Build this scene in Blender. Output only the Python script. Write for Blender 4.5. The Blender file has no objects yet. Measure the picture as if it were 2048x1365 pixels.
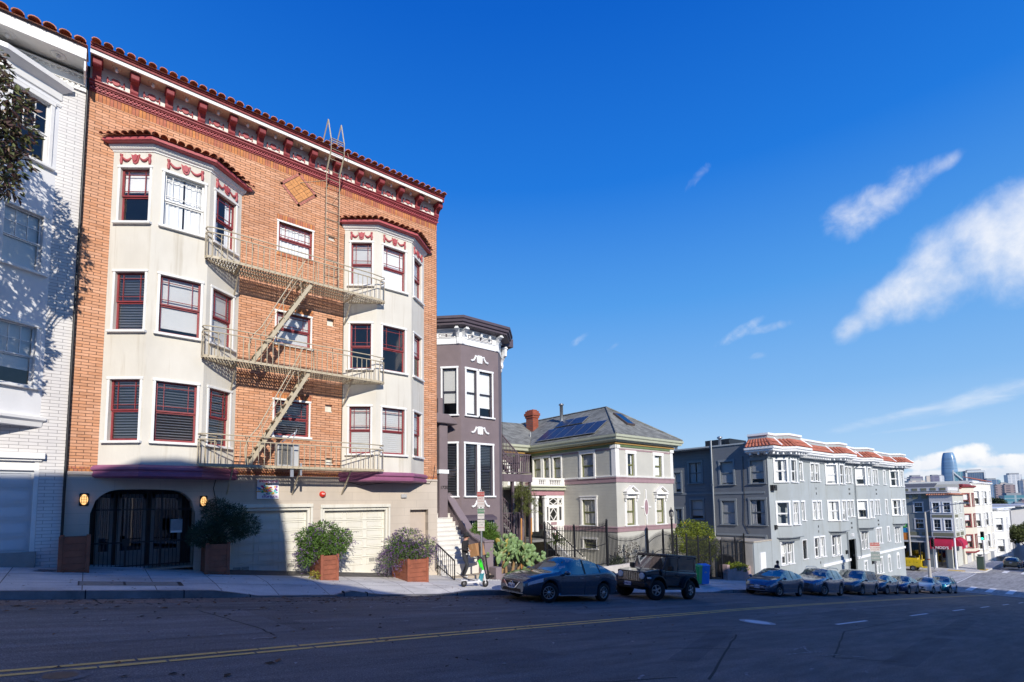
import bpy, math, random
from mathutils import Vector, Matrix, noise
COL = bpy.context.scene.collection
R = math.radians
PI = math.pi
V = Vector
rnd = random.Random(7)

# ---------------------------------------------------------------- camera model (world origin = eye point; X runs down the street, Y across it, Z up)
F_PX, CX, CY = 1021.67, 1024.0, 923.5
def cam_axes():
    yaw, pitch, roll = R(39.744), R(4.7278), R(.7863)
    cy, sy, cp, sp = math.cos(yaw), math.sin(yaw), math.cos(pitch), math.sin(pitch)
    f = V((sy*cp, cy*cp, sp)); r = V((cy, -sy, 0)); d = f.cross(r)
    c, s = math.cos(roll), math.sin(roll)
    return c*r+s*d, -s*r+c*d, f
CR, CD, CF = cam_axes()
def ray(x, y):
    return CR*((x-CX)/F_PX) + CD*((y-CY)/F_PX) + CF
def at(x, y, X=None, Y=None, Z=None):
    d = ray(x, y)
    t = X/d.x if X is not None else Y/d.y if Y is not None else Z/d.z
    return d*t

# ---------------------------------------------------------------- ground heights
SLOPE = .115
def rz(X, Y=10.):                     # road surface
    if X < 77: z = -1.91 - SLOPE*X
    elif X < 83:
        t = (X-77)/6.; z = -1.91 - SLOPE*77 - SLOPE*6*(t - t*t/2)
    else: z = -1.91 - SLOPE*77 - SLOPE*3 - .004*(X-83)
    return z
def lerp(a, b, t): return a+(b-a)*t
def piece(x, pts):
    if x <= pts[0][0]: return pts[0][1]
    for (a, b), (c, d) in zip(pts, pts[1:]):
        if x <= c: return lerp(b, d, (x-a)/(c-a))
    return pts[-1][1]
KERB = [(-30, .17), (2.6, .17), (3.5, .035), (5.5, .035), (5.8, .16), (6.35, .16), (6.6, .04), (9.2, .04), (10.1, .16), (17.5, .17), (18.4, .04), (26.2, .04), (27.2, .16), (74, .17), (77, .1), (90, .1)]
def kerbh(X): return piece(X, KERB)
def sz(X, Y):                         # far pavement surface
    k = kerbh(X); t = min(1, max(0, (Y-14.65)/1.2))
    return rz(X) + lerp(k, .17, t) + .055*max(0, min(Y, 18.5)-14.5)

# ---------------------------------------------------------------- mesh builder
class MB:
    def __init__(s): s.v = []; s.f = []; s.m = []; s.sm = []
    def face(s, pts, m=0, sm=False):
        i = len(s.v); s.v.extend(tuple(p) for p in pts); s.f.append(tuple(range(i, i+len(pts)))); s.m.append(m); s.sm.append(sm); return s
    def mesh(s, verts, faces, m=0, sm=False):
        i = len(s.v); s.v.extend(tuple(p) for p in verts)
        for f in faces: s.f.append(tuple(a+i for a in f)); s.m.append(m); s.sm.append(sm)
        return s
    def hexa(s, o, a, b, c, m=0):     # oriented box: corner o, edge vectors a b c
        o, a, b, c = V(o), V(a), V(b), V(c)
        if a.cross(b).dot(c) < 0: a, b = b, a
        p = [o, o+a, o+a+b, o+b, o+c, o+a+c, o+a+b+c, o+b+c]
        return s.mesh(p, [(0, 3, 2, 1), (4, 5, 6, 7), (0, 1, 5, 4), (1, 2, 6, 5), (2, 3, 7, 6), (3, 0, 4, 7)], m)
    def box(s, x0, y0, z0, x1, y1, z1, m=0):
        return s.hexa((min(x0, x1), min(y0, y1), min(z0, z1)), (abs(x1-x0), 0, 0), (0, abs(y1-y0), 0), (0, 0, abs(z1-z0)), m)
    def bar(s, p, q, w, h=None, m=0, up=(0, 0, 1)):
        h = h or w; p, q = V(p), V(q); d = q-p; n = d.normalized(); u = V(up)
        if abs(n.dot(u)) > .98: u = V((1, 0, 0))
        a = n.cross(u).normalized(); b = a.cross(n)
        return s.hexa(p-a*w/2-b*h/2, a*w, b*h, d, m)
    def tube(s, pts, r, n=6, m=0, cap=True, sm=True):
        pts = [V(p) for p in pts]; k = len(pts); rs = r if isinstance(r, (list, tuple)) else [r]*k
        ref = None; vs = []
        for i, p in enumerate(pts):
            d = (pts[min(i+1, k-1)]-pts[max(i-1, 0)])
            if d.length < 1e-9: d = V((0, 0, 1))
            d.normalize()
            if ref is None:
                ref = V((0, 0, 1)) if abs(d.z) < .9 else V((1, 0, 0))
            a = d.cross(ref)
            if a.length < 1e-6: a = d.cross(V((.3, .8, .5)))
            a.normalize(); b = a.cross(d); ref = b
            for j in range(n):
                t = 2*PI*j/n; vs.append(p+(a*math.cos(t)+b*math.sin(t))*rs[i])
        fs = [(i*n+j, i*n+(j+1) % n, (i+1)*n+(j+1) % n, (i+1)*n+j) for i in range(k-1) for j in range(n)]
        s.mesh(vs, fs, m, sm)
        if cap:
            s.face([vs[j] for j in range(n)][::-1], m); s.face([vs[(k-1)*n+j] for j in range(n)], m)
        return s
    def lathe(s, prof, c, n=16, m=0, axis='z', sm=True, cap=True):  # prof [(r, h)]
        c = V(c); vs = []
        for r, h in prof:
            for j in range(n):
                t = 2*PI*j/n; x, y = r*math.cos(t), r*math.sin(t)
                vs.append(c+(V((x, y, h)) if axis == 'z' else V((x, h, y)) if axis == 'y' else V((h, x, y))))
        k = len(prof); fs = []
        for i in range(k-1):
            for j in range(n):
                q = (i*n+j, i*n+(j+1) % n, (i+1)*n+(j+1) % n, (i+1)*n+j); fs.append(q if axis != 'y' else q[::-1])
        s.mesh(vs, fs, m, sm)
        if cap:
            if prof[0][0] > 1e-4: s.face([vs[j] for j in range(n)][::(-1 if axis != 'y' else 1)], m)
            if prof[-1][0] > 1e-4: s.face([vs[(k-1)*n+j] for j in range(n)][::(1 if axis != 'y' else -1)], m)
        return s
    def prism(s, poly, o, u, v, w, m=0):   # 2D polygon in the u,v plane at o, pushed along w
        o, u, v, w = V(o), V(u), V(v), V(w)
        p = [o+u*a+v*b for a, b in poly]
        if u.cross(v).dot(w)*sum(poly[i][0]*poly[(i+1) % len(poly)][1]-poly[(i+1) % len(poly)][0]*poly[i][1] for i in range(len(poly))) < 0: p = p[::-1]
        q = [a+w for a in p]; n = len(p)
        s.mesh(p+q, [tuple(range(n))[::-1], tuple(range(n, 2*n))]+[(i, (i+1) % n, n+(i+1) % n, n+i) for i in range(n)], m)
        return s
    def grid(s, fn, nu, nv, m=0, sm=True):
        vs = [fn(i/nu, j/nv) for j in range(nv+1) for i in range(nu+1)]
        return s.mesh(vs, [(j*(nu+1)+i, j*(nu+1)+i+1, (j+1)*(nu+1)+i+1, (j+1)*(nu+1)+i) for j in range(nv) for i in range(nu)], m, sm)
    def leaf(s, p, d, up, L, W, m=0):      # a pointed leaf: two tris folded on the midrib
        p, d = V(p), V(d).normalized(); a = d.cross(V(up))
        if a.length < 1e-4: a = d.cross(V((.31, .77, .2)))
        a.normalize(); mid = p+d*L*.5+a.cross(d)*W*.18
        return s.mesh([p, mid+a*W/2, p+d*L, mid-a*W/2], [(0, 1, 2), (0, 2, 3)], m)
    def build(s, name, mats, parent=None, bevel=0, loc=None, seg=1, local=False, **kw):
        me = bpy.data.meshes.new(name)
        off = V((0, 0, 0))
        if parent is not None: off = V((0, 0, 0)) if local else worldloc(parent)
        elif loc is not None: off = V(loc)
        me.from_pydata([(x-off.x, y-off.y, z-off.z) for x, y, z in s.v], [], s.f)
        if not isinstance(mats, (list, tuple)): mats = [mats]
        for k in mats: me.materials.append(k)
        me.polygons.foreach_set('material_index', s.m); me.polygons.foreach_set('use_smooth', s.sm); me.update()
        o = bpy.data.objects.new(name, me); COL.objects.link(o)
        if parent is not None: o.parent = parent
        elif loc is not None: o.location = off
        if bevel:
            b = o.modifiers.new('bevel', 'BEVEL'); b.width = bevel; b.segments = seg; b.limit_method = 'ANGLE'; b.angle_limit = R(40)
        for k, v in kw.items(): o[k] = v
        return o
def worldloc(o):
    l = V((0, 0, 0))
    while o is not None: l += o.location; o = o.parent
    return l
def thing(name, label, cat, loc=(0, 0, 0), group=None):
    o = bpy.data.objects.new(name, None); o.empty_display_size = .2; COL.objects.link(o); o.location = loc
    o['label'] = label; o['category'] = cat
    if group: o['group'] = group
    return o
def tag(o, label, cat, group=None):
    o['label'] = label; o['category'] = cat
    if group: o['group'] = group
    return o
def children_of(o): return [c for c in o.children]
def copy_tree(o, parent=None):
    c = o.copy(); COL.objects.link(c)
    if parent is not None: c.parent = parent
    for ch in list(o.children): copy_tree(ch, c)
    return c
def text_mesh(name, txt, mat, parent, o, u, v, size, depth=.004, align='CENTER', bold=0.0):
    cu = bpy.data.curves.new(name, 'FONT'); cu.body = txt; cu.size = size; cu.extrude = depth; cu.align_x = align; cu.align_y = 'CENTER'; cu.offset = bold; cu.resolution_u = 3
    t = bpy.data.objects.new(name+'_src', cu); COL.objects.link(t)
    dg = bpy.context.evaluated_depsgraph_get(); dg.update()
    me = bpy.data.meshes.new_from_object(t.evaluated_get(dg)); bpy.data.objects.remove(t); bpy.data.curves.remove(cu)
    u, v = V(u).normalized(), V(v).normalized(); w = u.cross(v)
    off = worldloc(parent) if parent else V((0, 0, 0)); o = V(o)-off
    for q in me.vertices: q.co = o+u*q.co.x+v*q.co.y+w*q.co.z
    me.name = name; me.materials.clear(); me.materials.append(mat)
    ob = bpy.data.objects.new(name, me); COL.objects.link(ob)
    if parent: ob.parent = parent
    return ob
def text_into(mb, txt, o, u, v, size, depth=.003, m=0, bold=0.0):
    cu = bpy.data.curves.new('t', 'FONT'); cu.body = txt; cu.size = size; cu.extrude = depth; cu.align_x = 'CENTER'; cu.align_y = 'CENTER'; cu.offset = bold; cu.resolution_u = 3
    t = bpy.data.objects.new('t', cu); COL.objects.link(t)
    dg = bpy.context.evaluated_depsgraph_get(); dg.update()
    me = bpy.data.meshes.new_from_object(t.evaluated_get(dg)); bpy.data.objects.remove(t); bpy.data.curves.remove(cu)
    u, v = V(u).normalized(), V(v).normalized(); w = u.cross(v); o = V(o)
    mb.mesh([o+u*q.co.x+v*q.co.y+w*q.co.z for q in me.vertices], [tuple(p.vertices) for p in me.polygons], m)
    bpy.data.meshes.remove(me)

# ---------------------------------------------------------------- materials
MATS = {}
def newmat(name):
    m = bpy.data.materials.new(name); m.use_nodes = True; nt = m.node_tree
    b = nt.nodes['Principled BSDF']; MATS[name] = m
    return m, nt, b
def N(nt, t, **kw):
    n = nt.nodes.new('ShaderNode'+t)
    for k, v in kw.items():
        if k.startswith('i_'): n.inputs[k[2:].replace('_', ' ')].default_value = v
        else: setattr(n, k, v)
    return n
def c4(c): return (c[0], c[1], c[2], 1)
def ramp(nt, fac, stops):
    r = nt.nodes.new('ShaderNodeValToRGB'); e = r.color_ramp.elements
    while len(e) < len(stops): e.new(.5)
    for k, (p, c) in enumerate(stops): e[k].position = p; e[k].color = c4(c)
    nt.links.new(fac, r.inputs[0]); return r.outputs[0]
def mixc(nt, fac, a, b, typ='MIX'):
    m = nt.nodes.new('ShaderNodeMix'); m.data_type = 'RGBA'; m.blend_type = typ
    for sock, val in ((m.inputs[0], fac), (m.inputs[6], a), (m.inputs[7], b)):
        if hasattr(val, 'links'): nt.links.new(val, sock)
        elif isinstance(val, (int, float)): sock.default_value = val
        else: sock.default_value = c4(val)
    return m.outputs[2]
def coords(nt, scale=(1, 1, 1), rot=(0, 0, 0), kind='Object'):
    tc = N(nt, 'TexCoord'); mp = N(nt, 'Mapping'); mp.inputs['Scale'].default_value = scale; mp.inputs['Rotation'].default_value = rot
    nt.links.new(tc.outputs[kind], mp.inputs[0]); return mp.outputs[0]
def noisef(nt, vec, scale, detail=4, rough=.55, dist=0):
    n = N(nt, 'TexNoise'); n.inputs['Scale'].default_value = scale; n.inputs['Detail'].default_value = detail; n.inputs['Roughness'].default_value = rough; n.inputs['Distortion'].default_value = dist
    nt.links.new(vec, n.inputs['Vector']); return n.outputs[0]
def bump(nt, b, h, strength=.3, dist=.02):
    n = N(nt, 'Bump'); n.inputs['Strength'].default_value = strength; n.inputs['Distance'].default_value = dist
    nt.links.new(h, n.inputs['Height']); nt.links.new(n.outputs[0], b.inputs['Normal']); return n
def plain(name, col, rough=.6, var=.12, scale=3., metal=0, bmp=0, bscale=40, spec=.5, streak=False, coat=0):
    if name in MATS: return MATS[name]
    m, nt, b = newmat(name)
    b.inputs['Roughness'].default_value = rough; b.inputs['Metallic'].default_value = metal; b.inputs['Specular IOR Level'].default_value = spec
    if coat: b.inputs['Coat Weight'].default_value = coat; b.inputs['Coat Roughness'].default_value = .04
    v = coords(nt, (1, 1, .35) if streak else (1, 1, 1))
    if var:
        f = noisef(nt, v, scale, 6, .6)
        lo = tuple(c*(1-var) for c in col); hi = tuple(min(1, c*(1+var)) for c in col); a = ramp(nt, f, [(.3, lo), (.7, hi)])
        if streak:
            g = noisef(nt, coords(nt, (3.2, 3.2, .16)), 1.6, 6, .65, .2); h = noisef(nt, coords(nt), .6, 3)
            a = mixc(nt, 1, a, ramp(nt, g, [(.28, (.80, .77, .72)), (.45, (1, 1, 1))]), 'MULTIPLY'); a = mixc(nt, 1, a, ramp(nt, h, [(.35, (.93, .92, .90)), (.6, (1, 1, 1))]), 'MULTIPLY')
        nt.links.new(a, b.inputs['Base Color'])
    else: b.inputs['Base Color'].default_value = c4(col)
    if bmp: bump(nt, b, noisef(nt, v, bscale, 3), bmp, .01)
    return m
def metalmat(name, col, rough=.35): return plain(name, col, rough, .08, 8, metal=.9)
def emis(name, col, strength):
    m, nt, b = newmat(name); b.inputs['Base Color'].default_value = c4(col); b.inputs['Emission Color'].default_value = c4(col); b.inputs['Emission Strength'].default_value = strength; return m
def glassmat(name, tint=(.62, .68, .72), ior=1.5, lo=.09, hi=.9, rough=.015, wav=.02):
    m, nt, b = newmat(name); nt.nodes.remove(b); out = nt.nodes['Material Output']
    tr = N(nt, 'BsdfTransparent'); tr.inputs[0].default_value = c4(tint)
    gl = N(nt, 'BsdfGlossy'); gl.inputs['Roughness'].default_value = rough; gl.inputs[0].default_value = (1, 1, 1, 1)
    fr = N(nt, 'LayerWeight'); fr.inputs[0].default_value = .5; pw = N(nt, 'Math', operation='POWER'); pw.inputs[1].default_value = 4.; nt.links.new(fr.outputs['Facing'], pw.inputs[0])
    mr = N(nt, 'MapRange'); mr.inputs[1].default_value = 0; mr.inputs[2].default_value = 1; mr.inputs[3].default_value = lo; mr.inputs[4].default_value = hi
    mx = N(nt, 'MixShader'); nt.links.new(pw.outputs[0], mr.inputs[0]); nt.links.new(mr.outputs[0], mx.inputs[0]); nt.links.new(tr.outputs[0], mx.inputs[1]); nt.links.new(gl.outputs[0], mx.inputs[2]); nt.links.new(mx.outputs[0], out.inputs[0])
    if wav:
        bp = N(nt, 'Bump'); bp.inputs['Strength'].default_value = wav; bp.inputs['Distance'].default_value = .05
        nt.links.new(noisef(nt, coords(nt), 1.6, 1), bp.inputs['Height']); nt.links.new(bp.outputs[0], gl.inputs['Normal'])
    return m
def brickmat(name, c1, c2, mortar, bw=.31, bh=.083, ms=.008, rot=(R(90), 0, 0), rough=.8, var=.25, dirt=None):
    m, nt, b = newmat(name); b.inputs['Roughness'].default_value = rough; b.inputs['Specular IOR Level'].default_value = .25
    v = coords(nt, (1, 1, 1), rot)
    t = N(nt, 'TexBrick'); t.offset = .5; t.squash = 1
    t.inputs['Scale'].default_value = 1; t.inputs['Brick Width'].default_value = bw; t.inputs['Row Height'].default_value = bh; t.inputs['Mortar Size'].default_value = ms; t.inputs['Mortar Smooth'].default_value = .25; t.inputs['Bias'].default_value = -.1
    t.inputs['Color1'].default_value = c4(c1); t.inputs['Color2'].default_value = c4(c2); t.inputs['Mortar'].default_value = c4(mortar)
    nt.links.new(v, t.inputs[0])
    f = noisef(nt, coords(nt, (1, 1, 4)), 2.3, 5, .6)
    f2 = noisef(nt, coords(nt), .35, 3)
    a = mixc(nt, 1, t.outputs[0], ramp(nt, f, [(.3, (1-var,)*3), (.7, (1+var*.6,)*3)]), 'MULTIPLY')
    a = mixc(nt, 1, a, ramp(nt, f2, [(.35, (.86, .84, .84)), (.65, (1.06, 1.05, 1.03))]), 'MULTIPLY')
    nt.links.new(a, b.inputs['Base Color'])
    inv = N(nt, 'Math', operation='SUBTRACT'); inv.inputs[0].default_value = 1; nt.links.new(t.outputs[1], inv.inputs[1])
    bump(nt, b, inv.outputs[0], .6, .012)
    return m
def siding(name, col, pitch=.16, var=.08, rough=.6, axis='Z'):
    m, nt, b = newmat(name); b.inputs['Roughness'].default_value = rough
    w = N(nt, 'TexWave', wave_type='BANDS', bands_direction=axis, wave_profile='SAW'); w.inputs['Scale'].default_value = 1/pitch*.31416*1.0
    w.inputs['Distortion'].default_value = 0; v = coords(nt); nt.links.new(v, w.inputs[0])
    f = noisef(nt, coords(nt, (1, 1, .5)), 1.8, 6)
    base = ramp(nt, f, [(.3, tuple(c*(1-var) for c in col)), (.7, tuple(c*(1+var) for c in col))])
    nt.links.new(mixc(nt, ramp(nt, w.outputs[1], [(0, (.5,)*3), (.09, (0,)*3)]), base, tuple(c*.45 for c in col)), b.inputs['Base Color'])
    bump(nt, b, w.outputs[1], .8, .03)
    return m

# ---------------------------------------------------------------- facade frame: u along the wall, z up, d outward
class FR:
    def __init__(s, a, b):            # a, b: 2D end points; the outside lies to the right of a->b seen from above... (towards -Y when a->b is +X)
        s.a = V((a[0], a[1], 0)); s.w = math.hypot(b[0]-a[0], b[1]-a[1]); s.u = V(((b[0]-a[0])/s.w, (b[1]-a[1])/s.w, 0)); s.n = V((s.u.y, -s.u.x, 0))
    def p(s, u, z, d=0): return s.a+s.u*u+s.n*d+V((0, 0, z))
    def box(s, mb, u0, u1, z0, z1, d0, d1, m=0):
        mb.hexa(s.p(u0, z0, d0), s.u*(u1-u0), V((0, 0, z1-z0)), s.n*(d1-d0), m); return mb
    def quad(s, mb, u0, u1, z0, z1, d, m=0):
        mb.face([s.p(u0, z0, d), s.p(u1, z0, d), s.p(u1, z1, d), s.p(u0, z1, d)], m); return mb
    def wall(s, mb, u0, u1, z0, z1, holes=(), rev=.14, m=0, d=0, mrev=None):
        mr = m if mrev is None else mrev
        us = sorted({u0, u1, *[h[0] for h in holes], *[h[1] for h in holes]}); zs = sorted({z0, z1, *[h[2] for h in holes], *[h[3] for h in holes]})
        us = [x for x in us if u0-1e-6 <= x <= u1+1e-6]; zs = [x for x in zs if z0-1e-6 <= x <= z1+1e-6]
        for i in range(len(us)-1):
            for j in range(len(zs)-1):
                a, b, c, e = us[i], us[i+1], zs[j], zs[j+1]; x, y = (a+b)/2, (c+e)/2
                if any(h[0] < x < h[1] and h[2] < y < h[3] for h in holes): continue
                s.quad(mb, a, b, c, e, d, m)
        for h in holes:
            a, b, c, e = h[:4]
            for q in ([(a, c, d), (a, e, d), (a, e, d-rev), (a, c, d-rev)], [(b, e, d), (b, c, d), (b, c, d-rev), (b, e, d-rev)], [(a, e, d), (b, e, d), (b, e, d-rev), (a, e, d-rev)], [(b, c, d), (a, c, d), (a, c, d-rev), (b, c, d-rev)]):
                mb.face([s.p(*k) for k in q], mr)
        return mb

def window(T, fr, u0, u1, z0, z1, trim=.1, proud=.03, cas=None, sash=None, blind='slat', bl=1., sill=True, munt='prairie', dep=.1, st=.045, glass=None, blindm=None, split=.5, nmull=0, kind='window', hood=0, fmat=None, dark=None, lab=None):
    """double-hung window in a hole u0..u1, z0..z1 of frame fr; parts of thing T"""
    glass = glass or MATS['window_glass']; cas = cas or MATS['white_paint']; sash = sash or cas; blindm = blindm or MATS['blind_white']
    zm = lerp(z0, z1, split)
    g = MB(); fr.quad(g, u0, u1, z0, zm, -dep-.035); fr.quad(g, u0, u1, zm, z1, -dep)
    W = g.build(kind, glass, T)
    if lab: W['label'] = lab
    if trim:
        c = MB()
        fr.box(c, u0-trim, u0, z0, z1, -.01, proud); fr.box(c, u1, u1+trim, z0, z1, -.01, proud); fr.box(c, u0-trim-.02, u1+trim+.02, z1, z1+trim*1.15, -.01, proud+.012)
        if not sill: fr.box(c, u0-trim, u1+trim, z0-trim, z0, -.01, proud)
        if hood: fr.box(c, u0-trim-.06, u1+trim+.06, z1+trim*1.15, z1+trim*1.15+hood, -.01, proud+.07)
        c.build('frame', cas, W, bevel=.008)
    s = MB()
    for (a, b, d) in ((z0, zm, -dep-.05), (zm, z1, -dep-.015)):
        fr.box(s, u0, u0+st, a, b, d, d+.035); fr.box(s, u1-st, u1, a, b, d, d+.035)
        fr.box(s, u0+st, u1-st, a, a+st*(1.5 if a == z0 else .8), d, d+.035); fr.box(s, u0+st, u1-st, b-st*.8, b, d, d+.035)
    t = .016; ua, ub, za, zb = u0+st, u1-st, zm+st, z1-st; d = -dep-.01
    if munt == 'prairie':
        k = (ub-ua)*.17; q = (zb-za)*.15
        for x in (ua+k, ub-k): fr.box(s, x-t/2, x+t/2, za, zb, d, d+.03)
        for y in (za+q, zb-q): fr.box(s, ua, ub, y-t/2, y+t/2, d+.001, d+.028)
    elif isinstance(munt, tuple):
        nx, ny = munt[:2]
        for i in range(1, nx): x = lerp(ua, ub, i/nx); fr.box(s, x-t/2, x+t/2, za, zb, d, d+.03)
        for i in range(1, ny): y = lerp(za, zb, i/ny); fr.box(s, ua, ub, y-t/2, y+t/2, d+.001, d+.028)
    s.build('sash', sash, W)
    if sill:
        c = MB(); fr.box(c, u0-trim-.05, u1+trim+.05, z0-.07, z0, -.05, proud+.08); c.build('sill', fmat or cas, W, bevel=.006)
    b = MB(); e = -dep-.075
    if blind == 'slat':
        zz = z1-.02; zl = lerp(z1, z0, bl)+.03; k = 0
        while zz > zl:
            b.face([fr.p(u0+.03, zz-.066, e-.016), fr.p(u1-.03, zz-.066, e-.016), fr.p(u1-.03, zz, e+.016), fr.p(u0+.03, zz, e+.016)]); zz -= .075
    elif blind == 'open':
        zz = z1-.02; zl = lerp(z1, z0, bl)+.03
        while zz > zl:
            b.face([fr.p(u0+.03, zz-.029, e-.025), fr.p(u1-.03, zz-.029, e-.025), fr.p(u1-.03, zz, e+.025), fr.p(u0+.03, zz, e+.025)]); zz -= .078
    elif blind == 'shade':
        fr.quad(b, u0+.02, u1-.02, lerp(z1, z0, bl), z1, e); fr.box(b, u0+.02, u1-.02, lerp(z1, z0, bl)-.03, lerp(z1, z0, bl), e-.01, e+.015)
    elif blind == 'curtain':
        for (a, c) in ((u0+.01, lerp(u0, u1, .5*bl)), (lerp(u1, u0, .5*bl), u1-.01)):
            n = max(6, int((c-a)/.035)); ph = rnd.random()*6
            pts = [(lerp(a, c, i/n), .018*math.sin(i*1.9+ph)+.01*math.sin(i*.8)) for i in range(n+1)]
            for (x, y), (x2, y2) in zip(pts, pts[1:]): b.face([fr.p(x, z0+.01, e+y), fr.p(x2, z0+.01, e+y2), fr.p(x2, z1-.01, e+y2), fr.p(x, z1-.01, e+y)], 0, True)
    if b.f: b.build({'slat': 'blind', 'open': 'blind', 'shade': 'roller_shade', 'curtain': 'curtain'}[blind], blindm, W)
    return W

def extr_profile(mb, prof, path, m=0, closed=False, ends=True):
    """sweep a (d, z) profile along facade points path=[(x, y, nx, ny)] with n the outward miter vector"""
    k = len(prof); vs = []
    for (x, y, nx, ny) in path:
        for d, z in prof: vs.append((x+nx*d, y+ny*d, z))
    fs = []
    for i in range(len(path)-1):
        for j in range(k-1):
            fs.append((i*k+j, i*k+j+1, (i+1)*k+j+1, (i+1)*k+j))
    mb.mesh(vs, fs, m)
    if ends:
        mb.face([vs[j] for j in range(k)], m); mb.face([vs[(len(path)-1)*k+j] for j in range(k)][::-1], m)
    return mb
def miter_path(pts, end0=None, end1=None):
    """outward (right-hand) miters for a 2D polyline; end0/end1 override the end miters"""
    out = []
    n = len(pts)
    def nrm(a, b):
        l = math.hypot(b[0]-a[0], b[1]-a[1]); return ((b[1]-a[1])/l, -(b[0]-a[0])/l)
    for i, p in enumerate(pts):
        if i == 0: nn = end0 or nrm(pts[0], pts[1])
        elif i == n-1: nn = end1 or nrm(pts[-2], pts[-1])
        else:
            a = nrm(pts[i-1], p); b = nrm(p, pts[i+1]); dd = 1+a[0]*b[0]+a[1]*b[1]; nn = ((a[0]+b[0])/dd, (a[1]+b[1])/dd)
        out.append((p[0], p[1], nn[0], nn[1]))
    return out
def barrel_tiles(mb, e0, e1, r0, r1, pitch=.24, rad=.085, courses=3, lift=.03, seed=1):
    """rows of half-round clay tiles between eave e0->e1 and ridge r0->r1, with pans beneath"""
    e0, e1, r0, r1 = V(e0), V(e1), V(r0), V(r1); L = (e1-e0).length; n = max(1, round(L/pitch)); q = random.Random(seed)
    nn = (e1-e0).cross(r0-e0 if (r0-e0).length > 1e-6 else r1-e0).normalized()
    if nn.z < 0: nn = -nn
    mb.face([e0, e1, r1, r0], 0)
    for i in range(n):
        t = (i+.5)/n; a = e0.lerp(e1, t); b = r0.lerp(r1, t); d = b-a; ln = d.length
        if ln < .05: continue
        dn = d/ln; x = (e1-e0).normalized(); x = (x-dn*x.dot(dn)).normalized(); up = nn
        for c in range(courses):
            s0 = ln*c/courses-(.06 if c == 0 else .05); s1 = ln*(c+1)/courses
            j = q.uniform(-.008, .008); rr = rad*q.uniform(.95, 1.05); vs = []
            for s_, r_, l_ in ((s0, rr*1.12, lift+.03), (s1, rr*.92, lift-.005)):
                for k in range(7):
                    th = PI*k/6; vs.append(a+dn*s_+x*(math.cos(th)*r_+j)+up*(math.sin(th)*r_*.68+l_-.02))
            for s_, r_, l_ in ((s0, rr*.93, lift+.03),):
                for k in range(7):
                    th = PI*k/6; vs.append(a+dn*s_+x*(math.cos(th)*r_+j)+up*(math.sin(th)*r_*.66+l_-.02))
            mb.mesh(vs, [(k, k+1, 8+k, 7+k) for k in range(6)], 0, True)
            mb.mesh(vs, [(k+1, k, 14+k, 15+k) for k in range(6)], 0)
    return mb
# ---------------------------------------------------------------- shared materials
plain('white_paint', (.78, .77, .74), .5, .05, 4)
plain('offwhite_paint', (.72, .70, .64), .55, .06, 4)
plain('cream_soffit', (.62, .52, .36), .7, .1, 3)
plain('stucco', (.66, .63, .56), .85, .07, 1.3, bmp=.25, bscale=30, streak=True)
plain('base_stucco', (.52, .45, .38), .85, .08, 1.2, bmp=.25, bscale=25)
plain('oxblood', (.25, .036, .042), .55, .2, 5)
plain('rosered', (.42, .085, .095), .55, .15, 5)
plain('plum', (.29, .10, .19), .5, .12, 3)
plain('terracotta', (.55, .23, .13), .8, .5, 5, bmp=.3, bscale=60)
plain('blind_white', (.84, .84, .82), .6, .03, 2)
plain('blind_grey', (.42, .42, .42), .6, .03, 2)
plain('curtain_cream', (.66, .62, .52), .8, .05, 2)
plain('garage_paint', (.70, .68, .60), .5, .05, 2, streak=True)
plain('tan_metal', (.47, .40, .28), .5, .12, 6)
plain('dark_iron', (.012, .012, .014), .45, .2, 6)
plain('black_plastic', (.015, .015, .016), .45, .1, 6)
plain('rubber', (.012, .012, .013), .8, .2, 9)
plain('dark_interior', (.02, .018, .017), .8, .2, 2)
plain('wood_planter', (.27, .085, .045), .6, .25, 4, bmp=.2, bscale=30)
plain('soil', (.04, .028, .02), .95, .3, 20)
metalmat('chrome', (.75, .76, .78), .15)
metalmat('alu', (.55, .56, .57), .4)
metalmat('galv', (.42, .44, .45), .45)
glassmat('window_glass', (.95, .96, .97), lo=.07)
glassmat('car_glass', (.4, .46, .48), lo=.24, wav=0)
glassmat('dark_glass', (.10, .115, .13), lo=.12)
glassmat('tower_glass', (.1, .2, .3), lo=.35)
brickmat('orange_brick', (.70, .38, .235), (.60, .285, .15), (.15, .085, .055))
brickmat('white_brick', (.73, .72, .70), (.69, .68, .67), (.33, .32, .32), bw=.36, bh=.088, ms=.006, var=.06)
brickmat('soldier_brick', (.60, .25, .09), (.42, .14, .10), (.16, .08, .06), bw=.085, bh=.30, ms=.007)
brickmat('chimney_brick', (.42, .10, .05), (.34, .08, .045), (.2, .12, .1), bw=.2, bh=.07)
# ---------------------------------------------------------------- ground, road, pavements
def asphalt(name, col, warm, patch=.25, lowwarm=True):
    m, nt, b = newmat(name); b.inputs['Roughness'].default_value = .85; b.inputs['Specular IOR Level'].default_value = .3
    v = coords(nt)
    big = noisef(nt, coords(nt, (.35, 1, 1)), .45, 5, .6, .4); fine = noisef(nt, v, 55, 3, .7); mid = noisef(nt, coords(nt, (.25, 1.6, 1)), 2.2, 4, .6)
    a = mixc(nt, ramp(nt, big, [(.38, (0,)*3), (.68, (1,)*3)]), col, warm)
    a = mixc(nt, 1, a, ramp(nt, mid, [(.3, (.72,)*3), (.72, (1.28,)*3)]), 'MULTIPLY')
    a = mixc(nt, 1, a, ramp(nt, fine, [(.3, (.5,)*3), (.5, (1,)*3), (.7, (2.1,)*3)]), 'MULTIPLY')
    nt.links.new(a, b.inputs['Base Color']); bump(nt, b, fine, .5, .01); return m
asphalt('asphalt', (.115, .112, .112), (.17, .148, .135))
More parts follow.
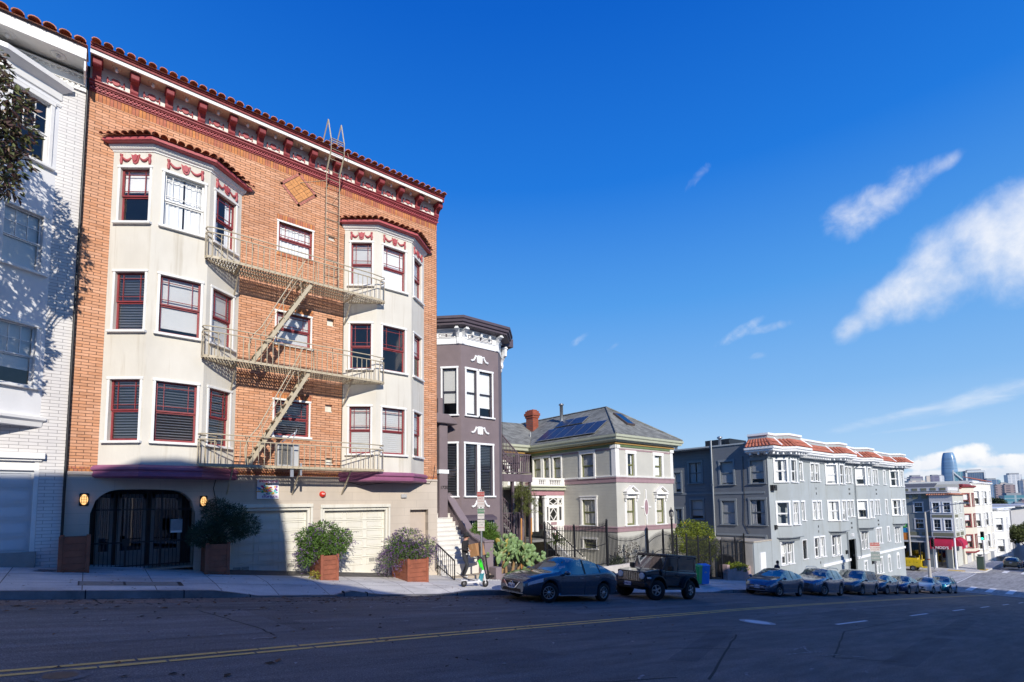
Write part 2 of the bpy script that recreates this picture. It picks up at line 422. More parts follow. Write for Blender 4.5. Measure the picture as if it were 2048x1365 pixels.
asphalt('asphalt_old', (.26, .255, .25), (.32, .315, .31))
asphalt('asphalt_patch', (.13, .125, .125), (.16, .148, .14))
asphalt('gutter_concrete', (.20, .15, .125), (.14, .115, .105))
def paving(name, col, w=1.35, h=1.2):
    m, nt, b = newmat(name); b.inputs['Roughness'].default_value = .85; b.inputs['Specular IOR Level'].default_value = .25
    t = N(nt, 'TexBrick'); t.offset = 0; t.inputs['Scale'].default_value = 1; t.inputs['Brick Width'].default_value = w; t.inputs['Row Height'].default_value = h; t.inputs['Mortar Size'].default_value = .012; t.inputs['Mortar Smooth'].default_value = .3
    t.inputs['Color1'].default_value = (1, 1, 1, 1); t.inputs['Color2'].default_value = (.86, .86, .87, 1); t.inputs['Mortar'].default_value = (.3, .28, .27, 1)
    nt.links.new(coords(nt), t.inputs[0])
    f = noisef(nt, coords(nt, (1, 2.2, 1)), .8, 7, .62, .5); g = noisef(nt, coords(nt), 40, 3)
    a = mixc(nt, 1, ramp(nt, f, [(.28, tuple(c*.72 for c in col)), (.5, col), (.75, tuple(min(1, c*1.15) for c in col))]), t.outputs[0], 'MULTIPLY')
    a = mixc(nt, 1, a, ramp(nt, g, [(.3, (.85,)*3), (.7, (1.12,)*3)]), 'MULTIPLY')
    nt.links.new(a, b.inputs['Base Color']); bump(nt, b, g, .2, .01); return m
paving('pavement', (.62, .605, .58)); plain('kerb_stone', (.20, .20, .21), .8, .35, 2.5, bmp=.4, bscale=30); plain('earth', (.12, .10, .07), .95, .3, .5)
plain('roof_gravel', (.22, .21, .2), .95, .2, 3)
def struct(o): o['kind'] = 'structure'; return o

XS = sorted({-30+i*1. for i in range(0, 30)} | {i*.5 for i in range(0, 62)} | {31+i*1. for i in range(0, 56)} | {78.25, 79.25})
def sheet(name, mat, xs, ys, zf, **kw):
    mb = MB(); nx, ny = len(xs), len(ys)
    mb.mesh([(x, y, zf(x, y)) for y in ys for x in xs], [(j*nx+i, j*nx+i+1, (j+1)*nx+i+1, (j+1)*nx+i) for j in range(ny-1) for i in range(nx-1)], 0, True)
    return struct(mb.build(name, mat))
FARX = [(-4000, -60), (-600, 40), (-60, 6), (-30, 1.3), (0, -2.2), (77, -11.1), (112, -11.6), (160, -15), (300, -34), (600, -58), (9000, -62)]
sheet('ground', MATS['earth'], [-4000, -600, -200, -60, -30, 0, 20, 40, 60, 77, 84, 112, 130, 160, 220, 300, 450, 600, 1500, 4000, 9000], [-7000, -1500, -400, -120, -40, -10, 0, 14, 19, 45, 120, 400, 1500, 7000],
      lambda x, y: piece(x, FARX)-.12)
sheet('road', MATS['asphalt'], [x for x in XS if x <= 80.01], [.6, 3, 6, 9, 12, 14.52], lambda x, y: rz(x))
sheet('gutter', MATS['gutter_concrete'], [x for x in XS if x <= 77.01], [13.7, 14.1, 14.515], lambda x, y: rz(x)+.004)
sheet('crossing_road', MATS['asphalt_old'], [80, 83, 86, 92, 100, 108, 116, 130], [-120, -30, .6, 9, 14.5, 30, 150], lambda x, y: rz(x)+.002 if x < 112 else rz(112)-(x-112)*.09)
# far pavement with real kerb, drops at the driveways
mb = MB(); xs = [x for x in XS if x <= 83.6]
ys = [14.5, 14.65, 15.1, 15.85, 17, 18.7]
def szk(x, y): return rz(x)+kerbh(x) if y <= 14.66 else sz(x, y)
nx = len(xs)
mb.mesh([(x, y, szk(x, y)) for y in ys for x in xs], [(j*nx+i, j*nx+i+1, (j+1)*nx+i+1, (j+1)*nx+i) for j in range(len(ys)-1) for i in range(nx-1)], 0, False)
struct(mb.build('pavement', MATS['pavement']))
mb = MB()
mb.mesh([(x, y, z) for y, dz in ((14.497, 0), (14.503, 1)) for x in xs for z in [rz(x)-.05 if not dz else rz(x)+kerbh(x)+.002]], [(i, i+1, nx+i+1, nx+i) for i in range(nx-1)])
mb.mesh([(x, y, rz(x)+kerbh(x)+.004) for y in (14.498, 14.64) for x in xs], [(i, i+1, nx+i+1, nx+i) for i in range(nx-1)])
for x in (-3.2, .05, 1.86, 3.3, 5.75, 6.45, 9.6, 12, 15, 28, 31, 34, 37, 40, 44, 48, 52): mb.box(x, 14.49, rz(x)-.02, x+.02, 14.66, rz(x)+kerbh(x)+.006, 1)
struct(mb.build('kerb', [MATS['kerb_stone'], MATS['rubber']]))
sheet('near_pavement', MATS['pavement'], [x for x in XS if x <= 78], [-3.2, 0, .6], lambda x, y: rz(x)+.17)
# rounded street corner, pavement along the cross street, far corner
mb = MB(); zc = rz(84)+.12
mb.prism([(77, 14.5), (81.2, 14.5)]+[(81.2+3*math.sin(t*PI/16), 17.5-3*math.cos(t*PI/16)) for t in range(1, 9)]+[(84.2, 60), (79, 60), (79, 18.4), (77, 18.4)], (0, 0, zc-.5), (1, 0, 0), (0, 1, 0), (0, 0, .5))
struct(mb.build('corner_pavement', MATS['pavement']))
mb = MB(); zf = rz(102)+.13
mb.prism([(101.5, 60)]+[(104.5-3*math.cos(t*PI/16), 17.5-3*math.sin(t*PI/16)) for t in range(0, 9)]+[(122, 14.5), (122, 60)], (0, 0, zf-.6), (1, 0, 0), (0, 1, 0), (0, 0, .6))
struct(mb.build('far_corner_pavement', MATS['pavement']))
# yards behind the pavement, stepping with the slope
sheet('yard', MATS['earth'], [x for x in XS if 10.9 < x < 42], [18.69, 22, 30, 48], lambda x, y: sz(x, 18.5)-.02)

# paint on the road
def wear(name, col, cover=.5):
    m, nt, b = newmat(name); b.inputs['Roughness'].default_value = .7
    f = noisef(nt, coords(nt), 9, 6, .7)
    nt.links.new(mixc(nt, ramp(nt, f, [(cover-.06, (0,)*3), (cover+.06, (1,)*3)]), col, (.075, .07, .07)), b.inputs['Base Color']); return m
wear('yellow_line_paint', (.80, .48, .14), .7); wear('white_line_paint', (.75, .75, .75), .72); wear('faint_paint', (.28, .28, .30), .5); wear('kerb_yellow', (.75, .48, .08), .75)
YEL = [(-14, 8.0), (-.67, 8.26), (1.31, 8.43), (4.53, 8.73), (10.57, 9.16), (20.2, 9.81), (25.5, 10.04), (43.7, 10.5), (69.3, 10.64), (79, 10.7)]
def strip(mb, pts, w, off=0, dz=.006, m=0):   # pts [(x, y)] polyline on the road
    for (a, b), (c, d) in zip(pts, pts[1:]):
        l = math.hypot(c-a, d-b); nx, ny = -(d-b)/l, (c-a)/l
        p = [(a+nx*(off-w/2), b+ny*(off-w/2)), (c+nx*(off-w/2), d+ny*(off-w/2)), (c+nx*(off+w/2), d+ny*(off+w/2)), (a+nx*(off+w/2), b+ny*(off+w/2))]
        mb.face([(x, y, rz(x)+dz) for x, y in p], m)
mb = MB(); q = random.Random(3)
for off in (-.11, .11):
    x = -12.
    while x < 78.6:
        x2 = min(78.6, x+q.uniform(.5, 1.4)); mid = [(X, piece(X, YEL)) for X in (x, x2)]
        strip(mb, mid, .1+q.uniform(-.008, .008), off); x = x2+(q.uniform(.015, .05) if x < 14 else .01)
struct(mb.build('yellow_centre_line', MATS['yellow_line_paint']))
mb = MB()
for a, b in ((4.6, 7.6), (19.2, 22.3), (27.9, 30.9), (36, 39), (43.6, 46.6), (51.8, 54.8), (59.6, 62.6), (68, 71)):
    if a > 10: strip(mb, [(a, 6.47), (b, 6.5)], .12)
strip(mb, [(79.3, 14.3), (79.3, 2)], .35, dz=.01)
struct(mb.build('white_lane_line', MATS['white_line_paint']))
mb = MB()
for y in (13.1, 11.35, 9.6, 7.9, 6.1, 4.3, 2.5): strip(mb, [(81., y), (85.6, y)], .62, dz=.012)
for x in (80.8, 85.8): strip(mb, [(x, 14.4), (x, 1)], .16, dz=.014)
for y in (2.6, 4.6, 6.6, 8.6, 10.6, 12.6): strip(mb, [(104.6, y), (108.2, y)], .6, dz=.012)
for x in [88.6+1.7*i for i in range(8)]: strip(mb, [(x, 15.4), (x, 19.2)], .55, dz=.012)
for y in (15.2, 19.4): strip(mb, [(87.5, y), (101.3, y)], .14, dz=.014)
struct(mb.build('crosswalk', MATS['white_line_paint']))
mb = MB()
mb.box(82.3, 15.8, zc, 83.9, 17.4, zc+.012); mb.box(101.7, 16.6, zf, 102.9, 18.6, zf+.012); mb.box(105, 14.6, zf, 107.5, 15.4, zf+.012)
struct(mb.build('tactile_paving', MATS['kerb_yellow']))
# repairs, seams, scribbles
mb = MB(); P = lambda *a: [(x, y, rz(x)+.003) for x, y in a]
mb.face(P((6.1, 11.6), (9.6, 12.2), (9.3, 13.68), (5.5, 13.68))); mb.face(P((.3, 13.0), (4.6, 13.1), (4.6, 13.68), (.3, 13.68))); mb.face(P((16.5, 11.9), (27, 12.4), (27, 13.68), (17.5, 13.68)))
mb.face(P((13, 9.6), (17, 9.8), (16.6, 10.3), (12.6, 10.1))); mb.face(P((21, 3.2), (22.2, 3.2), (16.2, 7.0), (15.4, 6.8)))
struct(mb.build('road_patch', MATS['asphalt_patch']))
asphalt('asphalt_seal', (.095, .093, .097), (.115, .108, .106)); asphalt('asphalt_worn', (.155, .15, .148), (.18, .168, .162))
mb = MB(); P = lambda *a: [(x, y, rz(x)+.0022) for x, y in a]
for q_, m_ in ((((-3, 9.6), (3.1, 9.9), (2.7, 12.6), (-3, 12.8)), 1), (((8.6, 5.2), (13.2, 6.9), (12.9, 7.3), (8.2, 5.55)), 0), (((11, 10.3), (24, 11.2), (24, 11.6), (11, 10.8)), 1), (((3.4, 10.6), (9.5, 11.1), (9.4, 11.4), (3.3, 11.0)), 1), (((13, 3.0), (30, 4.6), (30, 5.2), (12.6, 3.5)), 0), (((18, 8.3), (40, 8.8), (40, 9.1), (18, 8.7)), 1), (((22, 6.9), (26, 7.0), (25.5, 8.4), (21.5, 8.2)), 0), (((5.0, 6.4), (6.6, 6.5), (6.3, 7.3), (4.6, 7.2)), 0), (((30, 6.7), (48, 6.8), (48, 7.2), (30, 7.1)), 1)): mb.face(P(*q_), m_)
struct(mb.build('road_repair', [MATS['asphalt_seal'], MATS['asphalt_worn']]))
mb = MB(); q = random.Random(11)
def crack(pts, w=.035, m=0):
    o = []
    for (a, b), (c, d) in zip(pts, pts[1:]):
        for k in range(8): t = k/8; o.append((lerp(a, c, t)+q.uniform(-.02, .02), lerp(b, d, t)+q.uniform(-.02, .02)))
    o.append(pts[-1]); strip(mb, o, w, dz=.0045, m=m)
crack([(7.6, 4.4), (12.8, 6.6)], .045); crack([(5.6, 5.1), (7.2, 4.7)], .03); crack([(12.2, 4.2), (13.4, 3.3)], .04); crack([(12.2, 4.2), (17.5, 5.7), (26, 6.0)], .04); crack([(9.2, 6.2), (10.8, 5.6)], .03); crack([(30, 5.6), (42, 5.4)], .05)
crack([(.2, 14.5), (.32, 13.7)], .04); crack([(1.9, 12.5), (2.5, 10.4), (2.6, 9.6)], .03); crack([(.3, 13.69), (6, 13.69), (13, 13.69)], .03); crack([(7, 13.5), (8.6, 12.4)], .03); crack([(11, 7.6), (13, 6.6)], .03)
struct(mb.build('road_crack', MATS['rubber']))
mb = MB()
for (x, y, l, a) in ((7.2, 12.1, .9, .2), (2.7, 12.6, .8, .0), (2.9, 12.5, .5, .3), (5.2, 10.3, .4, .2), (15.6, 12.0, 1.0, .1), (15.9, 11.8, .6, .3), (8.5, 4.2, .3, .6), (10.2, 3.9, .25, .2), (6.5, 4.9, .35, .4), (11.4, 4.8, 1.3, -.15), (11.9, 4.45, .9, -.2), (12.3, 4.7, .9, .5), (12.6, 4.2, .6, -.5), (12.2, 5.0, .8, .05), (3.6, 9.9, .3, .2), (11.2, 3.3, .4, .4), (2.2, 9.4, .3, 0), (7.9, 8.0, .3, .2)):
    strip(mb, [(x, y), (x+l*math.cos(a)*.5, y+l*math.sin(a)*.5+.03), (x+l*math.cos(a), y+l*math.sin(a))], .05, dz=.0055)
for a, b in ((-1.0, 17.2), (-.95, 17.3), (-.9, 17.45)):
    mb.face([(a, b, sz(a, b)+.006), (a+.6, b-.15, sz(a+.6, b-.15)+.006), (a+.62, b-.1, sz(a+.6, b-.1)+.006), (a+.1, b+.06, sz(a, b)+.006)])
struct(mb.build('chalk_mark', MATS['faint_paint']))
# round cast covers
mb = MB(); c = road_c = (16.14, 7.66)
def disc(mb, x, y, r, z, m=0, n=28): mb.face([(x+r*math.cos(2*PI*i/n), y+r*math.sin(2*PI*i/n), z(x+r*math.cos(2*PI*i/n))) for i in range(n)], m)
plain('cover_light', (.40, .40, .41), .75, .2, 8); plain('cover_dark', (.05, .045, .045), .6, .3, 9)
disc(mb, 16.2, 7.66, .52, lambda x: rz(x)+.007); disc(mb, 16.2, 7.66, .36, lambda x: rz(x)+.0085, 1)
for i in range(40):
    a, r = q.uniform(0, 6.28), q.uniform(.05, .47); disc(mb, 16.2+r*math.cos(a), 7.66+r*math.sin(a), .022, lambda x: rz(x)+.010, 1, 6)
tag(mb.build('manhole_cover', [MATS['cover_light'], MATS['white_line_paint']], loc=(16.2, 7.66, rz(16.2))), 'pale round manhole cover in the asphalt between yellow line and first white dash', 'manhole cover')
mb = MB(); disc(mb, -.15, 7.95, .27, lambda x: rz(x)+.007); disc(mb, -.15, 7.95, .16, lambda x: rz(x)+.009, 1)
tag(mb.build('valve_cover', [MATS['asphalt_patch'], MATS['cover_dark']], loc=(-.15, 7.95, rz(-.15))), 'small dark round valve cover just below the double yellow line', 'valve cover')
mb = MB(); Y0 = 15.35; f = lambda x, y: sz(x, y)+.006
for (a, b, c2, d, m) in ((-.05, 15.2, .75, 15.75, 0), (.8, 15.2, 1.85, 15.75, 0), (.75, 15.2, .8, 15.75, 1), (-.08, 15.18, -.05, 15.77, 1), (1.85, 15.18, 1.95, 15.77, 1)):
    mb.face([(a, b, f(a, b)), (c2, b, f(c2, b)), (c2, d, f(c2, d)), (a, d, f(a, d))], m)
plain('cover_concrete', (.27, .25, .22), .85, .2, 6)
tag(mb.build('utility_cover', [MATS['cover_concrete'], MATS['cover_dark']], loc=(.9, 15.4, sz(.9, 15.4))), 'long concrete utility box lids set in the pavement before the arched gate', 'utility cover')
# dark ramps in front of the garage doors
mb = MB()
for a, b in ((3.35, 6.05), (6.4, 8.9)):
    n = 6
    for i in range(n):
        x, x2 = lerp(a, b, i/n), lerp(a, b, (i+1)/n)
        mb.face([(x, 17.15, sz(x, 17.15)+.006), (x2, 17.15, sz(x2, 17.15)+.006), (x2, 17.99, sz(x2, 18)+.03), (x, 17.99, sz(x, 18)+.03)])
plain('ramp_asphalt', (.10, .095, .09), .9, .35, 2.5, bmp=.3)
struct(mb.build('garage_ramp', MATS['ramp_asphalt']))
# fallen leaves and litter
mb = MB(); q = random.Random(5)
for i in range(620):
    x = q.uniform(-2, 14) if i < 520 else q.uniform(14, 40); y = 14.45-abs(q.gauss(0, .9)) if q.random() < .72 else q.uniform(6, 14)
    if y < 5: continue
    s = q.uniform(.025, .06) if q.random() < .8 else q.uniform(.06, .1); a = q.uniform(0, 6.28); z = rz(x)+.012
    mb.face([(x+s*math.cos(a), y+s*math.sin(a), z), (x+s*.5*math.cos(a+1.6), y+s*.5*math.sin(a+1.6), z+.012), (x-s*math.cos(a), y-s*math.sin(a), z), (x+s*.5*math.cos(a-1.6), y+s*.5*math.sin(a-1.6), z+.004)], q.choice((0, 0, 0, 1, 1, 2)))
for i in range(110):
    x = q.uniform(-2, 10); y = q.uniform(14.7, 17.6); s = q.uniform(.02, .04); a = q.uniform(0, 6.28); z = sz(x, y)+.012
    mb.face([(x+s*math.cos(a), y+s*math.sin(a), z), (x+s*.5*math.cos(a+1.6), y+s*.5*math.sin(a+1.6), z+.01), (x-s*math.cos(a), y-s*math.sin(a), z), (x+s*.5*math.cos(a-1.6), y+s*.5*math.sin(a-1.6), z+.004)], q.choice((0, 1)))
plain('leaf_brown', (.035, .02, .012), .9, .3, 3); plain('leaf_rust', (.16, .07, .03), .9, .3, 3); plain('litter_pale', (.35, .33, .3), .9, .2, 3)
o = mb.build('fallen_leaves', [MATS['leaf_brown'], MATS['leaf_rust'], MATS['litter_pale']]); o['kind'] = 'stuff'; o['label'] = 'brown fallen leaves and bits of litter along the gutter'; o['category'] = 'leaves'
# ---------------------------------------------------------------- brick apartment building
def scored(name, col, w, h, ms=.006, var=.05, line=.75):
    m, nt, b = newmat(name); b.inputs['Roughness'].default_value = .85; b.inputs['Specular IOR Level'].default_value = .25
    t = N(nt, 'TexBrick'); t.inputs['Scale'].default_value = 1; t.inputs['Brick Width'].default_value = w; t.inputs['Row Height'].default_value = h; t.inputs['Mortar Size'].default_value = ms; t.inputs['Mortar Smooth'].default_value = .4
    t.inputs['Color1'].default_value = (1, 1, 1, 1); t.inputs['Color2'].default_value = (.95, .95, .95, 1); t.inputs['Mortar'].default_value = (line, line, line, 1)
    nt.links.new(coords(nt, rot=(R(90), 0, 0)), t.inputs[0]); f = noisef(nt, coords(nt, (1, 1, .4)), 1.5, 6); g = noisef(nt, coords(nt), 14, 4)
    a = mixc(nt, 1, ramp(nt, f, [(.3, tuple(c*(1-var*2) for c in col)), (.7, tuple(c*(1+var) for c in col))]), t.outputs[0], 'MULTIPLY')
    nt.links.new(a, b.inputs['Base Color']); bump(nt, b, g, .25, .01); return m
scored('scored_base', (.55, .48, .40), 1.05, .30)
scored('painted_block', (.55, .48, .40), 1.05, .30)
def bay_paths(pts):
    return miter_path(pts, (0, -1), (0, -1)) if False else miter_path(pts)
def bay(T, pts, z0, z1, holes, mat, name='bay'):
    mb = MB(); frs = [FR(a, b) for a, b in zip(pts, pts[1:])]
    for fr, hs in zip(frs, holes): fr.wall(mb, 0, fr.w, z0, z1, hs, .12)
    mb.face([(x, y, z0) for x, y in pts]); mb.face([(x, y, z1) for x, y in pts][::-1])
    o = mb.build(name, mat, T); return o, frs
def garland(T, fr, uc, z, w, mat):
    mb = MB(); h = w/2
    for s in (-1, 1):
        pts = [fr.p(uc+s*(.13+(h-.13)*k/8), z+.02-.13*math.sin(PI*k/8)*(1-.25*k/8)+.06*(k/8), .02) for k in range(9)]
        mb.tube(pts, [.018+.022*math.sin(PI*k/8) for k in range(9)], 6)
        mb.tube([fr.p(uc+s*h, z+.12, .02), fr.p(uc+s*h, z+.06, .02)], [.045, .035], 8); mb.tube([fr.p(uc+s*h, z+.06, .02), fr.p(uc+s*h, z-.06, .02), fr.p(uc+s*h, z-.16, .02)], [.025, .045, .03], 6)
    sh = [(-.12, .12), (-.06, .09), (0, .13), (.06, .09), (.12, .12), (.1, .0), (.07, -.12), (0, -.17), (-.07, -.12), (-.1, 0)]
    mb.prism(sh, fr.p(uc, z, 0), fr.u, (0, 0, 1), fr.n*.035); mb.prism([(a*.6, b*.6) for a, b in sh], fr.p(uc, z, .035), fr.u, (0, 0, 1), fr.n*.025)
    return mb.build('garland', mat, T)

B = thing('apartment_building', 'four storey orange brick apartment building with two cream bays and a red tiled cornice', 'building', (5.3, 18, -2.2))
FB = FR((-.45, 18), (10.97, 18)); XB = lambda x: x+.45
LBp = [(.18, 18), (1.09, 17.3), (2.51, 17.3), (3.52, 18)]; RBp = [(7.0, 18), (7.966, 17.3), (9.41, 17.3), (10.36, 18)]
CEN = [(XB(4.69), XB(5.81), 8.73, 9.8), (XB(4.69), XB(5.81), 5.52, 6.62), (XB(4.69), XB(5.81), 2.38, 3.58)]
VEN = [(XB(6.39), XB(6.63), 9.7, 9.9), (XB(6.39), XB(6.64), 6.48, 6.76), (XB(6.37), XB(6.63), 3.33, 3.62), (XB(6.4), XB(6.68), 1.45, 1.7)]
mb = MB(); FB.wall(mb, 0, FB.w, 1.16, 11.62, CEN+VEN+[(XB(.18), XB(3.52), 1.2, 10.4), (XB(7.0), XB(10.36), 1.2, 10.4)], .13)
mb.build('brick_wall', MATS['orange_brick'], B)
for v in VEN: mb = MB(); FB.quad(mb, *v, -.12); FB.box(mb, v[0], v[1], v[2]+.02, v[2]+.05, -.121, -.03); mb.build('wall_vent', MATS['garage_paint'], B)
mb = MB(); mb.box(-.45, 18.2, -4.2, -.44, 36, 12.6); mb.box(10.96, 18.0, -4.2, 10.97, 36, 12.6); mb.box(-.45, 36, -4.2, 10.97, 36.05, 12.6); mb.box(-.44, 18.0, 12.5, 10.96, 36, 12.56); mb.box(-.44, 18.3, 1.1, 10.95, 36, 1.14)
mb.build('side_walls', MATS['base_stucco'], B)
mb = MB(); FB.wall(mb, 0, FB.w, 11.62, 11.92, (), d=.004); FB.wall(mb, .0, FB.w, 1.02, 1.16, (), d=.004)
for c in CEN: FB.box(mb, c[0]-.08, c[1]+.08, c[3], c[3]+.26, -.05, .006); FB.box(mb, c[0]-.05, c[1]+.05, c[2]-.14, c[2]-.01, -.05, .02)
mb.build('soldier_course', MATS['soldier_brick'], B)
# brick diamond inlay
mb = MB(); dc = FB.p(XB(5.32), 11.2); s2 = V((.707, 0, .707)); t2 = V((-.707, 0, .707)); nn = V((0, -1, 0))
for i in range(-5, 5):
    for a, b in (((i*.09, -.45), (i*.09+.082, -.37)), ((i*.09, .37), (i*.09+.082, .45)), ((-.45, i*.09), (-.37, i*.09+.082)), ((.37, i*.09), (.45, i*.09+.082))):
        mb.hexa(dc+s2*a[0]+t2*a[1], s2*(b[0]-a[0]), t2*(b[1]-a[1]), nn*.012, 0)
for i in range(3):
    for j in range(3):
        for k in range(2 if (i+j) % 2 else 2):
            a = -.345+i*.235; b = -.345+j*.235
            if (i+j) % 2: mb.hexa(dc+s2*(a+k*.115)+t2*b, s2*.105, t2*.225, nn*.01, 1)
            else: mb.hexa(dc+s2*a+t2*(b+k*.115), s2*.225, t2*.105, nn*.01, 1)
mb.hexa(dc+s2*-.46+t2*-.46, s2*.92, t2*.92, nn*.003, 2)
mb.build('diamond_inlay', [plain('brick_rose', (.44, .16, .12), .8, .3, 7), plain('brick_amber', (.58, .26, .09), .8, .25, 7), plain('mortar_dark', (.13, .08, .05), .9, .1)], B)
# stucco base with openings
ARC = (XB(.08), XB(2.52)); G1 = (XB(3.43), XB(5.93), -4, -.02); G2 = (XB(6.34), XB(8.82), -4, -.06); SD = (XB(9.74), XB(10.55), -4, -.18)
mb = MB(); FB.wall(mb, 0, FB.w, -4, 1.02, [(ARC[0], ARC[1], -4, 1.02), G1, G2, SD], .22, d=.012)
n = 24; pts = []
for i in range(n+1):
    t = i/n; u = lerp(ARC[0], ARC[1], t); e = abs(2*t-1); z = .56-.05*e*e
    if e > .5: k = (e-.5)/.5; z -= .62*(1-math.sqrt(max(0, 1-k*k)))
    pts.append((u, z))
for (a, b), (c, d) in zip(pts, pts[1:]):
    mb.face([FB.p(a, b, .012), FB.p(c, d, .012), FB.p(c, 1.02, .012), FB.p(a, 1.02, .012)]); mb.face([FB.p(c, d, .012), FB.p(a, b, .012), FB.p(a, b, -.6), FB.p(c, d, -.6)])
for u, q in ((ARC[0], pts[0][1]), (ARC[1], pts[-1][1])): mb.face([FB.p(u, -4, .012), FB.p(u, q, .012), FB.p(u, q, -.6), FB.p(u, -4, -.6)])
mb.build('base_wall', MATS['scored_base'], B)
for q_ in ((0, XB(.1), .93, 1.03, -.02, .05), (XB(3.45), XB(7.1), .98, 1.03, -.02, .04), (XB(10.3), FB.w, .95, 1.03, -.02, .05)): mb = MB(); FB.box(mb, *q_); mb.build('base_moulding', MATS['base_stucco'], B, bevel=.01)
# garage doors
def garage_door(T, fr, u0, u1, z0, z1, d, rows, cols, mat, lab=None, vents=True, zl=None, name='garage_door', framemat=None):
    z0r = z0; zl = zl or (z0, z0)
    g = MB(); fr.box(g, u0, u1, z0-.6, z1, d-.05, d)
    D = g.build(name, mat, T)
    if lab: D['label'] = lab
    pw, ph = (u1-u0)/cols, (z1-z0)/rows; p = MB()
    for i in range(cols):
        for j in range(rows):
            a, b = u0+i*pw+.07, u0+(i+1)*pw-.07; c, e = z0+j*ph+.055, z0+(j+1)*ph-.055
            for q in ((a, b, c, c+.02), (a, b, e-.02, e), (a, a+.02, c+.02, e-.02), (b-.02, b, c+.02, e-.02)): fr.box(p, *q, d-.004, d+.022)
            fr.box(p, a+.04, b-.04, c+.04, e-.04, d-.004, d+.008)
    for j in range(1, rows): fr.box(p, u0, u1, z0+j*ph-.012, z0+j*ph+.012, d-.004, d+.03)
    p.build('panel', mat, D)
    if vents:
        for u in (u0+.1*pw, u1-.8*pw):
            v = MB(); fr.box(v, u, u+.52, z0+.1, z0+.3, d, d+.02, 0)
            for k in range(2):
                fr.box(v, u+.03+k*.24, u+.25+k*.24, z0+.13, z0+.27, d+.014, d+.022, 1)
                for r in range(4): fr.box(v, u+.03+k*.24, u+.25+k*.24, z0+.14+r*.034, z0+.155+r*.034, d+.022, d+.03, 0)
            v.build('door_vent', [mat, MATS['dark_interior']], D)
    return D
for G, z0 in ((G1, -2.16), (G2, -2.2)):
    D = garage_door(B, FB, G[0]+.09, G[1]-.09, z0, G[3]-.1, -.19, 6, 3, MATS['garage_paint'])
    f = MB(); FB.box(f, G[0], G[0]+.09, -3.4, G[3]-.09, -.22, -.02); FB.box(f, G[1]-.09, G[1], -3.4, G[3]-.09, -.22, -.02); FB.box(f, G[0], G[1], G[3]-.1, G[3], -.22, -.02); FB.box(f, G[0]-.08, G[1]+.08, G[3]+.0, G[3]+.12, .0, .06); FB.box(f, G[0]-.08, G[0], -3.4, G[3], .0, .035); FB.box(f, G[1], G[1]+.08, -3.4, G[3], .0, .035)
    f.build('door_frame', MATS['garage_paint'], D, bevel=.01)
mb = MB(); FB.box(mb, *SD, -.25, -.21); FB.box(mb, SD[0]+.03, SD[1]-.03, -2.75, SD[3]-.03, -.21, -.2); mb.build('service_door', plain('door_taupe', (.5, .42, .35), .6, .05), B)
# arched entrance: recess, doors, iron gate
mb = MB(); FB.box(mb, ARC[0]-.1, ARC[1]+.1, -1.75, -1.7, -1.5, .0, 1); FB.box(mb, ARC[0]-.3, ARC[1]+.3, -2.2, .9, -1.55, -1.5); FB.box(mb, ARC[0]-.12, ARC[0]-.06, -2.2, .9, -1.5, -.6); FB.box(mb, ARC[1]+.06, ARC[1]+.12, -2.2, .9, -1.5, -.6); FB.box(mb, ARC[0]-.12, ARC[1]+.12, .62, .7, -1.5, -.2)
mb.build('entrance_recess', [plain('recess_brown', (.07, .045, .035), .7, .2), plain('tile_floor', (.35, .28, .22), .6, .15)], B)
mb = MB()
for a, b in ((.22, .62), (.72, 1.42), (1.55, 2.35)):
    a, b = XB(a), XB(b)
    FB.box(mb, a, b, -1.7, -1.25, -1.5, -1.44); FB.box(mb, a, a+.09, -1.25, .45, -1.5, -1.44); FB.box(mb, b-.09, b, -1.25, .45, -1.5, -1.44); FB.box(mb, a, b, .33, .45, -1.5, -1.44)
    FB.quad(mb, a+.09, b-.09, -1.25, .33, -1.46, 1)
mb.build('entrance_door', [plain('door_grey', (.33, .31, .30), .5, .1), MATS['dark_glass']], B)
mb = MB(); u = ARC[0]+.05
while u < ARC[1]-.03:
    t = (u-ARC[0])/(ARC[1]-ARC[0]); zt = min(piece(u, pts)-.02, .5); FB.box(mb, u-.008, u+.008, -1.7, zt, -.36, -.344); u += .095
for z in (-1.62, -.95, -.02): FB.box(mb, ARC[0]+.02, ARC[1]-.02, z-.018, z+.018, -.37, -.34)
for x in (.9, 1.72): FB.box(mb, XB(x)-.025, XB(x)+.025, -1.7, .5, -.375, -.335)
FB.box(mb, XB(.82), XB(.98), -1.05, -.85, -.38, -.32)
gate = mb.build('entrance_gate', MATS['dark_iron'], B)
mb = MB(); FB.box(mb, XB(1.95), XB(2.25), -.72, -.32, -.33, -.325); FB.box(mb, XB(1.96), XB(2.24), -.72, -.66, -.325, -.322, 1); mb.build('notice', [plain('paper_grey', (.33, .33, .34), .7, .1, 20), MATS['white_paint']], gate)
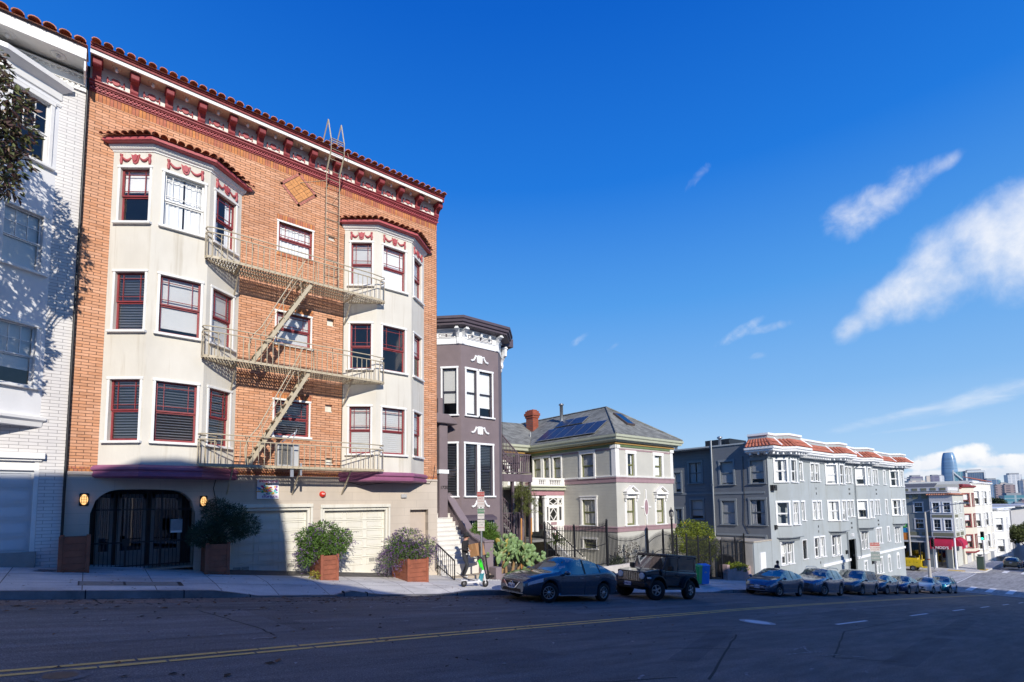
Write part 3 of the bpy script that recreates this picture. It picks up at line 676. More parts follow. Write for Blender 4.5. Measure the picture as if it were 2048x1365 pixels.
# caged lamps beside the arch
for x, z in ((-.06, .27), (2.73, .2)):
    mb = MB(); FB.box(mb, XB(x)-.1, XB(x)+.1, z-.17, z+.17, .012, .05); W = mb.build('wall_lamp', MATS['dark_iron'], B, bevel=.05)
    mb = MB(); mb.lathe([(0, .13)]+[(.085*math.sin(k*PI/12), .06+.07*math.cos(k*PI/12)) for k in range(1, 7)], (0, 0, 0), 14)
    vs = [(x+px, 18-.012-d, z+py*1.7) for px, py, d in mb.v]; mb.v = vs; mb.build('lamp_shade', emis('lamp_glow', (1, .56, .2), 1.0), W)
    mb = MB()
    for k in (-.05, 0, .05): mb.tube([FB.p(XB(x)+k, z-.15, .05), FB.p(XB(x)+k, z-.08, .14), FB.p(XB(x)+k, z+.08, .14), FB.p(XB(x)+k, z+.15, .05)], .005, 4)
    for k in (-.07, 0, .07): mb.tube([FB.p(XB(x)-.09, z+k, .05), FB.p(XB(x)-.05, z+k, .14), FB.p(XB(x)+.05, z+k, .14), FB.p(XB(x)+.09, z+k, .05)], .005, 4)
    mb.build('lamp_cage', plain('brass', (.35, .22, .07), .4, .1, metal=.8), W)
mb = MB(); mb.lathe([(.11, .02), (.1, .08), (.06, .11), (0, .115)], (6.32, 18, .42), 18, axis='y'); mb.v = [(x, 36-y, z) for x, y, z in mb.v]; mb.f = [f[::-1] for f in mb.f]
bell = mb.build('alarm_bell', plain('signal_red', (.6, .03, .015), .4, .08), B); text_mesh('bell_mark', '90', MATS['white_paint'], bell, (6.32, 17.885, .43), (1, 0, 0), (0, 0, 1), .09)
mb = MB(); FB.box(mb, XB(9.33), XB(9.57), .28, .43, .012, .09); mb.build('floodlight', plain('grey_plastic', (.42, .42, .42), .5, .05), B, bevel=.02)
mb = MB(); mb.tube([(3.05, 17.96, .95), (2.98, 17.96, .6), (3.06, 17.96, .2), (3.1, 17.96, -.2), (3.0, 17.96, -.6)], .012, 5); mb.tube([(6.9, 17.97, .95), (7.7, 17.93, .75), (8.6, 17.95, .85), (9.6, 17.97, .88), (10.6, 17.96, .85), (10.78, 17.96, 1.1), (10.85, 17.97, 1.6)], .012, 5); mb.tube([(6.98, 17.97, 10.1), (6.96, 17.97, 8), (6.98, 17.97, 5), (6.95, 17.97, 1.3)], .014, 5); mb.tube([(-.47, 17.93, 12.5), (-.47, 17.93, 1), (-.47, 17.93, -1.4)], .035, 6)
mb.build('cable', MATS['dark_iron'], B)
# belt, dentils, frieze, brackets, soffit, tiles
mb = MB(); e = FB.w
for z0, z1, d in ((11.86, 11.9, .03), (11.9, 12.0, .05), (12.0, 12.03, .1), (12.03, 12.1, .13), (12.1, 12.13, .17)): FB.box(mb, 0, e, z0, z1, -.02, d)
mb.build('belt_moulding', MATS['oxblood'], B)
mb = MB(); u = .03
while u < e-.05: FB.box(mb, u, u+.045, 11.91, 11.955, .05, .075); FB.box(mb, u+.045, u+.09, 11.955, 12.0, .05, .075); u += .09
mb.build('dentils', MATS['rosered'], B)
mb = MB(); FB.wall(mb, 0, e, 12.13, 12.7, (), d=.05)
BX = [-.29+.857*i for i in range(14)]
for a, b in zip(BX, BX[1:]):
    for q in ((a+.2, b-.2, 12.19, 12.2), (a+.2, b-.2, 12.47, 12.48), (a+.2, a+.21, 12.2, 12.47), (b-.21, b-.2, 12.2, 12.47)): FB.box(mb, XB(q[0]), XB(q[1]), q[2], q[3], .05, .06)
mb.build('frieze', MATS['offwhite_paint'], B)
for a, b in zip(BX, BX[1:]):
    c = (a+b)/2; mb = MB(); o = FB.p(XB(c), 12.33, .05)
    mb.prism([(.085*math.cos(t*PI/5), .075*math.sin(t*PI/5)) for t in range(10)], o, (1, 0, 0), (0, 0, 1), (0, -.045, 0)); mb.prism([(-.1, .06), (.1, .06), (.06, .1), (-.06, .1)], o, (1, 0, 0), (0, 0, 1), (0, -.04, 0))
    for s in (-1, 1): mb.tube([o+V((s*.08, -.02, 0)), o+V((s*.13, -.02, -.04)), o+V((s*.18, -.02, .0))], .018, 5); mb.tube([o+V((s*.19, -.02, .09)), o+V((s*.19, -.02, -.09))], [.022, .018], 6)
    mb.build('medallion', MATS['rosered'], B)
    mb = MB(); mb.lathe([(.12, 0), (.12, -.02), (.09, -.03), (.05, -.02)], (c, 17.7, 12.655), 14); mb.lathe([(.03, 0), (.035, -.05), (.05, -.09), (.035, -.13), (0, -.14)], (c, 17.7, 12.645), 10, 1); mb.build('soffit_light', [MATS['cream_soffit'], MATS['white_paint']], B)
for x in BX:
    mb = MB(); prof = [(0, 12.14), (.06, 12.13), (.11, 12.21), (.1, 12.29), (.17, 12.38), (.27, 12.42), (.33, 12.39), (.40, 12.43), (.42, 12.52), (.40, 12.62), (0, 12.63)]
    mb.prism(prof, (x-.1 if x < 10.6 else x-.05, 17.95, 0), (0, -1, 0), (0, 0, 1), (.2, 0, 0))
    mb.box(x-.13 if x < 10.6 else x-.1, 17.54, 12.56, x+.13, 17.95, 12.61); mb.build('bracket', MATS['oxblood'], B, bevel=.012)
mb = MB(); mb.face([(-.45, 17.95, 12.66), (10.95, 17.95, 12.66), (10.95, 17.46, 12.62), (-.45, 17.46, 12.62)]); mb.build('soffit', MATS['cream_soffit'], B)
mb = MB(); mb.box(-.45, 17.42, 12.595, 10.95, 17.46, 12.71); mb.box(-.45, 17.46, 12.67, 10.95, 17.95, 12.71); mb.build('fascia', MATS['white_paint'], B)
mb = MB(); mb.box(-.45, 17.38, 12.71, 10.97, 17.44, 12.82); mb.box(10.9, 17.4, 12.6, 10.97, 18.0, 12.84); mb.box(-.45, 17.34, 12.78, 10.97, 17.385, 12.83)
mb.build('gutter_board', MATS['oxblood'], B)
mb = MB(); barrel_tiles(mb, (-.45, 17.27, 12.82), (11.0, 17.27, 12.82), (-.45, 18.7, 13.22), (11.0, 18.7, 13.22), pitch=.253, rad=.092, courses=3); mb.build('tile_roof', MATS['terracotta'], B)
# bays
ROWS = [(8.17, 9.8), (5.0, 6.7), (1.88, 3.6)]
LW = [(.22, 1.04), (.27, 1.27), (.22, 1.0)]; RW = [(.24, 1.0), (.25, 1.16), (.2, .92)]
for pts, wins, which in ((LBp, LW, 'L'), (RBp, RW, 'R')):
    hol = [[(a, b, z0, z1) for z0, z1 in ROWS] for a, b in wins]
    o, frs = bay(B, pts, 1.1, 10.45, hol, MATS['stucco'])
    ww = MATS['white_paint']; red = MATS['oxblood']
    for k, (fr, (a, b)) in enumerate(zip(frs, wins)):
        for r, (z0, z1) in enumerate(ROWS):
            kw = dict(blind='open', bl=1., blindm=MATS['blind_white'])
            sash = red
            if which == 'L':
                if r == 0: kw = dict(blind='shade', bl=.38) if k == 0 else dict(blind='curtain', bl=.95) if k == 1 else dict(blind='curtain', bl=.7)
                if r == 0 and k == 1: sash = ww
                if r == 1: kw = dict(blind='slat', bl=(.97, .9, .97)[k]) if k else dict(blind='open', bl=1.)
            else:
                if r == 0: kw = dict(blind='slat', bl=1.) if k != 1 else dict(blind='shade', bl=.97)
                if r == 1: kw = dict(blind=None) if k < 2 else dict(blind='slat', bl=.5)
                if r == 2: kw = dict(blind='slat', bl=.96 if k < 2 else .8)
            window(B, fr, a, b, z0, z1, trim=.065, proud=.025, cas=ww, sash=sash, st=.05, **kw)
        garland(B, fr, (a+b)/2, 10.08, min(.86, b-a-.02), MATS['rosered'])
    P = miter_path(pts, ((-1, 0)), ((1, 0)))
    P[0] = (pts[0][0], pts[0][1], -.9, -.35); P[-1] = (pts[-1][0], pts[-1][1], .9, -.35)
    mb = MB(); extr_profile(mb, [(0, 10.27), (.03, 10.28), (.035, 10.31), (.09, 10.34), (.14, 10.42), (.14, 10.45)], P)
    mb.build('bay_cornice', MATS['white_paint'], B)
    mb = MB(); nb = 0
    for (a, b) in zip(P, P[1:]):
        L = math.hypot(b[0]-a[0], b[1]-a[1]); n = int(L/.07)
        for i in range(n):
            t = (i+.5)/n; x, y = lerp(a[0], b[0], t)+lerp(a[2], b[2], t)*.09, lerp(a[1], b[1], t)+lerp(a[3], b[3], t)*.09
            mb.lathe([(.0, .035), (.03, .01), (.03, -.02), (0, -.04)], (x, y, 10.385), 6)
    mb.build('carved_leaves', MATS['offwhite_paint'], B)
    mb = MB(); extr_profile(mb, [(.1, 10.45), (.27, 10.45), (.31, 10.47), (.31, 10.56), (.1, 10.56)], P); mb.build('bay_fascia', MATS['rosered'], B)
    mb = MB(); E = [V((x+nx*.36, y+ny*.36, 10.57)) for x, y, nx, ny in P]; xc = (pts[0][0]+pts[3][0])/2
    Rg = [V((pts[0][0]+.15, 18, 10.86)), V((pts[1][0]+.05, 17.99, 10.9)), V((pts[2][0]-.05, 17.99, 10.9)), V((pts[3][0]-.15, 18, 10.86))]
    for i in range(3): barrel_tiles(mb, E[i], E[i+1], Rg[i], Rg[i+1], pitch=.215, rad=.085, courses=2, seed=i+3)
    for i in (1, 2): mb.tube([E[i]+V((0, 0, .08)), Rg[i]+V((0, 0, .08))], .08, 7)
    mb.build('bay_roof', MATS['terracotta'], B)
    mb = MB(); extr_profile(mb, [(0, 1.22), (.09, 1.2), (.16, 1.14), (.16, 1.08), (.1, 1.04), (.1, 1.0), (.13, .97), (.12, .9), (.05, .86), (0, .86)], P)
    mb.face([(x+nx*.05, y+ny*.05, .862) for x, y, nx, ny in P]); mb.build('bay_base', MATS['plum'], B)
for r, c in enumerate(CEN):
    window(B, FB, *c, trim=.06, proud=.01, cas=MATS['white_paint'], sash=MATS['oxblood'], st=.055, blind=('curtain', 'slat', 'open')[r], bl=(1.0, .95, 1)[r], sill=r != 0)
# banner, air conditioner on the landing
t = thing('banner', 'square white banner of colourful paint splashes reading SPREAD LOVE STOP HATE on the garage wall', 'banner', (4.54, 17.95, .3))
mb = MB(); mb.box(4.21, 17.94, .27, 4.87, 17.955, .9); S = mb.build('sheet', plain('banner_white', (.8, .8, .82), .5, .03), t)
cols = [plain('ink%d' % i, c, .5, .05) for i, c in enumerate(((.5, .03, .2), (.02, .3, .12), (.05, .2, .55), (.7, .3, .03), (.25, .04, .35), (.1, .5, .5), (.65, .55, .05), (.6, .05, .05)))]
mb = MB(); q = random.Random(8)
for i in range(60):
    x, z = q.gauss(4.54, .14), q.gauss(.58, .085); x = min(4.8, max(4.26, x)); z = min(.76, max(.4, z)); a = q.uniform(0, 3.1); l, w2 = q.uniform(.03, .1), q.uniform(.012, .04); k = q.randint(5, 8)
    mb.face([(x+l*math.cos(2*PI*j/k)*math.cos(a)-w2*math.sin(2*PI*j/k)*math.sin(a), 17.936-i*.00006, z+l*math.cos(2*PI*j/k)*math.sin(a)*.6+w2*math.sin(2*PI*j/k)*math.cos(a)) for j in range(k)][::1], q.randrange(8))
mb.build('paint_splash', cols, t)
text_mesh('lettering', 'SPREAD LOVE', cols[0], t, (4.54, 17.935, .835), (1, 0, 0), (0, 0, 1), .092, bold=.002); text_mesh('lettering', 'STOP HATE', cols[4], t, (4.6, 17.935, .335), (1, 0, 0), (0, 0, 1), .092, bold=.002)
# ---------------------------------------------------------------- fire escape
T = thing('fire_escape', 'tan steel fire escape with three railed platforms, stairs and a ladder on the brick front', 'fire escape', (5.3, 17.5, 1.25))
tm = MATS['tan_metal']
def plat_outline(yf=16.95, yb=17.93):
    left = [(2.95+.0, 17.62), (2.6, 17.35), (2.44, 17.12), (2.45, 17.0), (2.62, 16.96)]
    return left
for z in (7.5, 4.47, 1.27):
    P0 = MB(); yf = 16.95
    # outline: along the front, rounded at the left end, tapering at the right end
    def yback(x): return piece(x, [(2.4, 17.2), (3.5, 17.92), (7.05, 17.92), (8.05, 17.25), (8.2, 17.1)])
    def yfront(x): return piece(x, [(2.4, 17.15), (2.5, 17.02), (2.75, 16.95), (7.9, 16.95), (8.15, 17.05)])
    x = 2.44
    while x < 8.14:
        a, b = yfront(x), yback(x)
        if b-a > .05: P0.hexa((x, a, z-.012), (.046, 0, 0), (0, b-a, 0), (0, 0, .012))
        x += .078
    for y in (17.2, 17.45, 17.7):
        xa = 2.42 if y < 17.25 else (2.45+(y-17.2)*1.5); xb = 8.1 if y < 17.25 else 8.05-(y-17.25)*1.5
        P0.box(xa, y-.006, z-.05, xb, y+.006, z-.013)
    edge = [(3.5, 17.92), (2.95, 17.58), (2.5, 17.28), (2.41, 17.15), (2.44, 17.03), (2.56, 16.97), (2.75, 16.94), (5, 16.94), (7.9, 16.94), (8.16, 17.03), (8.17, 17.12), (8.05, 17.25), (7.1, 17.9)]
    for (a, b), (c, d) in zip(edge, edge[1:]): P0.bar((a, b, z-.02), (c, d, z-.02), .012, .075)
    for x in (3.35, 5.3, 7.0):
        P0.bar((x, 17.98, z-.04), (x, 16.95, z-.04), .04, .04); P0.bar((x, 17.97, z-.85), (x, 17.15, z-.05), .035, .035)
    pl = P0.build('platform', tm, T)
    r = MB(); rail = [(2.95, 17.6), (2.5, 17.28), (2.41, 17.15), (2.43, 17.02), (2.56, 16.95), (2.8, 16.92), (5, 16.92), (7.6, 16.92), (8.12, 17.0), (8.17, 17.1), (8.1, 17.22)]
    for h in (.88, .72): r.tube([(a, b, z+h) for a, b in rail], .02, 5)
    k = 0
    for (a, b), (c, d) in zip(rail, rail[1:]):
        L = math.hypot(c-a, d-b); n = max(1, round(L/.17))
        for i in range(n): r.tube([(lerp(a, c, i/n), lerp(b, d, i/n), z-.02), (lerp(a, c, i/n), lerp(b, d, i/n), z+.72)], .013, 4)
    for x in (3.6, 6.2): r.tube([(x, 16.92, z+.88), (x+.18, 17.3, z+.62)], .012, 4)
    r.build('railing', tm, pl)
def stair(a, b, name='stair'):
    a, b = V(a), V(b); d = b-a; s = MB()
    for y in (-.27, .27):
        s.hexa(a+V((0, y-.012, -.1)), d, (0, .024, 0), (0, 0, .22))
    n = 11
    for i in range(1, n):
        p = a.lerp(b, i/n); s.box(p.x-.1, p.y-.26, p.z-.015, p.x+.1, p.y+.26, p.z+.015)
    st = s.build(name, tm, T); h = MB()
    for y in (-.3,):
        h.tube([a+V((-.12, y, .05)), a+V((-.15, y, .5)), a+V((-.02, y, .85)), a+d*.12+V((0, y, .78)), b+V((-.25, y, .72)), b+V((.1, y, .8)), b+V((.12, y, 0))], .018, 6); h.tube([a+d*.1+V((-.05, y, .4)), b+V((-.3, y, .36))], .012, 5)
        for t in (.2, .5, .8): h.tube([a+d*t+V((0, y, .08)), a+d*t+V((-.05, y, .75))], .012, 4)
    h.build('handrail', tm, st)
stair((3.78, 17.28, 4.5), (5.52, 17.28, 7.46)); stair((3.76, 17.28, 1.3), (5.5, 17.28, 4.44))
mb = MB(); xs2 = (6.08, 6.55)
for x in xs2:
    mb.bar((x, 17.42, 7.5), (x, 17.42, 11.9), .045, .014); mb.bar((x, 17.42, 11.9), (x, 17.02, 12.45), .045, .014); mb.bar((x, 17.02, 12.45), (x, 17.02, 12.9), .045, .014); mb.bar((x, 17.02, 12.9), (x-.03, 17.25, 13.75), .04, .014); mb.bar((x-.03, 17.25, 13.75), (x-.06, 17.75, 13.05), .035, .014)
z = 7.75
while z < 12.9:
    y = 17.42 if z < 11.9 else lerp(17.42, 17.02, min(1, (z-11.9)/.55)); mb.tube([(xs2[0], y, z), (xs2[1], y, z)], .011, 4); z += .3
for k in range(4): mb.bar((xs2[0], 17.1+k*.1, 12.98), (xs2[1], 17.1+k*.1, 12.98), .05, .01)
mb.bar((6.08, 17.42, 11.55), (5.35, 17.98, 11.45), .03, .01); mb.tube([(6.55, 17.42, 11.2), (6.5, 17.98, 11.1)], .012, 4); mb.tube([(6.75, 17.1, 12.55), (6.8, 17.5, 13.1)], .01, 4)
mb.build('roof_ladder', tm, T)
t = thing('air_conditioner', 'grey box air conditioner standing behind the railing of the lowest fire escape platform', 'air conditioner', (4.98, 17.4, 1.28))
mb = MB(); mb.box(4.62, 17.25, 1.3, 5.3, 17.6, 2.05); c = mb.build('case', plain('ac_grey', (.45, .46, .47), .5, .06), t, bevel=.02)
mb = MB(); q = 1.36
while q < 2.0: mb.box(4.66, 17.235, q, 5.08, 17.255, q+.012); q += .028
mb.build('grille', MATS['dark_iron'], c)
mb = MB(); mb.box(4.95, 17.0, .95, 5.05, 17.06, 1.9); mb.box(5.25, 17.0, 1.0, 5.31, 17.05, 1.4); mb.bar((4.7, 17.1, 2.06), (5.1, 17.15, 2.4), .03); mb.bar((5.0, 17.1, 2.06), (5.15, 17.1, 2.5), .025); mb.build('bracket', MATS['alu'], t)
# ---------------------------------------------------------------- white painted brick building at the left edge
T = thing('painted_brick_building', 'white painted brick building with a bay, sash windows and a garage beside the brick one', 'building', (-5, 18, -1.5))
FW = FR((-12, 18), (-.5, 18)); XW = lambda x: x+12
GD = (XW(-5.4), XW(-.98), -3, 1.32)
mb = MB(); FW.wall(mb, 0, FW.w, -4, 11.9, [(XW(-3.9), XW(-1.06), 2.3, 11.3), GD], .2); mb.build('brick_wall', MATS['white_brick'], T)
mb = MB(); mb.box(-12, 18.2, -4, -11.95, 36, 12.6); mb.box(-.55, 18.02, -4, -.5, 36, 12.6); mb.box(-12, 35.9, -4, -.5, 36, 12.6); mb.box(-11.9, 18.02, 12.5, -.55, 36, 12.56); mb.build('side_walls', MATS['white_paint'], T)
BP = [(-4.4, 18), (-3.6, 17.42), (-2.08, 17.42), (-1.03, 18)]
rows = [(9.2, 10.95), (6.22, 7.75), (3.18, 4.75)]
hol = [[], [(.15, 1.35, a, b) for a, b in rows], [(.2, 1.0, a, b) for a, b in rows]]
plain('white_wall', (.74, .74, .74), .8, .05, 1.5, bmp=.15)
o, frs = bay(T, BP, 2.28, 11.35, hol, MATS['white_wall'])
for k in (1, 2):
    a, b = ((.15, 1.35), (.2, 1.0))[k-1]
    for r, (z0, z1) in enumerate(rows):
        window(T, frs[k], a, b, z0, z1, trim=.09, proud=.03, munt=(3, 2), st=.04, blind=(None, 'slat', 'slat')[r], bl=(1, 1, .72)[r], glass=MATS['window_glass'])
P = miter_path(BP, (-1, 0), (1, 0)); P[-1] = (BP[-1][0], BP[-1][1], .9, -.35)
mb = MB(); extr_profile(mb, [(0, 11.2), (.05, 11.22), (.05, 11.42), (.2, 11.5), (.3, 11.55), (.3, 11.68), (.25, 11.7), (0, 11.85)], P); extr_profile(mb, [(.0, 11.02), (.03, 11.02), (.05, 11.08), (0, 11.1)], P); mb.build('bay_cornice', MATS['white_paint'], T)
mb = MB(); extr_profile(mb, [(0, 2.42), (.14, 2.4), (.14, 2.33), (.06, 2.28), (.04, 2.16), (0, 2.14)], P); mb.face([(x+nx*.04, y+ny*.04, 2.162) for x, y, nx, ny in P]); mb.build('bay_base', MATS['white_paint'], T)
mb = MB()
for z0, z1, d in ((11.72, 11.78, .06), (11.78, 11.86, .04), (11.86, 11.9, .1), (11.9, 12.1, .08), (12.1, 12.14, .16)): FW.box(mb, 0, FW.w, z0, z1, -.02, d)
u = .02
while u < FW.w-.1: FW.box(mb, u, u+.06, 11.78, 11.85, .04, .075); FW.box(mb, u, u+.05, 12.04, 12.1, .08, .13); u += .12
mb.face([(-12, 17.95, 12.28), (-.5, 17.95, 12.28), (-.5, 17.28, 12.22), (-12, 17.28, 12.22)]); mb.box(-12, 17.24, 12.2, -.52, 17.29, 12.52); mb.box(-12, 17.29, 12.4, -.52, 17.99, 12.5); mb.box(-.56, 17.3, 11.9, -.52, 17.95, 12.5)
mb.build('cornice', MATS['white_paint'], T)
for i in range(9):
    mb = MB(); x = -1.1-.98*i; mb.lathe([(.17, 0), (.17, -.02), (.12, -.035), (.07, -.02)], (x, 17.6, 12.25), 14); mb.lathe([(.05, 0), (.06, -.05), (.04, -.1), (0, -.11)], (x, 17.6, 12.24), 10); mb.build('soffit_rosette', MATS['white_paint'], T)
mb = MB(); barrel_tiles(mb, (-12, 17.14, 12.55), (-.5, 17.14, 12.55), (-12, 18.6, 13.1), (-.5, 18.6, 13.1), pitch=.3, rad=.12, courses=3, seed=9); mb.build('tile_roof', MATS['terracotta'], T)
plain('white_door', (.62, .64, .66), .5, .05, 2)
D = garage_door(T, FW, GD[0]+.12, GD[1]-.1, -1.05, 1.02, -.12, 5, 2, MATS['white_door'], vents=False)
f = MB(); FW.box(f, GD[0], GD[0]+.12, -3, 1.32, -.2, -.01); FW.box(f, GD[1]-.1, GD[1], -3, 1.32, -.2, -.01); FW.box(f, GD[0], GD[1], 1.02, 1.32, -.2, -.04); FW.box(f, GD[0]-.02, GD[1]+.1, 1.32, 1.48, -.02, .12); FW.box(f, GD[0]-.02, GD[1]+.04, 1.26, 1.32, -.02, .05); f.build('door_frame', MATS['white_paint'], D, bevel=.01)
mb = MB(); mb.hexa((-7, 17.85, -1.45), (6.05, 0, 0), (0, .3, 0), (0, 0, .4)); mb.build('threshold', plain('step_concrete', (.3, .29, .27), .9, .15), T)
# ---------------------------------------------------------------- narrow mauve house with a bay and white cornice
plain('mauve', (.185, .145, .155), .8, .1, 1.5, bmp=.35, bscale=18); plain('mauve_dark', (.085, .065, .085), .6, .1, 3); plain('mauve_wood', (.13, .095, .11), .6, .15, 4); plain('trim_white', (.80, .81, .82), .5, .04, 4); plain('navy_sash', (.05, .055, .08), .5, .1)
T = thing('mauve_house', 'narrow mauve stucco house with a three sided bay, white cornice and front stairs', 'house', (14, 20, -3))
PB = [(12.45, 21.07), (13.52, 20), (15.8, 20), (16.6, 20.8)]
L2, L1 = (4.27, 6.52), (.4, 2.88)
frs = [FR(a, b) for a, b in zip(PB, PB[1:])]
hol = [[(.5, 1.28, *L2), (.5, 1.28, *L1)], [(.32, .92, *L2), (1.08, 1.86, *L2), (.24, .92, *L1), (1.1, 1.86, *L1)], []]
hol[0] = [(.62, 1.3, *L2), (.62, 1.3, *L1)]
bay(T, PB, -4.6, 8.35, hol, MATS['mauve'])
for k in (0, 1):
    for j, h in enumerate(hol[k]):
        up = h[2] > 3
        window(T, frs[k], *h, trim=.085, proud=.03, cas=MATS['trim_white'], sash=MATS['navy_sash'], munt=None, st=.045, blind='shade' if up and k else 'slat' if up else 'open', bl=(.93 if j == 0 else .78) if up and k else .75 if up else 1., blindm=MATS['blind_white'])
mb = MB(); mb.box(10.98, 21.07, -4.6, 12.46, 21.1, 8.35); mb.box(16.58, 20.8, -4.6, 16.62, 34, 8.35); mb.box(10.98, 34, -4.6, 16.6, 34.1, 8.35); mb.box(10.98, 21.1, -4.6, 11.0, 34, 8.35); mb.box(10.98, 21, 8.3, 16.6, 34, 8.4); mb.build('side_walls', MATS['mauve'], T)
MPATH = miter_path([(11, 21.07), (12.45, 21.07), (13.52, 20), (15.8, 20), (16.6, 20.8), (16.6, 21.2), (17.0, 21.2)])
MP2 = miter_path([(11, 21.07), (12.45, 21.07), (13.52, 20), (15.8, 20), (16.6, 20.8)], None, None)
mb = MB(); extr_profile(mb, [(0, 7.68), (.06, 7.7), (.06, 7.82), (.03, 7.84), (.03, 7.98), (.07, 8.0), (.03, 8.05), (.03, 8.4), (.1, 8.45), (0, 8.5)], MP2); mb.build('frieze', MATS['trim_white'], T)
mb = MB(); extr_profile(mb, [(0, 8.44), (.5, 8.5), (.5, 8.58), (.58, 8.62), (.6, 8.72), (.66, 8.76), (.66, 8.88), (0, 9.0)], MP2); mb.build('cornice', MATS['mauve_dark'], T)
mb = MB()
mb.hexa((16.6, 20.75, 8.44), (.85, 0, 0), (0, 2, 0), (0, 0, .45)); mb.hexa((16.6, 20.95, 8.3), (.65, 0, 0), (0, 2, 0), (0, 0, .16)); mb.build('side_cornice', MATS['mauve_dark'], T)
def console(o, n, u, z0=7.7, z1=8.44, d=.42, w=.15):
    mb = MB(); mb.prism([(0, z0), (.09, z0), (.12, z0+.12), (.09, z0+.3), (.16, z0+.42), (d*.7, z0+.55), (d, z0+.6), (d+.03, z1), (0, z1)], V(o)-V(u)*w/2, n, (0, 0, 1), V(u)*w); mb.hexa(V(o)-V(u)*(w/2+.03)+V((0, 0, z1-.12)), V(u)*(w+.06), V(n)*(d+.06), (0, 0, .06)); return mb.build('console', MATS['trim_white'], T, bevel=.012)
f1 = frs[1]; f0 = frs[0]
for u in (.1, 2.18): console(f1.p(u, 0), f1.n, f1.u)
for u in (.2, 1.4): console(f0.p(u, 0), f0.n, f0.u)
console((16.75, 20.95, 0), (0, -1, 0), (1, 0, 0), 7.2, 8.3); 
mb = MB(); mb.box(16.6, 20.9, 7.0, 16.8, 21.1, 7.45); mb.build('corbel', MATS['trim_white'], T, bevel=.03)
for u in (.62, 1.14, 1.66):
    mb = MB(); f1.box(mb, u-.05, u+.05, 8.2, 8.42, .03, .2); mb.build('modillion', MATS['trim_white'], T, bevel=.02)
mb = MB()
for fr, a, b in ((f1, .42, 1.88), (f0, .45, 1.2)):
    for q in ((a, b, 8.05, 8.07), (a, b, 8.2, 8.22), (a, a+.02, 8.07, 8.2), (b-.02, b, 8.07, 8.2), (a+.12, b-.12, 8.13, 8.145), ((a+b)/2-.03, (a+b)/2+.03, 8.07, 8.2)): fr.box(mb, *q, .03, .05)
mb.build('frieze_panel', MATS['mauve_dark'], T)
for z in (7.1, 3.57, .0):   # plaster ornaments
    mb = MB(); o = f1.p(1.1, z, 0)
    mb.prism([(-.17, .14), (-.1, .2), (.1, .2), (.17, .14), (.15, -.16), (.1, -.2), (.05, -.17), (0, -.21), (-.05, -.17), (-.1, -.2), (-.15, -.16)], o, f1.u, (0, 0, 1), f1.n*.05)
    for s in (-1, 1):
        mb.tube([o+f1.u*s*.17+V((0, -.03, .12)), o+f1.u*s*.24+V((0, -.03, .14)), o+f1.u*s*.27+V((0, -.03, .05)), o+f1.u*s*.36+V((0, -.03, -.08)), o+f1.u*s*.48+V((0, -.03, -.12)), o+f1.u*s*.52+V((0, -.03, -.08))], [.05, .06, .05, .055, .06, .04], 7)
    mb.build('ornament', MATS['trim_white'], T)
# porch pier with little hood, number, white band
mb = MB(); mb.box(12.3, 19.95, -3.5, 12.75, 20.5, 3.72); mb.box(12.3, 20.05, 4.0, 12.55, 20.5, 4.95)
mb.prism([(11.0, 3.72), (13.2, 3.72), (13.1, 3.85), (12.7, 4.15), (11.0, 4.2)], (0, 19.75, 0), (1, 0, 0), (0, 0, 1), (0, .8, 0)); P_ = mb.build('porch_pier', MATS['mauve'], T, bevel=.03)
mb = MB(); mb.box(12.26, 19.92, 1.42, 12.78, 20.52, 1.6); mb.build('white_band', MATS['trim_white'], T)
text_mesh('house_number', '1720', MATS['dark_iron'], T, (12.53, 19.94, .78), (1, 0, .06), (0, 0, 1), .21, .012)
# basement grille
mb = MB(); mb.box(13.75, 19.985, -1.35, 15.4, 20.0, -.75); bw = mb.build('basement_window', MATS['dark_glass'], T)
mb = MB(); x = 13.8
while x < 15.4: mb.box(x-.018, 19.9, -1.35, x+.018, 19.93, -.72); x += .14
mb.build('grille', MATS['trim_white'], bw)
mb = MB(); mb.hexa((13.6, 19.98, -.62), (1.75, 0, 0), (0, -.35, -.14), (0, .02, .12)); 
mb.build('awning', MATS['mauve_dark'], bw)
# stairs and balustrade
mb = MB(); nst = 13; y0, z0 = 17.75, -2.62
for i in range(nst):
    mb.box(10.99, y0+i*.215, -3.4, 12.95, 21.0, z0+(i+1)*.185)
    mb.box(10.99, y0+i*.215-.025, z0+(i+1)*.185-.035, 12.95, y0+i*.215+.01, z0+(i+1)*.185+.004)
mb.build('front_stairs', plain('stair_white', (.66, .64, .60), .7, .08, 3), T)
mb = MB(); mb.prism([(17.7, -4), (20.6, -4), (20.6, .45), (20.3, .3), (19.6, -.35), (18.7, -1.15), (18.2, -1.45), (17.7, -1.62)], (12.95, 0, 0), (0, 1, 0), (0, 0, 1), (.26, 0, 0)); mb.build('balustrade', MATS['mauve'], T, bevel=.02)
mb = MB(); mb.prism([(17.65, -1.62), (17.65, -1.52), (18.2, -1.36), (18.7, -1.06), (19.6, -.26), (20.3, .4), (20.6, .56), (20.6, .45), (20.3, .3), (19.6, -.35), (18.7, -1.15), (18.2, -1.45)], (12.88, 0, 0), (0, 1, 0), (0, 0, 1), (.4, 0, 0)); mb.box(12.85, 17.3, -3.2, 13.3, 17.75, -1.6); mb.box(12.82, 17.27, -1.6, 13.33, 17.78, -1.52); mb.build('coping', plain('mauve_light', (.22, .175, .19), .7, .08), T, bevel=.015)
mb = MB(); mb.lathe([(.06, 0), (.06, .35), (.12, .36), (.1, .5), (0, .55)], (14.2, 21.4, 8.98), 10); mb.build('roof_vent', MATS['galv'], T)
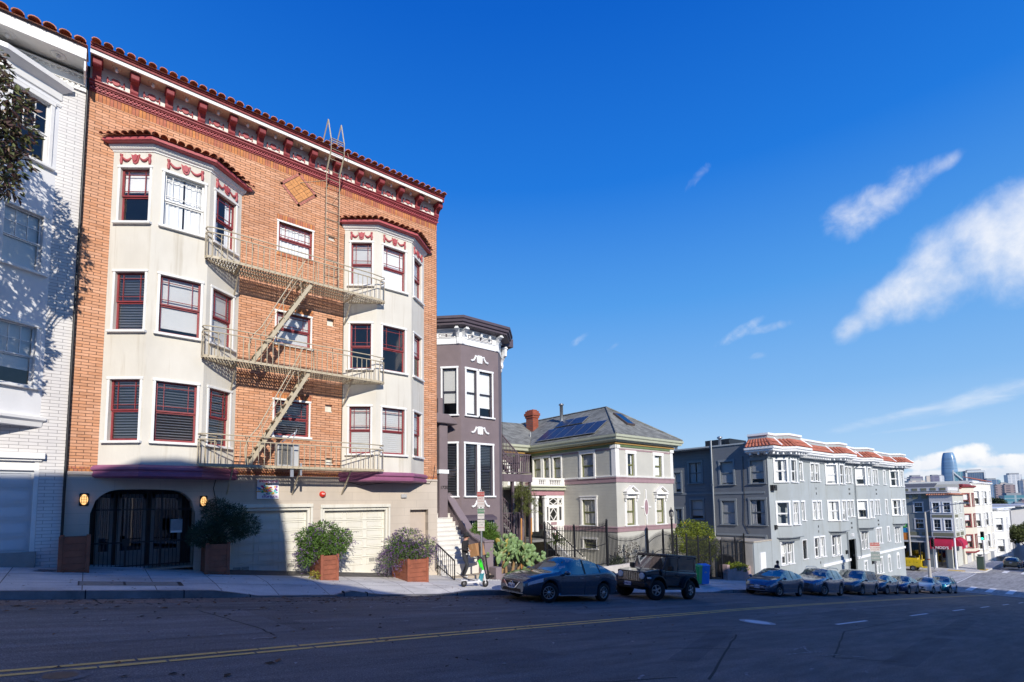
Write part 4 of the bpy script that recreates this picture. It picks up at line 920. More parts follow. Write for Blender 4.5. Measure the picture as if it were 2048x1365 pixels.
mb = MB(); mb.tube([(16.7, 21, 8.2), (16.75, 20.9, 7.6), (16.6, 20.75, 6.9), (16.62, 20.74, 3.0), (16.62, 20.74, -2)], .012, 5); mb.build('cable', MATS['dark_iron'], T)
# side deck with stairs, standing right of the house
D = thing('wooden_deck', 'mauve painted wooden deck with railings and two stair flights beside the mauve house', 'deck', (18, 22, -3.5))
w = MATS['mauve_wood']
mb = MB(); mb.box(16.7, 21.4, 1.5, 19.25, 23.2, 1.62); mb.box(16.7, 21.38, 1.2, 19.25, 21.44, 1.62); mb.build('deck_floor', w, D)
for x, y in ((19.15, 21.5), (17.9, 21.5), (19.15, 23.1), (18.55, 21.5)):
    mb = MB(); mb.box(x-.06, y-.06, -3.6, x+.06, y+.06, 1.5); mb.build('post', w, D)
def railing(a, b, h, name='railing', sp=.14, par=D, mat=w):
    mb = MB(); a, b = V(a), V(b); mb.bar(a+V((0, 0, h)), b+V((0, 0, h)), .07, .05); mb.bar(a+V((0, 0, .1)), b+V((0, 0, .1)), .05, .05); L = (b-a).length; n = max(2, round(L/sp))
    for i in range(n+1):
        p = a.lerp(b, i/n); mb.bar(p+V((0, 0, .1)), p+V((0, 0, h)), .035 if 0 < i < n else .08)
    return mb.build(name, mat, par)
railing((16.75, 21.43, 1.62), (19.2, 21.43, 1.62), 1.1); railing((19.2, 21.43, 1.62), (19.2, 23.1, 1.62), 1.1); railing((16.7, 21.43, -2.2), (18.3, 21.43, -2.2), 1.7)
mb = MB(); mb.hexa((19.0, 22.3, 1.7), (-2.3, 0, 2.0), (0, .06, 0), (0, 0, .3)); mb.hexa((19.0, 23.2, 1.7), (-2.3, 0, 2.0), (0, .06, 0), (0, 0, .3))
for i in range(11): mb.box(18.9-i*.21-.13, 22.3, 1.8+i*.182, 18.9-i*.21+.13, 23.2, 1.83+i*.182)
mb.build('upper_stair', w, D); railing((19.0, 22.28, 1.9), (16.75, 22.28, 3.85), .95)
mb = MB(); mb.hexa((18.7, 22.0, -1.9), (-2.1, 0, 1.9), (0, .06, 0), (0, 0, .3)); mb.hexa((18.7, 22.9, -1.9), (-2.1, 0, 1.9), (0, .06, 0), (0, 0, .3))
for i in range(10): mb.box(18.6-i*.21-.13, 22.0, -1.8+i*.19, 18.6-i*.21+.13, 22.9, -1.77+i*.19)
mb.build('lower_stair', w, D); railing((18.7, 21.98, -1.6), (16.75, 21.98, .15), .95)
# ---------------------------------------------------------------- two storey house with a hipped roof and solar panels
plain('putty', (.50, .49, .44), .7, .05, 1.5); siding('putty_siding', (.50, .49, .43), .22, .05); plain('eave_green', (.45, .47, .36), .6, .06, 3); plain('moss', (.14, .20, .09), .6, .1); plain('ochre', (.42, .25, .08), .6, .2, 20); plain('dusty_rose', (.35, .23, .25), .6, .1, 3); plain('sash_green', (.17, .18, .07), .5, .1)
def shingles(name, col):
    m, nt, b = newmat(name); b.inputs['Roughness'].default_value = .9; b.inputs['Specular IOR Level'].default_value = .2
    t = N(nt, 'TexBrick'); t.offset = .5; t.inputs['Scale'].default_value = 1; t.inputs['Brick Width'].default_value = .3; t.inputs['Row Height'].default_value = .12; t.inputs['Mortar Size'].default_value = .008; t.inputs['Bias'].default_value = 0
    t.inputs['Color1'].default_value = c4(tuple(c*.75 for c in col)); t.inputs['Color2'].default_value = c4(tuple(c*1.3 for c in col)); t.inputs['Mortar'].default_value = c4(tuple(c*.4 for c in col))
    sp = N(nt, 'SeparateXYZ'); nt.links.new(coords(nt), sp.inputs[0]); cb = N(nt, 'CombineXYZ'); ad = N(nt, 'Math', operation='ADD'); nt.links.new(sp.outputs[0], ad.inputs[0]); nt.links.new(sp.outputs[1], ad.inputs[1]); nt.links.new(ad.outputs[0], cb.inputs[0]); nt.links.new(sp.outputs[2], cb.inputs[1]); nt.links.new(cb.outputs[0], t.inputs[0])
    nt.links.new(mixc(nt, 1, t.outputs[0], ramp(nt, noisef(nt, coords(nt), 1.3, 5), [(.3, (.8,)*3), (.7, (1.15,)*3)]), 'MULTIPLY'), b.inputs['Base Color']); return m
shingles('shingle', (.21, .215, .20))
T = thing('hip_roof_house', 'putty coloured two storey house with a grey hipped roof, solar panels and brick chimney', 'house', (29, 24, -4.5))
FF = FR((26.15, 21), (32.6, 21)); FS = FR((26.15, 34), (26.15, 21)); US = lambda y: 34-y
x0 = 26.15; UF = lambda x: x-x0
FW_ = [(UF(27.36), UF(28.1), 1.74, 3.2), (UF(30.38), UF(31.25), 1.74, 3.22), (UF(27.11), UF(28.02), -1.5, .26), (UF(30.4), UF(31.35), -1.52, .24)]
SW_ = [(US(23.95), US(22.85), 1.68, 3.32), (US(23.95), US(22.8), -1.5, .2), (US(23.9), US(22.8), -3.05, -2.45), (US(28.85), US(28.05), 1.75, 3.35), (US(27.75), US(27.15), 1.75, 3.35), (US(26.7), US(25.95), 1.75, 3.3)]
mb = MB(); FF.wall(mb, 0, FF.w, -6, 4.1, FW_, .12); mb.build('front_wall', MATS['putty'], T)
mb = MB(); FS.wall(mb, 0, FS.w, -6, 4.1, SW_, .12); mb.build('side_wall', MATS['putty_siding'], T)
mb = MB(); mb.box(32.58, 21.01, -6, 32.6, 34, 4.1); mb.box(26.2, 33.98, -6, 32.6, 34, 4.1); mb.box(26.2, 21.02, 4.05, 32.55, 33.9, 4.1); mb.build('rear_walls', MATS['putty'], T)
wt = MATS['white_paint']; gs = MATS['sash_green']
for k, h in enumerate(FW_): window(T, FF, *h, trim=.2, proud=.05, cas=wt, sash=gs, munt=None, st=.07, blind=('curtain', 'shade', 'curtain', 'curtain')[k], bl=(.5, .98, 1, 1)[k], blindm=MATS['blind_white' if k < 2 else 'curtain_cream'], sill=k > 1)
for k, h in enumerate(SW_): window(T, FS, *h, trim=.17 if k < 2 else .12, proud=.06, cas=wt, sash=gs, munt=None, st=.07, blind=('shade', 'curtain', None, 'curtain', 'curtain', 'curtain')[k], bl=(.95, 1, 1, 1, 1, 1)[k], blindm=MATS['blind_grey' if k == 0 else 'curtain_cream'], hood=.06 if k < 2 else 0)
for u in (UF(27.56), UF(30.87)):       # pediments
    mb = MB(); FF.box(mb, u-.72, u+.72, .52, .62, .0, .3); FF.box(mb, u-.62, u+.62, .62, .68, .0, .26)
    for s in (-1, 1):
        mb.prism([(s*.75, .68), (s*.6, .68), (0, 1.02), (0, 1.12)], FF.p(u, 0, 0), FF.u, (0, 0, 1), FF.n*.28)
        FF.box(mb, u+s*.6-.08, u+s*.6+.08, .25, .52, .0, .22); FF.box(mb, u+s*.6-.05, u+s*.6+.05, .05, .25, .0, .14)
    mb.prism([(-.45, .68), (.45, .68), (0, .98)], FF.p(u, 0, 0), FF.u, (0, 0, 1), FF.n*.08); mb.build('pediment', wt, T)
mb = MB(); o = FF.p(UF(29.22), -.35); mb.prism([(.26*math.cos(t*PI/10), .6*math.sin(t*PI/10)) for t in range(20)], o, FF.u, (0, 0, 1), FF.n*.05)
for dx, dz in ((0, 1.15), (0, -1.15), (.5, 0), (-.5, 0)): mb.bar(o+V((dx*.5, -.03, dz*.5)), o+V((dx, -.03, dz)), .09); mb.lathe([(0, -.07), (.07, 0), (0, .07)], o+V((dx, -.03, dz)), 6)
M_ = mb.build('oval_ornament', wt, T); mb = MB(); mb.prism([(.18*math.cos(t*PI/10), .5*math.sin(t*PI/10)) for t in range(20)], o+FF.n*.05, FF.u, (0, 0, 1), FF.n*.02); mb.build('oval_panel', MATS['dusty_rose'], M_)
for c0, c1 in ((0, .32), (FF.w-.32, FF.w)):
    mb = MB(); FF.box(mb, c0, c1, 1.62, 3.55, -.01, .06); FF.box(mb, c0-.06, c1+.06, 3.5, 3.72, -.01, .12)
    if c0 == 0: FS.box(mb, FS.w-.3, FS.w+.06, 1.62, 3.55, -.01, .06); FS.box(mb, FS.w-.36, FS.w+.12, 3.5, 3.72, -.01, .12)
    mb.build('pilaster', wt, T, bevel=.01)
HP = miter_path([(26.15, 34), (26.15, 21), (32.6, 21), (32.6, 34)])
for nm, prof, mt in (('belt', [(0, 1.3), (.05, 1.3), (.06, 1.54), (.1, 1.56), (.1, 1.6), (0, 1.64)], 'dusty_rose'), ('belt', [(0, -1.9), (.05, -1.9), (.07, -1.68), (.1, -1.66), (.1, -1.6), (0, -1.57)], 'dusty_rose'), ('sill_course', [(0, 1.64), (.08, 1.64), (.1, 1.72), (0, 1.75)], 'white_paint'),
                     ('frieze_band', [(0, 3.42), (.03, 3.42), (.03, 3.52), (0, 3.52)], 'dusty_rose'), ('frieze_band', [(0, 3.62), (.06, 3.62), (.08, 3.78), (0, 3.78)], 'moss'), ('dentils', [(0, 3.78), (.14, 3.78), (.16, 3.88), (0, 3.88)], 'ochre'), ('frieze_band', [(0, 3.9), (.3, 3.93), (.32, 4.02), (0, 4.02)], 'eave_green'), ('gutter', [(.32, 4.0), (.5, 4.02), (.52, 4.14), (.6, 4.2), (.62, 4.34), (.5, 4.36), (.3, 4.3)], 'eave_green')):
    mb = MB(); extr_profile(mb, prof, HP); mb.build(nm, MATS[mt], T)
mb = MB(); z = 7.02; e = .55
c = [(26.15-e, 21-e, 4.36), (32.6+e, 21-e, 4.36), (32.6+e, 34, 4.36), (26.15-e, 34, 4.36)]; r0, r1 = (29.35, 24.3, z), (29.35, 33.9, z)
mb.face([c[0], c[1], r0]); mb.face([c[1], c[2], r1, r0]); mb.face([c[3], c[0], r0, r1]); mb.face([c[2], c[3], r1]); mb.build('roof', MATS['shingle'], T)
mb = MB(); mb.tube([V(c[0])+V((0, 0, .03)), V(r0)+V((0, 0, .03)), V(r1)+V((0, 0, .03))], .07, 6); mb.tube([V(c[1])+V((0, 0, .03)), V(r0)+V((0, 0, .03))], .07, 6); mb.build('ridge_cap', MATS['shingle'], T)
# wing at the rear left
WP = [(20.5, 36), (20.5, 30.2), (21.8, 29.0), (25.2, 29.0), (26.2, 29.9)]
mb = MB(); frw = [FR(a, b) for a, b in zip(WP, WP[1:])]
for i, fr in enumerate(frw): fr.wall(mb, 0, fr.w, -6, 4.0, [(.5, 1.2, 1.4, 3.1), (2.0, 2.8, 1.4, 3.1)] if i == 2 else [], .1)
mb.build('wing_wall', MATS['putty_siding'], T)
for h in ((.5, 1.2, 1.4, 3.1), (2.0, 2.8, 1.4, 3.1)): window(T, frw[2], *h, trim=.13, cas=wt, sash=wt, munt=None, blind='curtain')
WM = miter_path(WP)
for nm, prof, mt in (('frieze_band', [(0, 3.2), (.03, 3.2), (.03, 3.42), (0, 3.42)], 'dusty_rose'), ('frieze_band', [(0, 3.5), (.06, 3.5), (.08, 3.72), (0, 3.72)], 'moss'), ('dentils', [(0, 3.74), (.14, 3.74), (.16, 3.86), (0, 3.86)], 'ochre'), ('gutter', [(0, 3.9), (.4, 3.95), (.42, 4.1), (.55, 4.2), (.55, 4.36), (.2, 4.36)], 'eave_green')):
    mb = MB(); extr_profile(mb, prof, WM); mb.build(nm, MATS[mt], T)
mb = MB(); E_ = [V((x+nx*.5, y+ny*.5, 4.36)) for x, y, nx, ny in WM]; A_ = V((23.4, 32.2, 6.6)); B_ = V((29.3, 32.2, 6.75))
mb.face([E_[0], E_[1], A_]); mb.face([E_[1], E_[2], A_]); mb.face([E_[2], E_[3], A_]); mb.face([E_[3], E_[4], B_, A_]); mb.build('wing_roof', MATS['shingle'], T)
# solar array
mb = MB()
def roofp(y, s): return V((25.6+3.75*s, y, 4.36+2.66*s))   # s 0..1 up the slope
nn = V((-2.66, 0, 3.75)).normalized()
def panel(y0, y1, s0, s1):
    mb = MB(); a, b, c2, d = roofp(y0, s0)+nn*.14, roofp(y1, s0)+nn*.14, roofp(y1, s1)+nn*.14, roofp(y0, s1)+nn*.14
    mb.hexa(a, b-a, d-a, -nn*.05, 1); i = .03
    ins = lambda u, v: a+(b-a)*u+(d-a)*v+nn*.006
    mb.face([ins(.02, .02), ins(.98, .02), ins(.98, .98), ins(.02, .98)], 0); return mb.build('solar_panel', [MATS['solar'], MATS['alu']], T)
m, nt, b = newmat('solar'); b.inputs['Roughness'].default_value = .3
t = N(nt, 'TexBrick'); t.offset = 0; t.inputs['Scale'].default_value = 1; t.inputs['Brick Width'].default_value = .16; t.inputs['Row Height'].default_value = .1; t.inputs['Mortar Size'].default_value = .006
for k, cc in (('Color1', (.008, .012, .035)), ('Color2', (.010, .015, .045)), ('Mortar', (.10, .12, .18))): t.inputs[k].default_value = c4(cc)
sp = N(nt, 'SeparateXYZ'); nt.links.new(coords(nt), sp.inputs[0]); cb = N(nt, 'CombineXYZ'); nt.links.new(sp.outputs[1], cb.inputs[0]); nt.links.new(sp.outputs[2], cb.inputs[1]); nt.links.new(cb.outputs[0], t.inputs[0]); nt.links.new(t.outputs[0], b.inputs['Base Color'])
yy = 22.4
for i in range(6): panel(yy, yy+.94, .07, .44); yy += .97
panel(24.95, 26.35, .5, .72); panel(26.4, 27.8, .5, .72)
mb = MB(); 
for y in (22.6, 24.8, 27, 28): mb.bar(roofp(y, .08)+nn*.05, roofp(y, .42)+nn*.05, .05)
mb.build('panel_rack', MATS['alu'], T)
def roofq(x, s): return V((x, 20.45+3.85*s, 4.36+2.66*s))
nq = V((0, -2.66, 3.85)).normalized(); a, b, c2, d = roofq(28.55, .36), roofq(29.4, .36), roofq(29.6, .74), roofq(28.85, .74)
mb = MB(); mb.hexa(a, b-a, d-a, nq*.14, 0); F_ = mb.build('skylight', plain('bronze', (.1, .075, .065), .5, .1), T)
mb = MB(); q = lambda u, v: a+(b-a)*u+(d-a)*v+nq*.146; mb.face([q(.12, .06), q(.88, .06), q(.88, .94), q(.12, .94)]); mb.build('skylight_glass', MATS['dark_glass'], F_)
mb = MB(); cx, cy = 28.0, 31.0; mb.box(cx-.3, cy-.42, 5.4, cx+.3, cy+.42, 7.2); mb.box(cx-.36, cy-.48, 7.0, cx+.36, cy+.48, 7.18); mb.box(cx-.42, cy-.54, 7.18, cx+.42, cy+.54, 7.4); mb.box(cx-.35, cy-.46, 7.4, cx+.35, cy+.46, 7.58)
for i in (-.28, 0, .28): mb.box(cx-.24, cy+i-.08, 7.5, cx+.24, cy+i+.08, 7.68)
mb.build('chimney', MATS['chimney_brick'], T)
mb = MB(); mb.lathe([(.13, 0), (.13, 1.35), (.2, 1.36), (.2, 1.45), (.1, 1.5)], (28.4, 28.0, 6.3), 14); mb.lathe([(.05, 0), (.04, .5)], (26.8, 29.9, 5.1), 8); mb.build('flue_pipe', MATS['galv'], T)
# entrance porch with balcony
mb = MB(); mb.box(22.9, 25.75, 1.02, 26.14, 29.2, 1.12); mb.box(22.6, 25.45, 1.12, 26.14, 29.3, 1.2); mb.box(22.7, 25.5, .9, 26.14, 25.75, 1.05); mb.build('porch_roof', MATS['eave_green'], T)
mb = MB(); mb.box(22.9, 25.68, .55, 26.14, 25.8, .9); mb.build('porch_lintel', plain('rose', (.42, .22, .25), .6, .08), T)
mb = MB()
for a, b in ((22.9, 23.6), (23.6, 24.25), (24.25, 24.6), (26.0, 26.14)): mb.box(a, 25.6, 1.2, b, 25.72, 1.75) if a != 23.6 else None
mb.box(22.9, 25.58, 1.62, 26.14, 25.74, 1.75); mb.box(22.9, 25.58, 1.2, 26.14, 25.74, 1.3); x = 23.0
while x < 26: mb.lathe([(.03, 1.3), (.06, 1.4), (.03, 1.5), (.045, 1.62)], (x, 25.66, 0), 8); x += .17
mb.box(25.75, 25.57, 1.2, 26.14, 25.75, 1.75); mb.build('balustrade', wt, T)
for x in (23.05, 23.5, 24.3):
    mb = MB(); mb.box(x-.11, 25.65, -1.9, x+.11, 25.85, .5); mb.box(x-.15, 25.6, .35, x+.15, 25.9, .5); mb.build('porch_column', wt, T, bevel=.01)
mb = MB(); FP = FR((24.4, 25.72), (26.15, 25.72)); FP.wall(mb, 0, FP.w, -2.6, .55, [(.35, 1.05, -1.2, -.35), (.3, 1.1, -.1, .35), (1.25, 1.5, -1.2, -.25), (.05, .22, -1.2, -.25), (1.22, 1.55, -.1, .35)], .08); D = mb.build('door_wall', wt, T)
mb = MB(); FP.quad(mb, 0, FP.w, -2.5, .5, -.07); mb.build('door_glass', MATS['dark_glass'], D)
mb = MB()
for (a, b, z0, z1) in ((.35, 1.05, -1.2, -.35), (.3, 1.1, -.1, .35), (1.22, 1.55, -.1, .35)):
    c2, d = (a+b)/2, (z0+z1)/2
    for p, q in (((a, d), (c2, z1)), ((c2, z1), (b, d)), ((b, d), (c2, z0)), ((c2, z0), (a, d))): mb.bar(FP.p(*p, -.03), FP.p(*q, -.03), .05)
FP.box(mb, .28, .31, -2.5, -.3, 0, .03); FP.box(mb, 1.09, 1.12, -2.5, -.3, 0, .03); mb.build('lattice', wt, D)
mb = MB()
for z in (-1.75, -2.15, -1.4): FP.box(mb, .42, .98, z-.1, z+.1, 0, .02)
mb.build('door_panel', MATS['dusty_rose'], D)
mb = MB(); mb.box(22.9, 25.7, -2.6, 26.14, 29, -2.45); mb.box(22.9, 28.9, -2.5, 26.1, 29, 1.0); mb.build('porch_floor', plain('porch_grey', (.2, .2, .2), .7, .1), T)
mb = MB(); n = 11; 
for i in range(n): mb.box(24.5, 22.6+i*.28, -5.5, 26.1, 25.7, -4.55+(i+1)*.185)
mb.build('front_stairs', plain('stair_pale', (.55, .54, .5), .8, .08), T)
mb = MB(); mb.hexa((24.3, 22.5, -4.75), (.16, 0, 0), (0, 3.2, 2.15), (0, 0, .55)); mb.build('stair_wall', wt, T)
mb = MB()
for i in range(15): t = i/14; mb.bar((24.38, lerp(22.5, 25.6, t), lerp(-4.2, -2.1, t)), (24.38, lerp(22.5, 25.6, t), lerp(-3.4, -1.3, t)), .02)
mb.bar((24.38, 22.4, -3.4), (24.38, 25.6, -1.3), .05); mb.build('handrail', MATS['dark_iron'], T)
# iron fence, gate and lamp post along the pavement
def fence(nm, pts, label, zb, h0, dip, posts, gate=False, grp=None):
    F = thing(nm, label, 'gate' if gate else 'fence', (pts[0][0], pts[0][1], zb(pts[0][0])), grp)
    mb = MB(); (xa, y), (xb, _) = pts
    n = max(1, round((xb-xa)/.115)); rails = [[], [], []]
    def top(x): t = (x-xa)/(xb-xa); return zb(lerp(xa, xb, .5))+h0+(dip*(2*t-1)**2)
    for i in range(n+1):
        x = lerp(xa, xb, i/n); zt = top(x); mb.bar((x, y, zb(x)+.06), (x, y, zt+.16), .026); mb.lathe([(0, .1), (.018, .02), (0, -.01)], (x, y, zt+.17), 4, cap=False)
        rails[0].append((x, y, zt)); rails[1].append((x, y, zt-1.0 if not gate else zt-.9)); rails[2].append((x, y, zb(x)+.12))
    for r in rails:
        k = max(1, n//10); rr = r[::k]+([r[-1]] if (len(r)-1) % k else [])
        for p, q in zip(rr, rr[1:]): mb.bar(p, q, .022, .035)
    mb.build('railing', MATS['dark_iron'], F)
    for x in posts:
        mb = MB(); zt = top(min(xb, max(xa, x)))+.22; mb.box(x-.038, y-.038, zb(x)-.1, x+.038, y+.038, zt); mb.box(x-.05, y-.05, zt, x+.05, y+.05, zt+.035); mb.lathe([(.05, 0), (.055, .05), (0, .11)], (x, y, zt+.04), 8); mb.build('post', MATS['dark_iron'], F)
    return F
yb = lambda x: sz(x, 18.5)
fy = 18.65
fence('iron_fence', [(17.55, fy), (22.28, fy)], 'black iron fence panels between the mauve house and the tall middle post', lambda x: yb(20)+.35, 2.0, .22, (17.55, 19.65, 22.28))
fence('iron_fence', [(22.4, fy), (26.0, fy)], 'black iron fence with a sagging top rail before the putty house front', lambda x: yb(24)+.3, 1.75, .34, (26.0,))
fence('iron_gate', [(26.12, fy), (29.1, fy)], 'black iron double gate with an arched top beside the lamp post', lambda x: yb(27.6)+.05, 2.6, -.4, (27.62, 29.1), True)
fence('iron_fence', [(30.2, fy), (33.0, fy)], 'black iron fence in front of the lemon tree', lambda x: yb(31.8)+.05, 2.5, .2, (30.2, 31.6))
fence('iron_gate', [(33.05, fy), (34.6, fy)], 'narrow black iron gate at the brick steps', lambda x: yb(33.8)+.05, 2.5, -.2, (33.05, 34.6), True)
fence('iron_fence', [(34.7, fy), (38.0, fy)], 'black iron fence standing on the low pink wall by the grey building', lambda x: yb(36.4)+.75, 2.0, .2, (36.6, 38.0))
mb = MB(); mb.box(34.65, 18.3, yb(36)-.6, 38.1, 18.8, yb(35)+.72); mb.box(34.6, 18.26, yb(36)+.6, 34.95, 18.84, yb(34)+.95)
tag(mb.build('low_wall', plain('pink_stucco', (.36, .26, .25), .85, .15, 2), loc=(36, 18.5, yb(36)), bevel=.02), 'low pinkish stucco wall under the iron fence by the grey building', 'low wall')
mb = MB(); mb.box(17.4, 18.5, yb(20)-.6, 26.1, 18.8, yb(20)+.33); tag(mb.build('low_wall', plain('pale_wall', (.5, .47, .44), .85, .1, 2), loc=(22, 18.6, yb(22)), bevel=.02), 'low pale wall carrying the iron fence below the putty house', 'low wall')
t = thing('lamp_post', 'slender black ornate lamp post rising beside the iron gate', 'lamp post', (28.3, 18.45, yb(28.3)))
zl = -.95; mb = MB(); mb.lathe([(.14, yb(28.3)-.1), (.12, yb(28.3)+.4), (.075, yb(28.3)+.6), (.06, zl-.2), (.09, zl-.15), (.06, zl-.1), (.06, zl)], (28.3, 18.45, 0), 12); mb.build('pole', MATS['dark_iron'], t)
mb = MB(); mb.lathe([(.05, 0), (.11, .06), (.13, .28), (.05, .42)], (28.3, 18.45, zl), 10); mb.build('lantern_glass', plain('lantern', (.3, .3, .28), .2, .1), t)
mb = MB(); mb.lathe([(.16, .3), (.1, .42), (.03, .48), (.035, .54), (0, .62)], (28.3, 18.45, zl), 10)
for k in range(5): a = k*2*PI/5; mb.bar((28.3+.11*math.cos(a), 18.45+.11*math.sin(a), zl), (28.3+.145*math.cos(a), 18.45+.145*math.sin(a), zl+.32), .02)
mb.build('lantern_cap', MATS['dark_iron'], t)
# ---------------------------------------------------------------- long grey corner apartment building
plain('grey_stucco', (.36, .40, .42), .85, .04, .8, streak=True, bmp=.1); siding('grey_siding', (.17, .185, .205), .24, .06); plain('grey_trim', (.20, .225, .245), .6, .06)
T = thing('grey_corner_building', 'long grey stucco apartment building with white windows and a red tiled parapet', 'building', (59, 18, -8))
FG = FR((41.1, 18), (77.2, 18)); UG = lambda x: x-41.1
BAYS = [(42.1, 42.95, 45.1, 45.95), (53.0, 53.85, 55.8, 56.65), (61.05, 61.9, 64.0, 64.85), (73.0, 73.85, 75.95, 76.8)]
R1, R2 = (1.45, 3.2), (-1.95, -.2)
flat = []
def pair(a, b, z0, z1): m = (a+b)/2; return [(UG(a), UG(m-.1), z0, z1), (UG(m+.1), UG(b), z0, z1)]
for z0, z1 in ((1.65, 3.2), (-1.75, -.2)):
    flat += [(UG(46.95), UG(47.75), z0, z1)]+pair(49.6, 51.5, z0, z1)+pair(58.3, 60.1, z0, z1)+pair(67.0, 68.6, z0, z1)+[(UG(70.8), UG(71.5), z0, z1)]
low = pair(42.7, 44.9, -5.15, -3.45)+pair(49.5, 51.8, -5.1, -3.4)+pair(53.6, 55.8, -5.25, -3.4)+pair(61.8, 63.8, -5.2, -3.4)+pair(66.8, 68.6, -4.9, -3.3)+[(UG(70.8), UG(71.5), -4.85, -3.3)]+pair(73.6, 75.6, -5.2, -3.4)
base = [(UG(62.2), UG(63.0), -7.4, -6.5)]+pair(66.3, 68.2, -8.1, -6.5)+[(UG(70.3), UG(71.1), -8.2, -6.7), (UG(73.8), UG(74.6), -8.2, -6.7)]
dark1 = (UG(46.95), UG(47.8), -5.0, -3.45); door = (UG(58.1), UG(60.2), -8.4, -4.0)
mb = MB(); FG.wall(mb, 0, FG.w, -12.5, 4.7, flat+low+base+[dark1, door], .14); mb.build('front_wall', MATS['grey_stucco'], T)
wt = MATS['trim_white']; q = random.Random(4)
def W(fr, h, **k):
    k.setdefault('blind', q.choice(['shade', 'shade', 'curtain', 'slat', None])); k.setdefault('bl', q.uniform(.5, 1)); return window(T, fr, *h, trim=.13, proud=.05, cas=wt, sash=wt, munt=None, st=.07, **k)
for h in flat+low: W(FG, h)
for h in base: W(FG, h, blind='curtain', blindm=plain('teal_film', (.1, .3, .28), .5, .1))
window(T, FG, *dark1, trim=.05, proud=.02, cas=wt, sash=MATS['dark_iron'], munt=(2, 3), st=.05, blind=None)
for a in (70.3, 73.8):
    mb = MB(); o = FG.p(UG(a+.4), -6.7, 0); mb.prism([(.55*math.cos(t*PI/10), .4*math.sin(t*PI/10)) for t in range(11)], o, FG.u, (0, 0, 1), FG.n*.06); mb.build('arched_head', wt, T)
for a, b, c, d in BAYS:
    pts = [(a, 18), (b, 17.2), (c, 17.2), (d, 18)]; wl = FR(pts[0], pts[1]).w
    o, frs = bay(T, pts, -2.95, 4.6, [[(.14, wl-.14, *R1), (.14, wl-.14, *R2)], [(.5, 1.5, *R1), (.5, 1.5, *R2)], []], MATS['grey_stucco'])
    for h in ((.14, wl-.14, *R1), (.14, wl-.14, *R2)): W(frs[0], h)
    for h in ((.5, 1.5, *R1), (.5, 1.5, *R2)): W(frs[1], h)
    mb = MB(); P = miter_path(pts); extr_profile(mb, [(-.25, -3.3), (-.2, -3.05), (.06, -3.0), (.06, -2.93), (0, -2.93)], P); mb.face([(x-nx*.25, y-ny*.25, -3.3) for x, y, nx, ny in P]); mb.build('bay_base', MATS['grey_trim'], T)
# cornice that follows the bays and wraps the corner
path = [(41.1, 19.35), (41.1, 18)]
for a, b, c, d in BAYS: path += [(a, 18), (b, 17.2), (c, 17.2), (d, 18)]
path += [(77.2, 18), (77.2, 19.3)]
P = miter_path(path, (-1, 0), (1, 0))
mb = MB(); extr_profile(mb, [(0, 3.7), (.8, 3.8), (.85, 3.85), (.85, 3.95), (.95, 4.0), (.95, 4.17), (.8, 4.2), (0, 4.2)], P); mb.build('cornice', wt, T)
mb = MB(); extr_profile(mb, [(0, 3.28), (.05, 3.3), (.05, 3.55), (.12, 3.6), (.12, 3.72), (0, 3.72)], P); mb.build('frieze', MATS['grey_trim'], T)
mb = MB()
for (a, b) in zip(P, P[1:]):
    L = math.hypot(b[0]-a[0], b[1]-a[1]); n = max(1, int(L/.42))
    for i in range(n):
        t = (i+.5)/n; x, y, nx, ny = (lerp(a[k], b[k], t) for k in range(4)); l = math.hypot(nx, ny); u = V((-ny/l, nx/l, 0))
        mb.hexa(V((x, y, 3.6))-u*.07, u*.14, V((nx, ny, 0))*.68, (0, 0, .18))
mb.build('modillions', wt, T)
mb = MB(); pp = [(V((a[0]+a[2]*.9, a[1]+a[3]*.9, 4.2)), V((a[0]+a[2]*.2, a[1]+a[3]*.2, 4.85))) for a in P]
for i, (s, e) in enumerate(zip(pp, pp[1:])): barrel_tiles(mb, s[0], e[0], s[1], e[1], pitch=.27, rad=.1, courses=2, seed=i)
mb.build('tile_roof', plain('terracotta_red', (.43, .14, .085), .75, .3, 3, bmp=.3, bscale=50), T)
mb = MB(); extr_profile(mb, [(.2, 4.2), (.2, 5.12), (-.1, 5.12), (-.1, 4.2)], P); mb.build('parapet', MATS['grey_stucco'], T)
mb = MB(); extr_profile(mb, [(.2, 5.1), (.3, 5.14), (.3, 5.3), (-.2, 5.3), (-.2, 5.1)], P); mb.build('parapet_cap', wt, T)
for i, a in enumerate(P[2:-1:2]):
    mb = MB(); mb.tube([V((a[0]+a[2]*.92, a[1]+a[3]*.92, 4.28)), V((a[0]+a[2]*.2, a[1]+a[3]*.2, 4.95))], .085, 6); mb.build('hip_tile', wt, T)
mb = MB(); FG.box(mb, UG(51), UG(58.1), -6.05, -5.8, 0, .12); FG.box(mb, UG(60.2), FG.w+.1, -6.05, -5.8, 0, .12); mb.hexa((77.2, 18, -6.05), (.12, 0, 0), (0, 12, 0), (0, 0, .25)); mb.build('belt_course', wt, T)
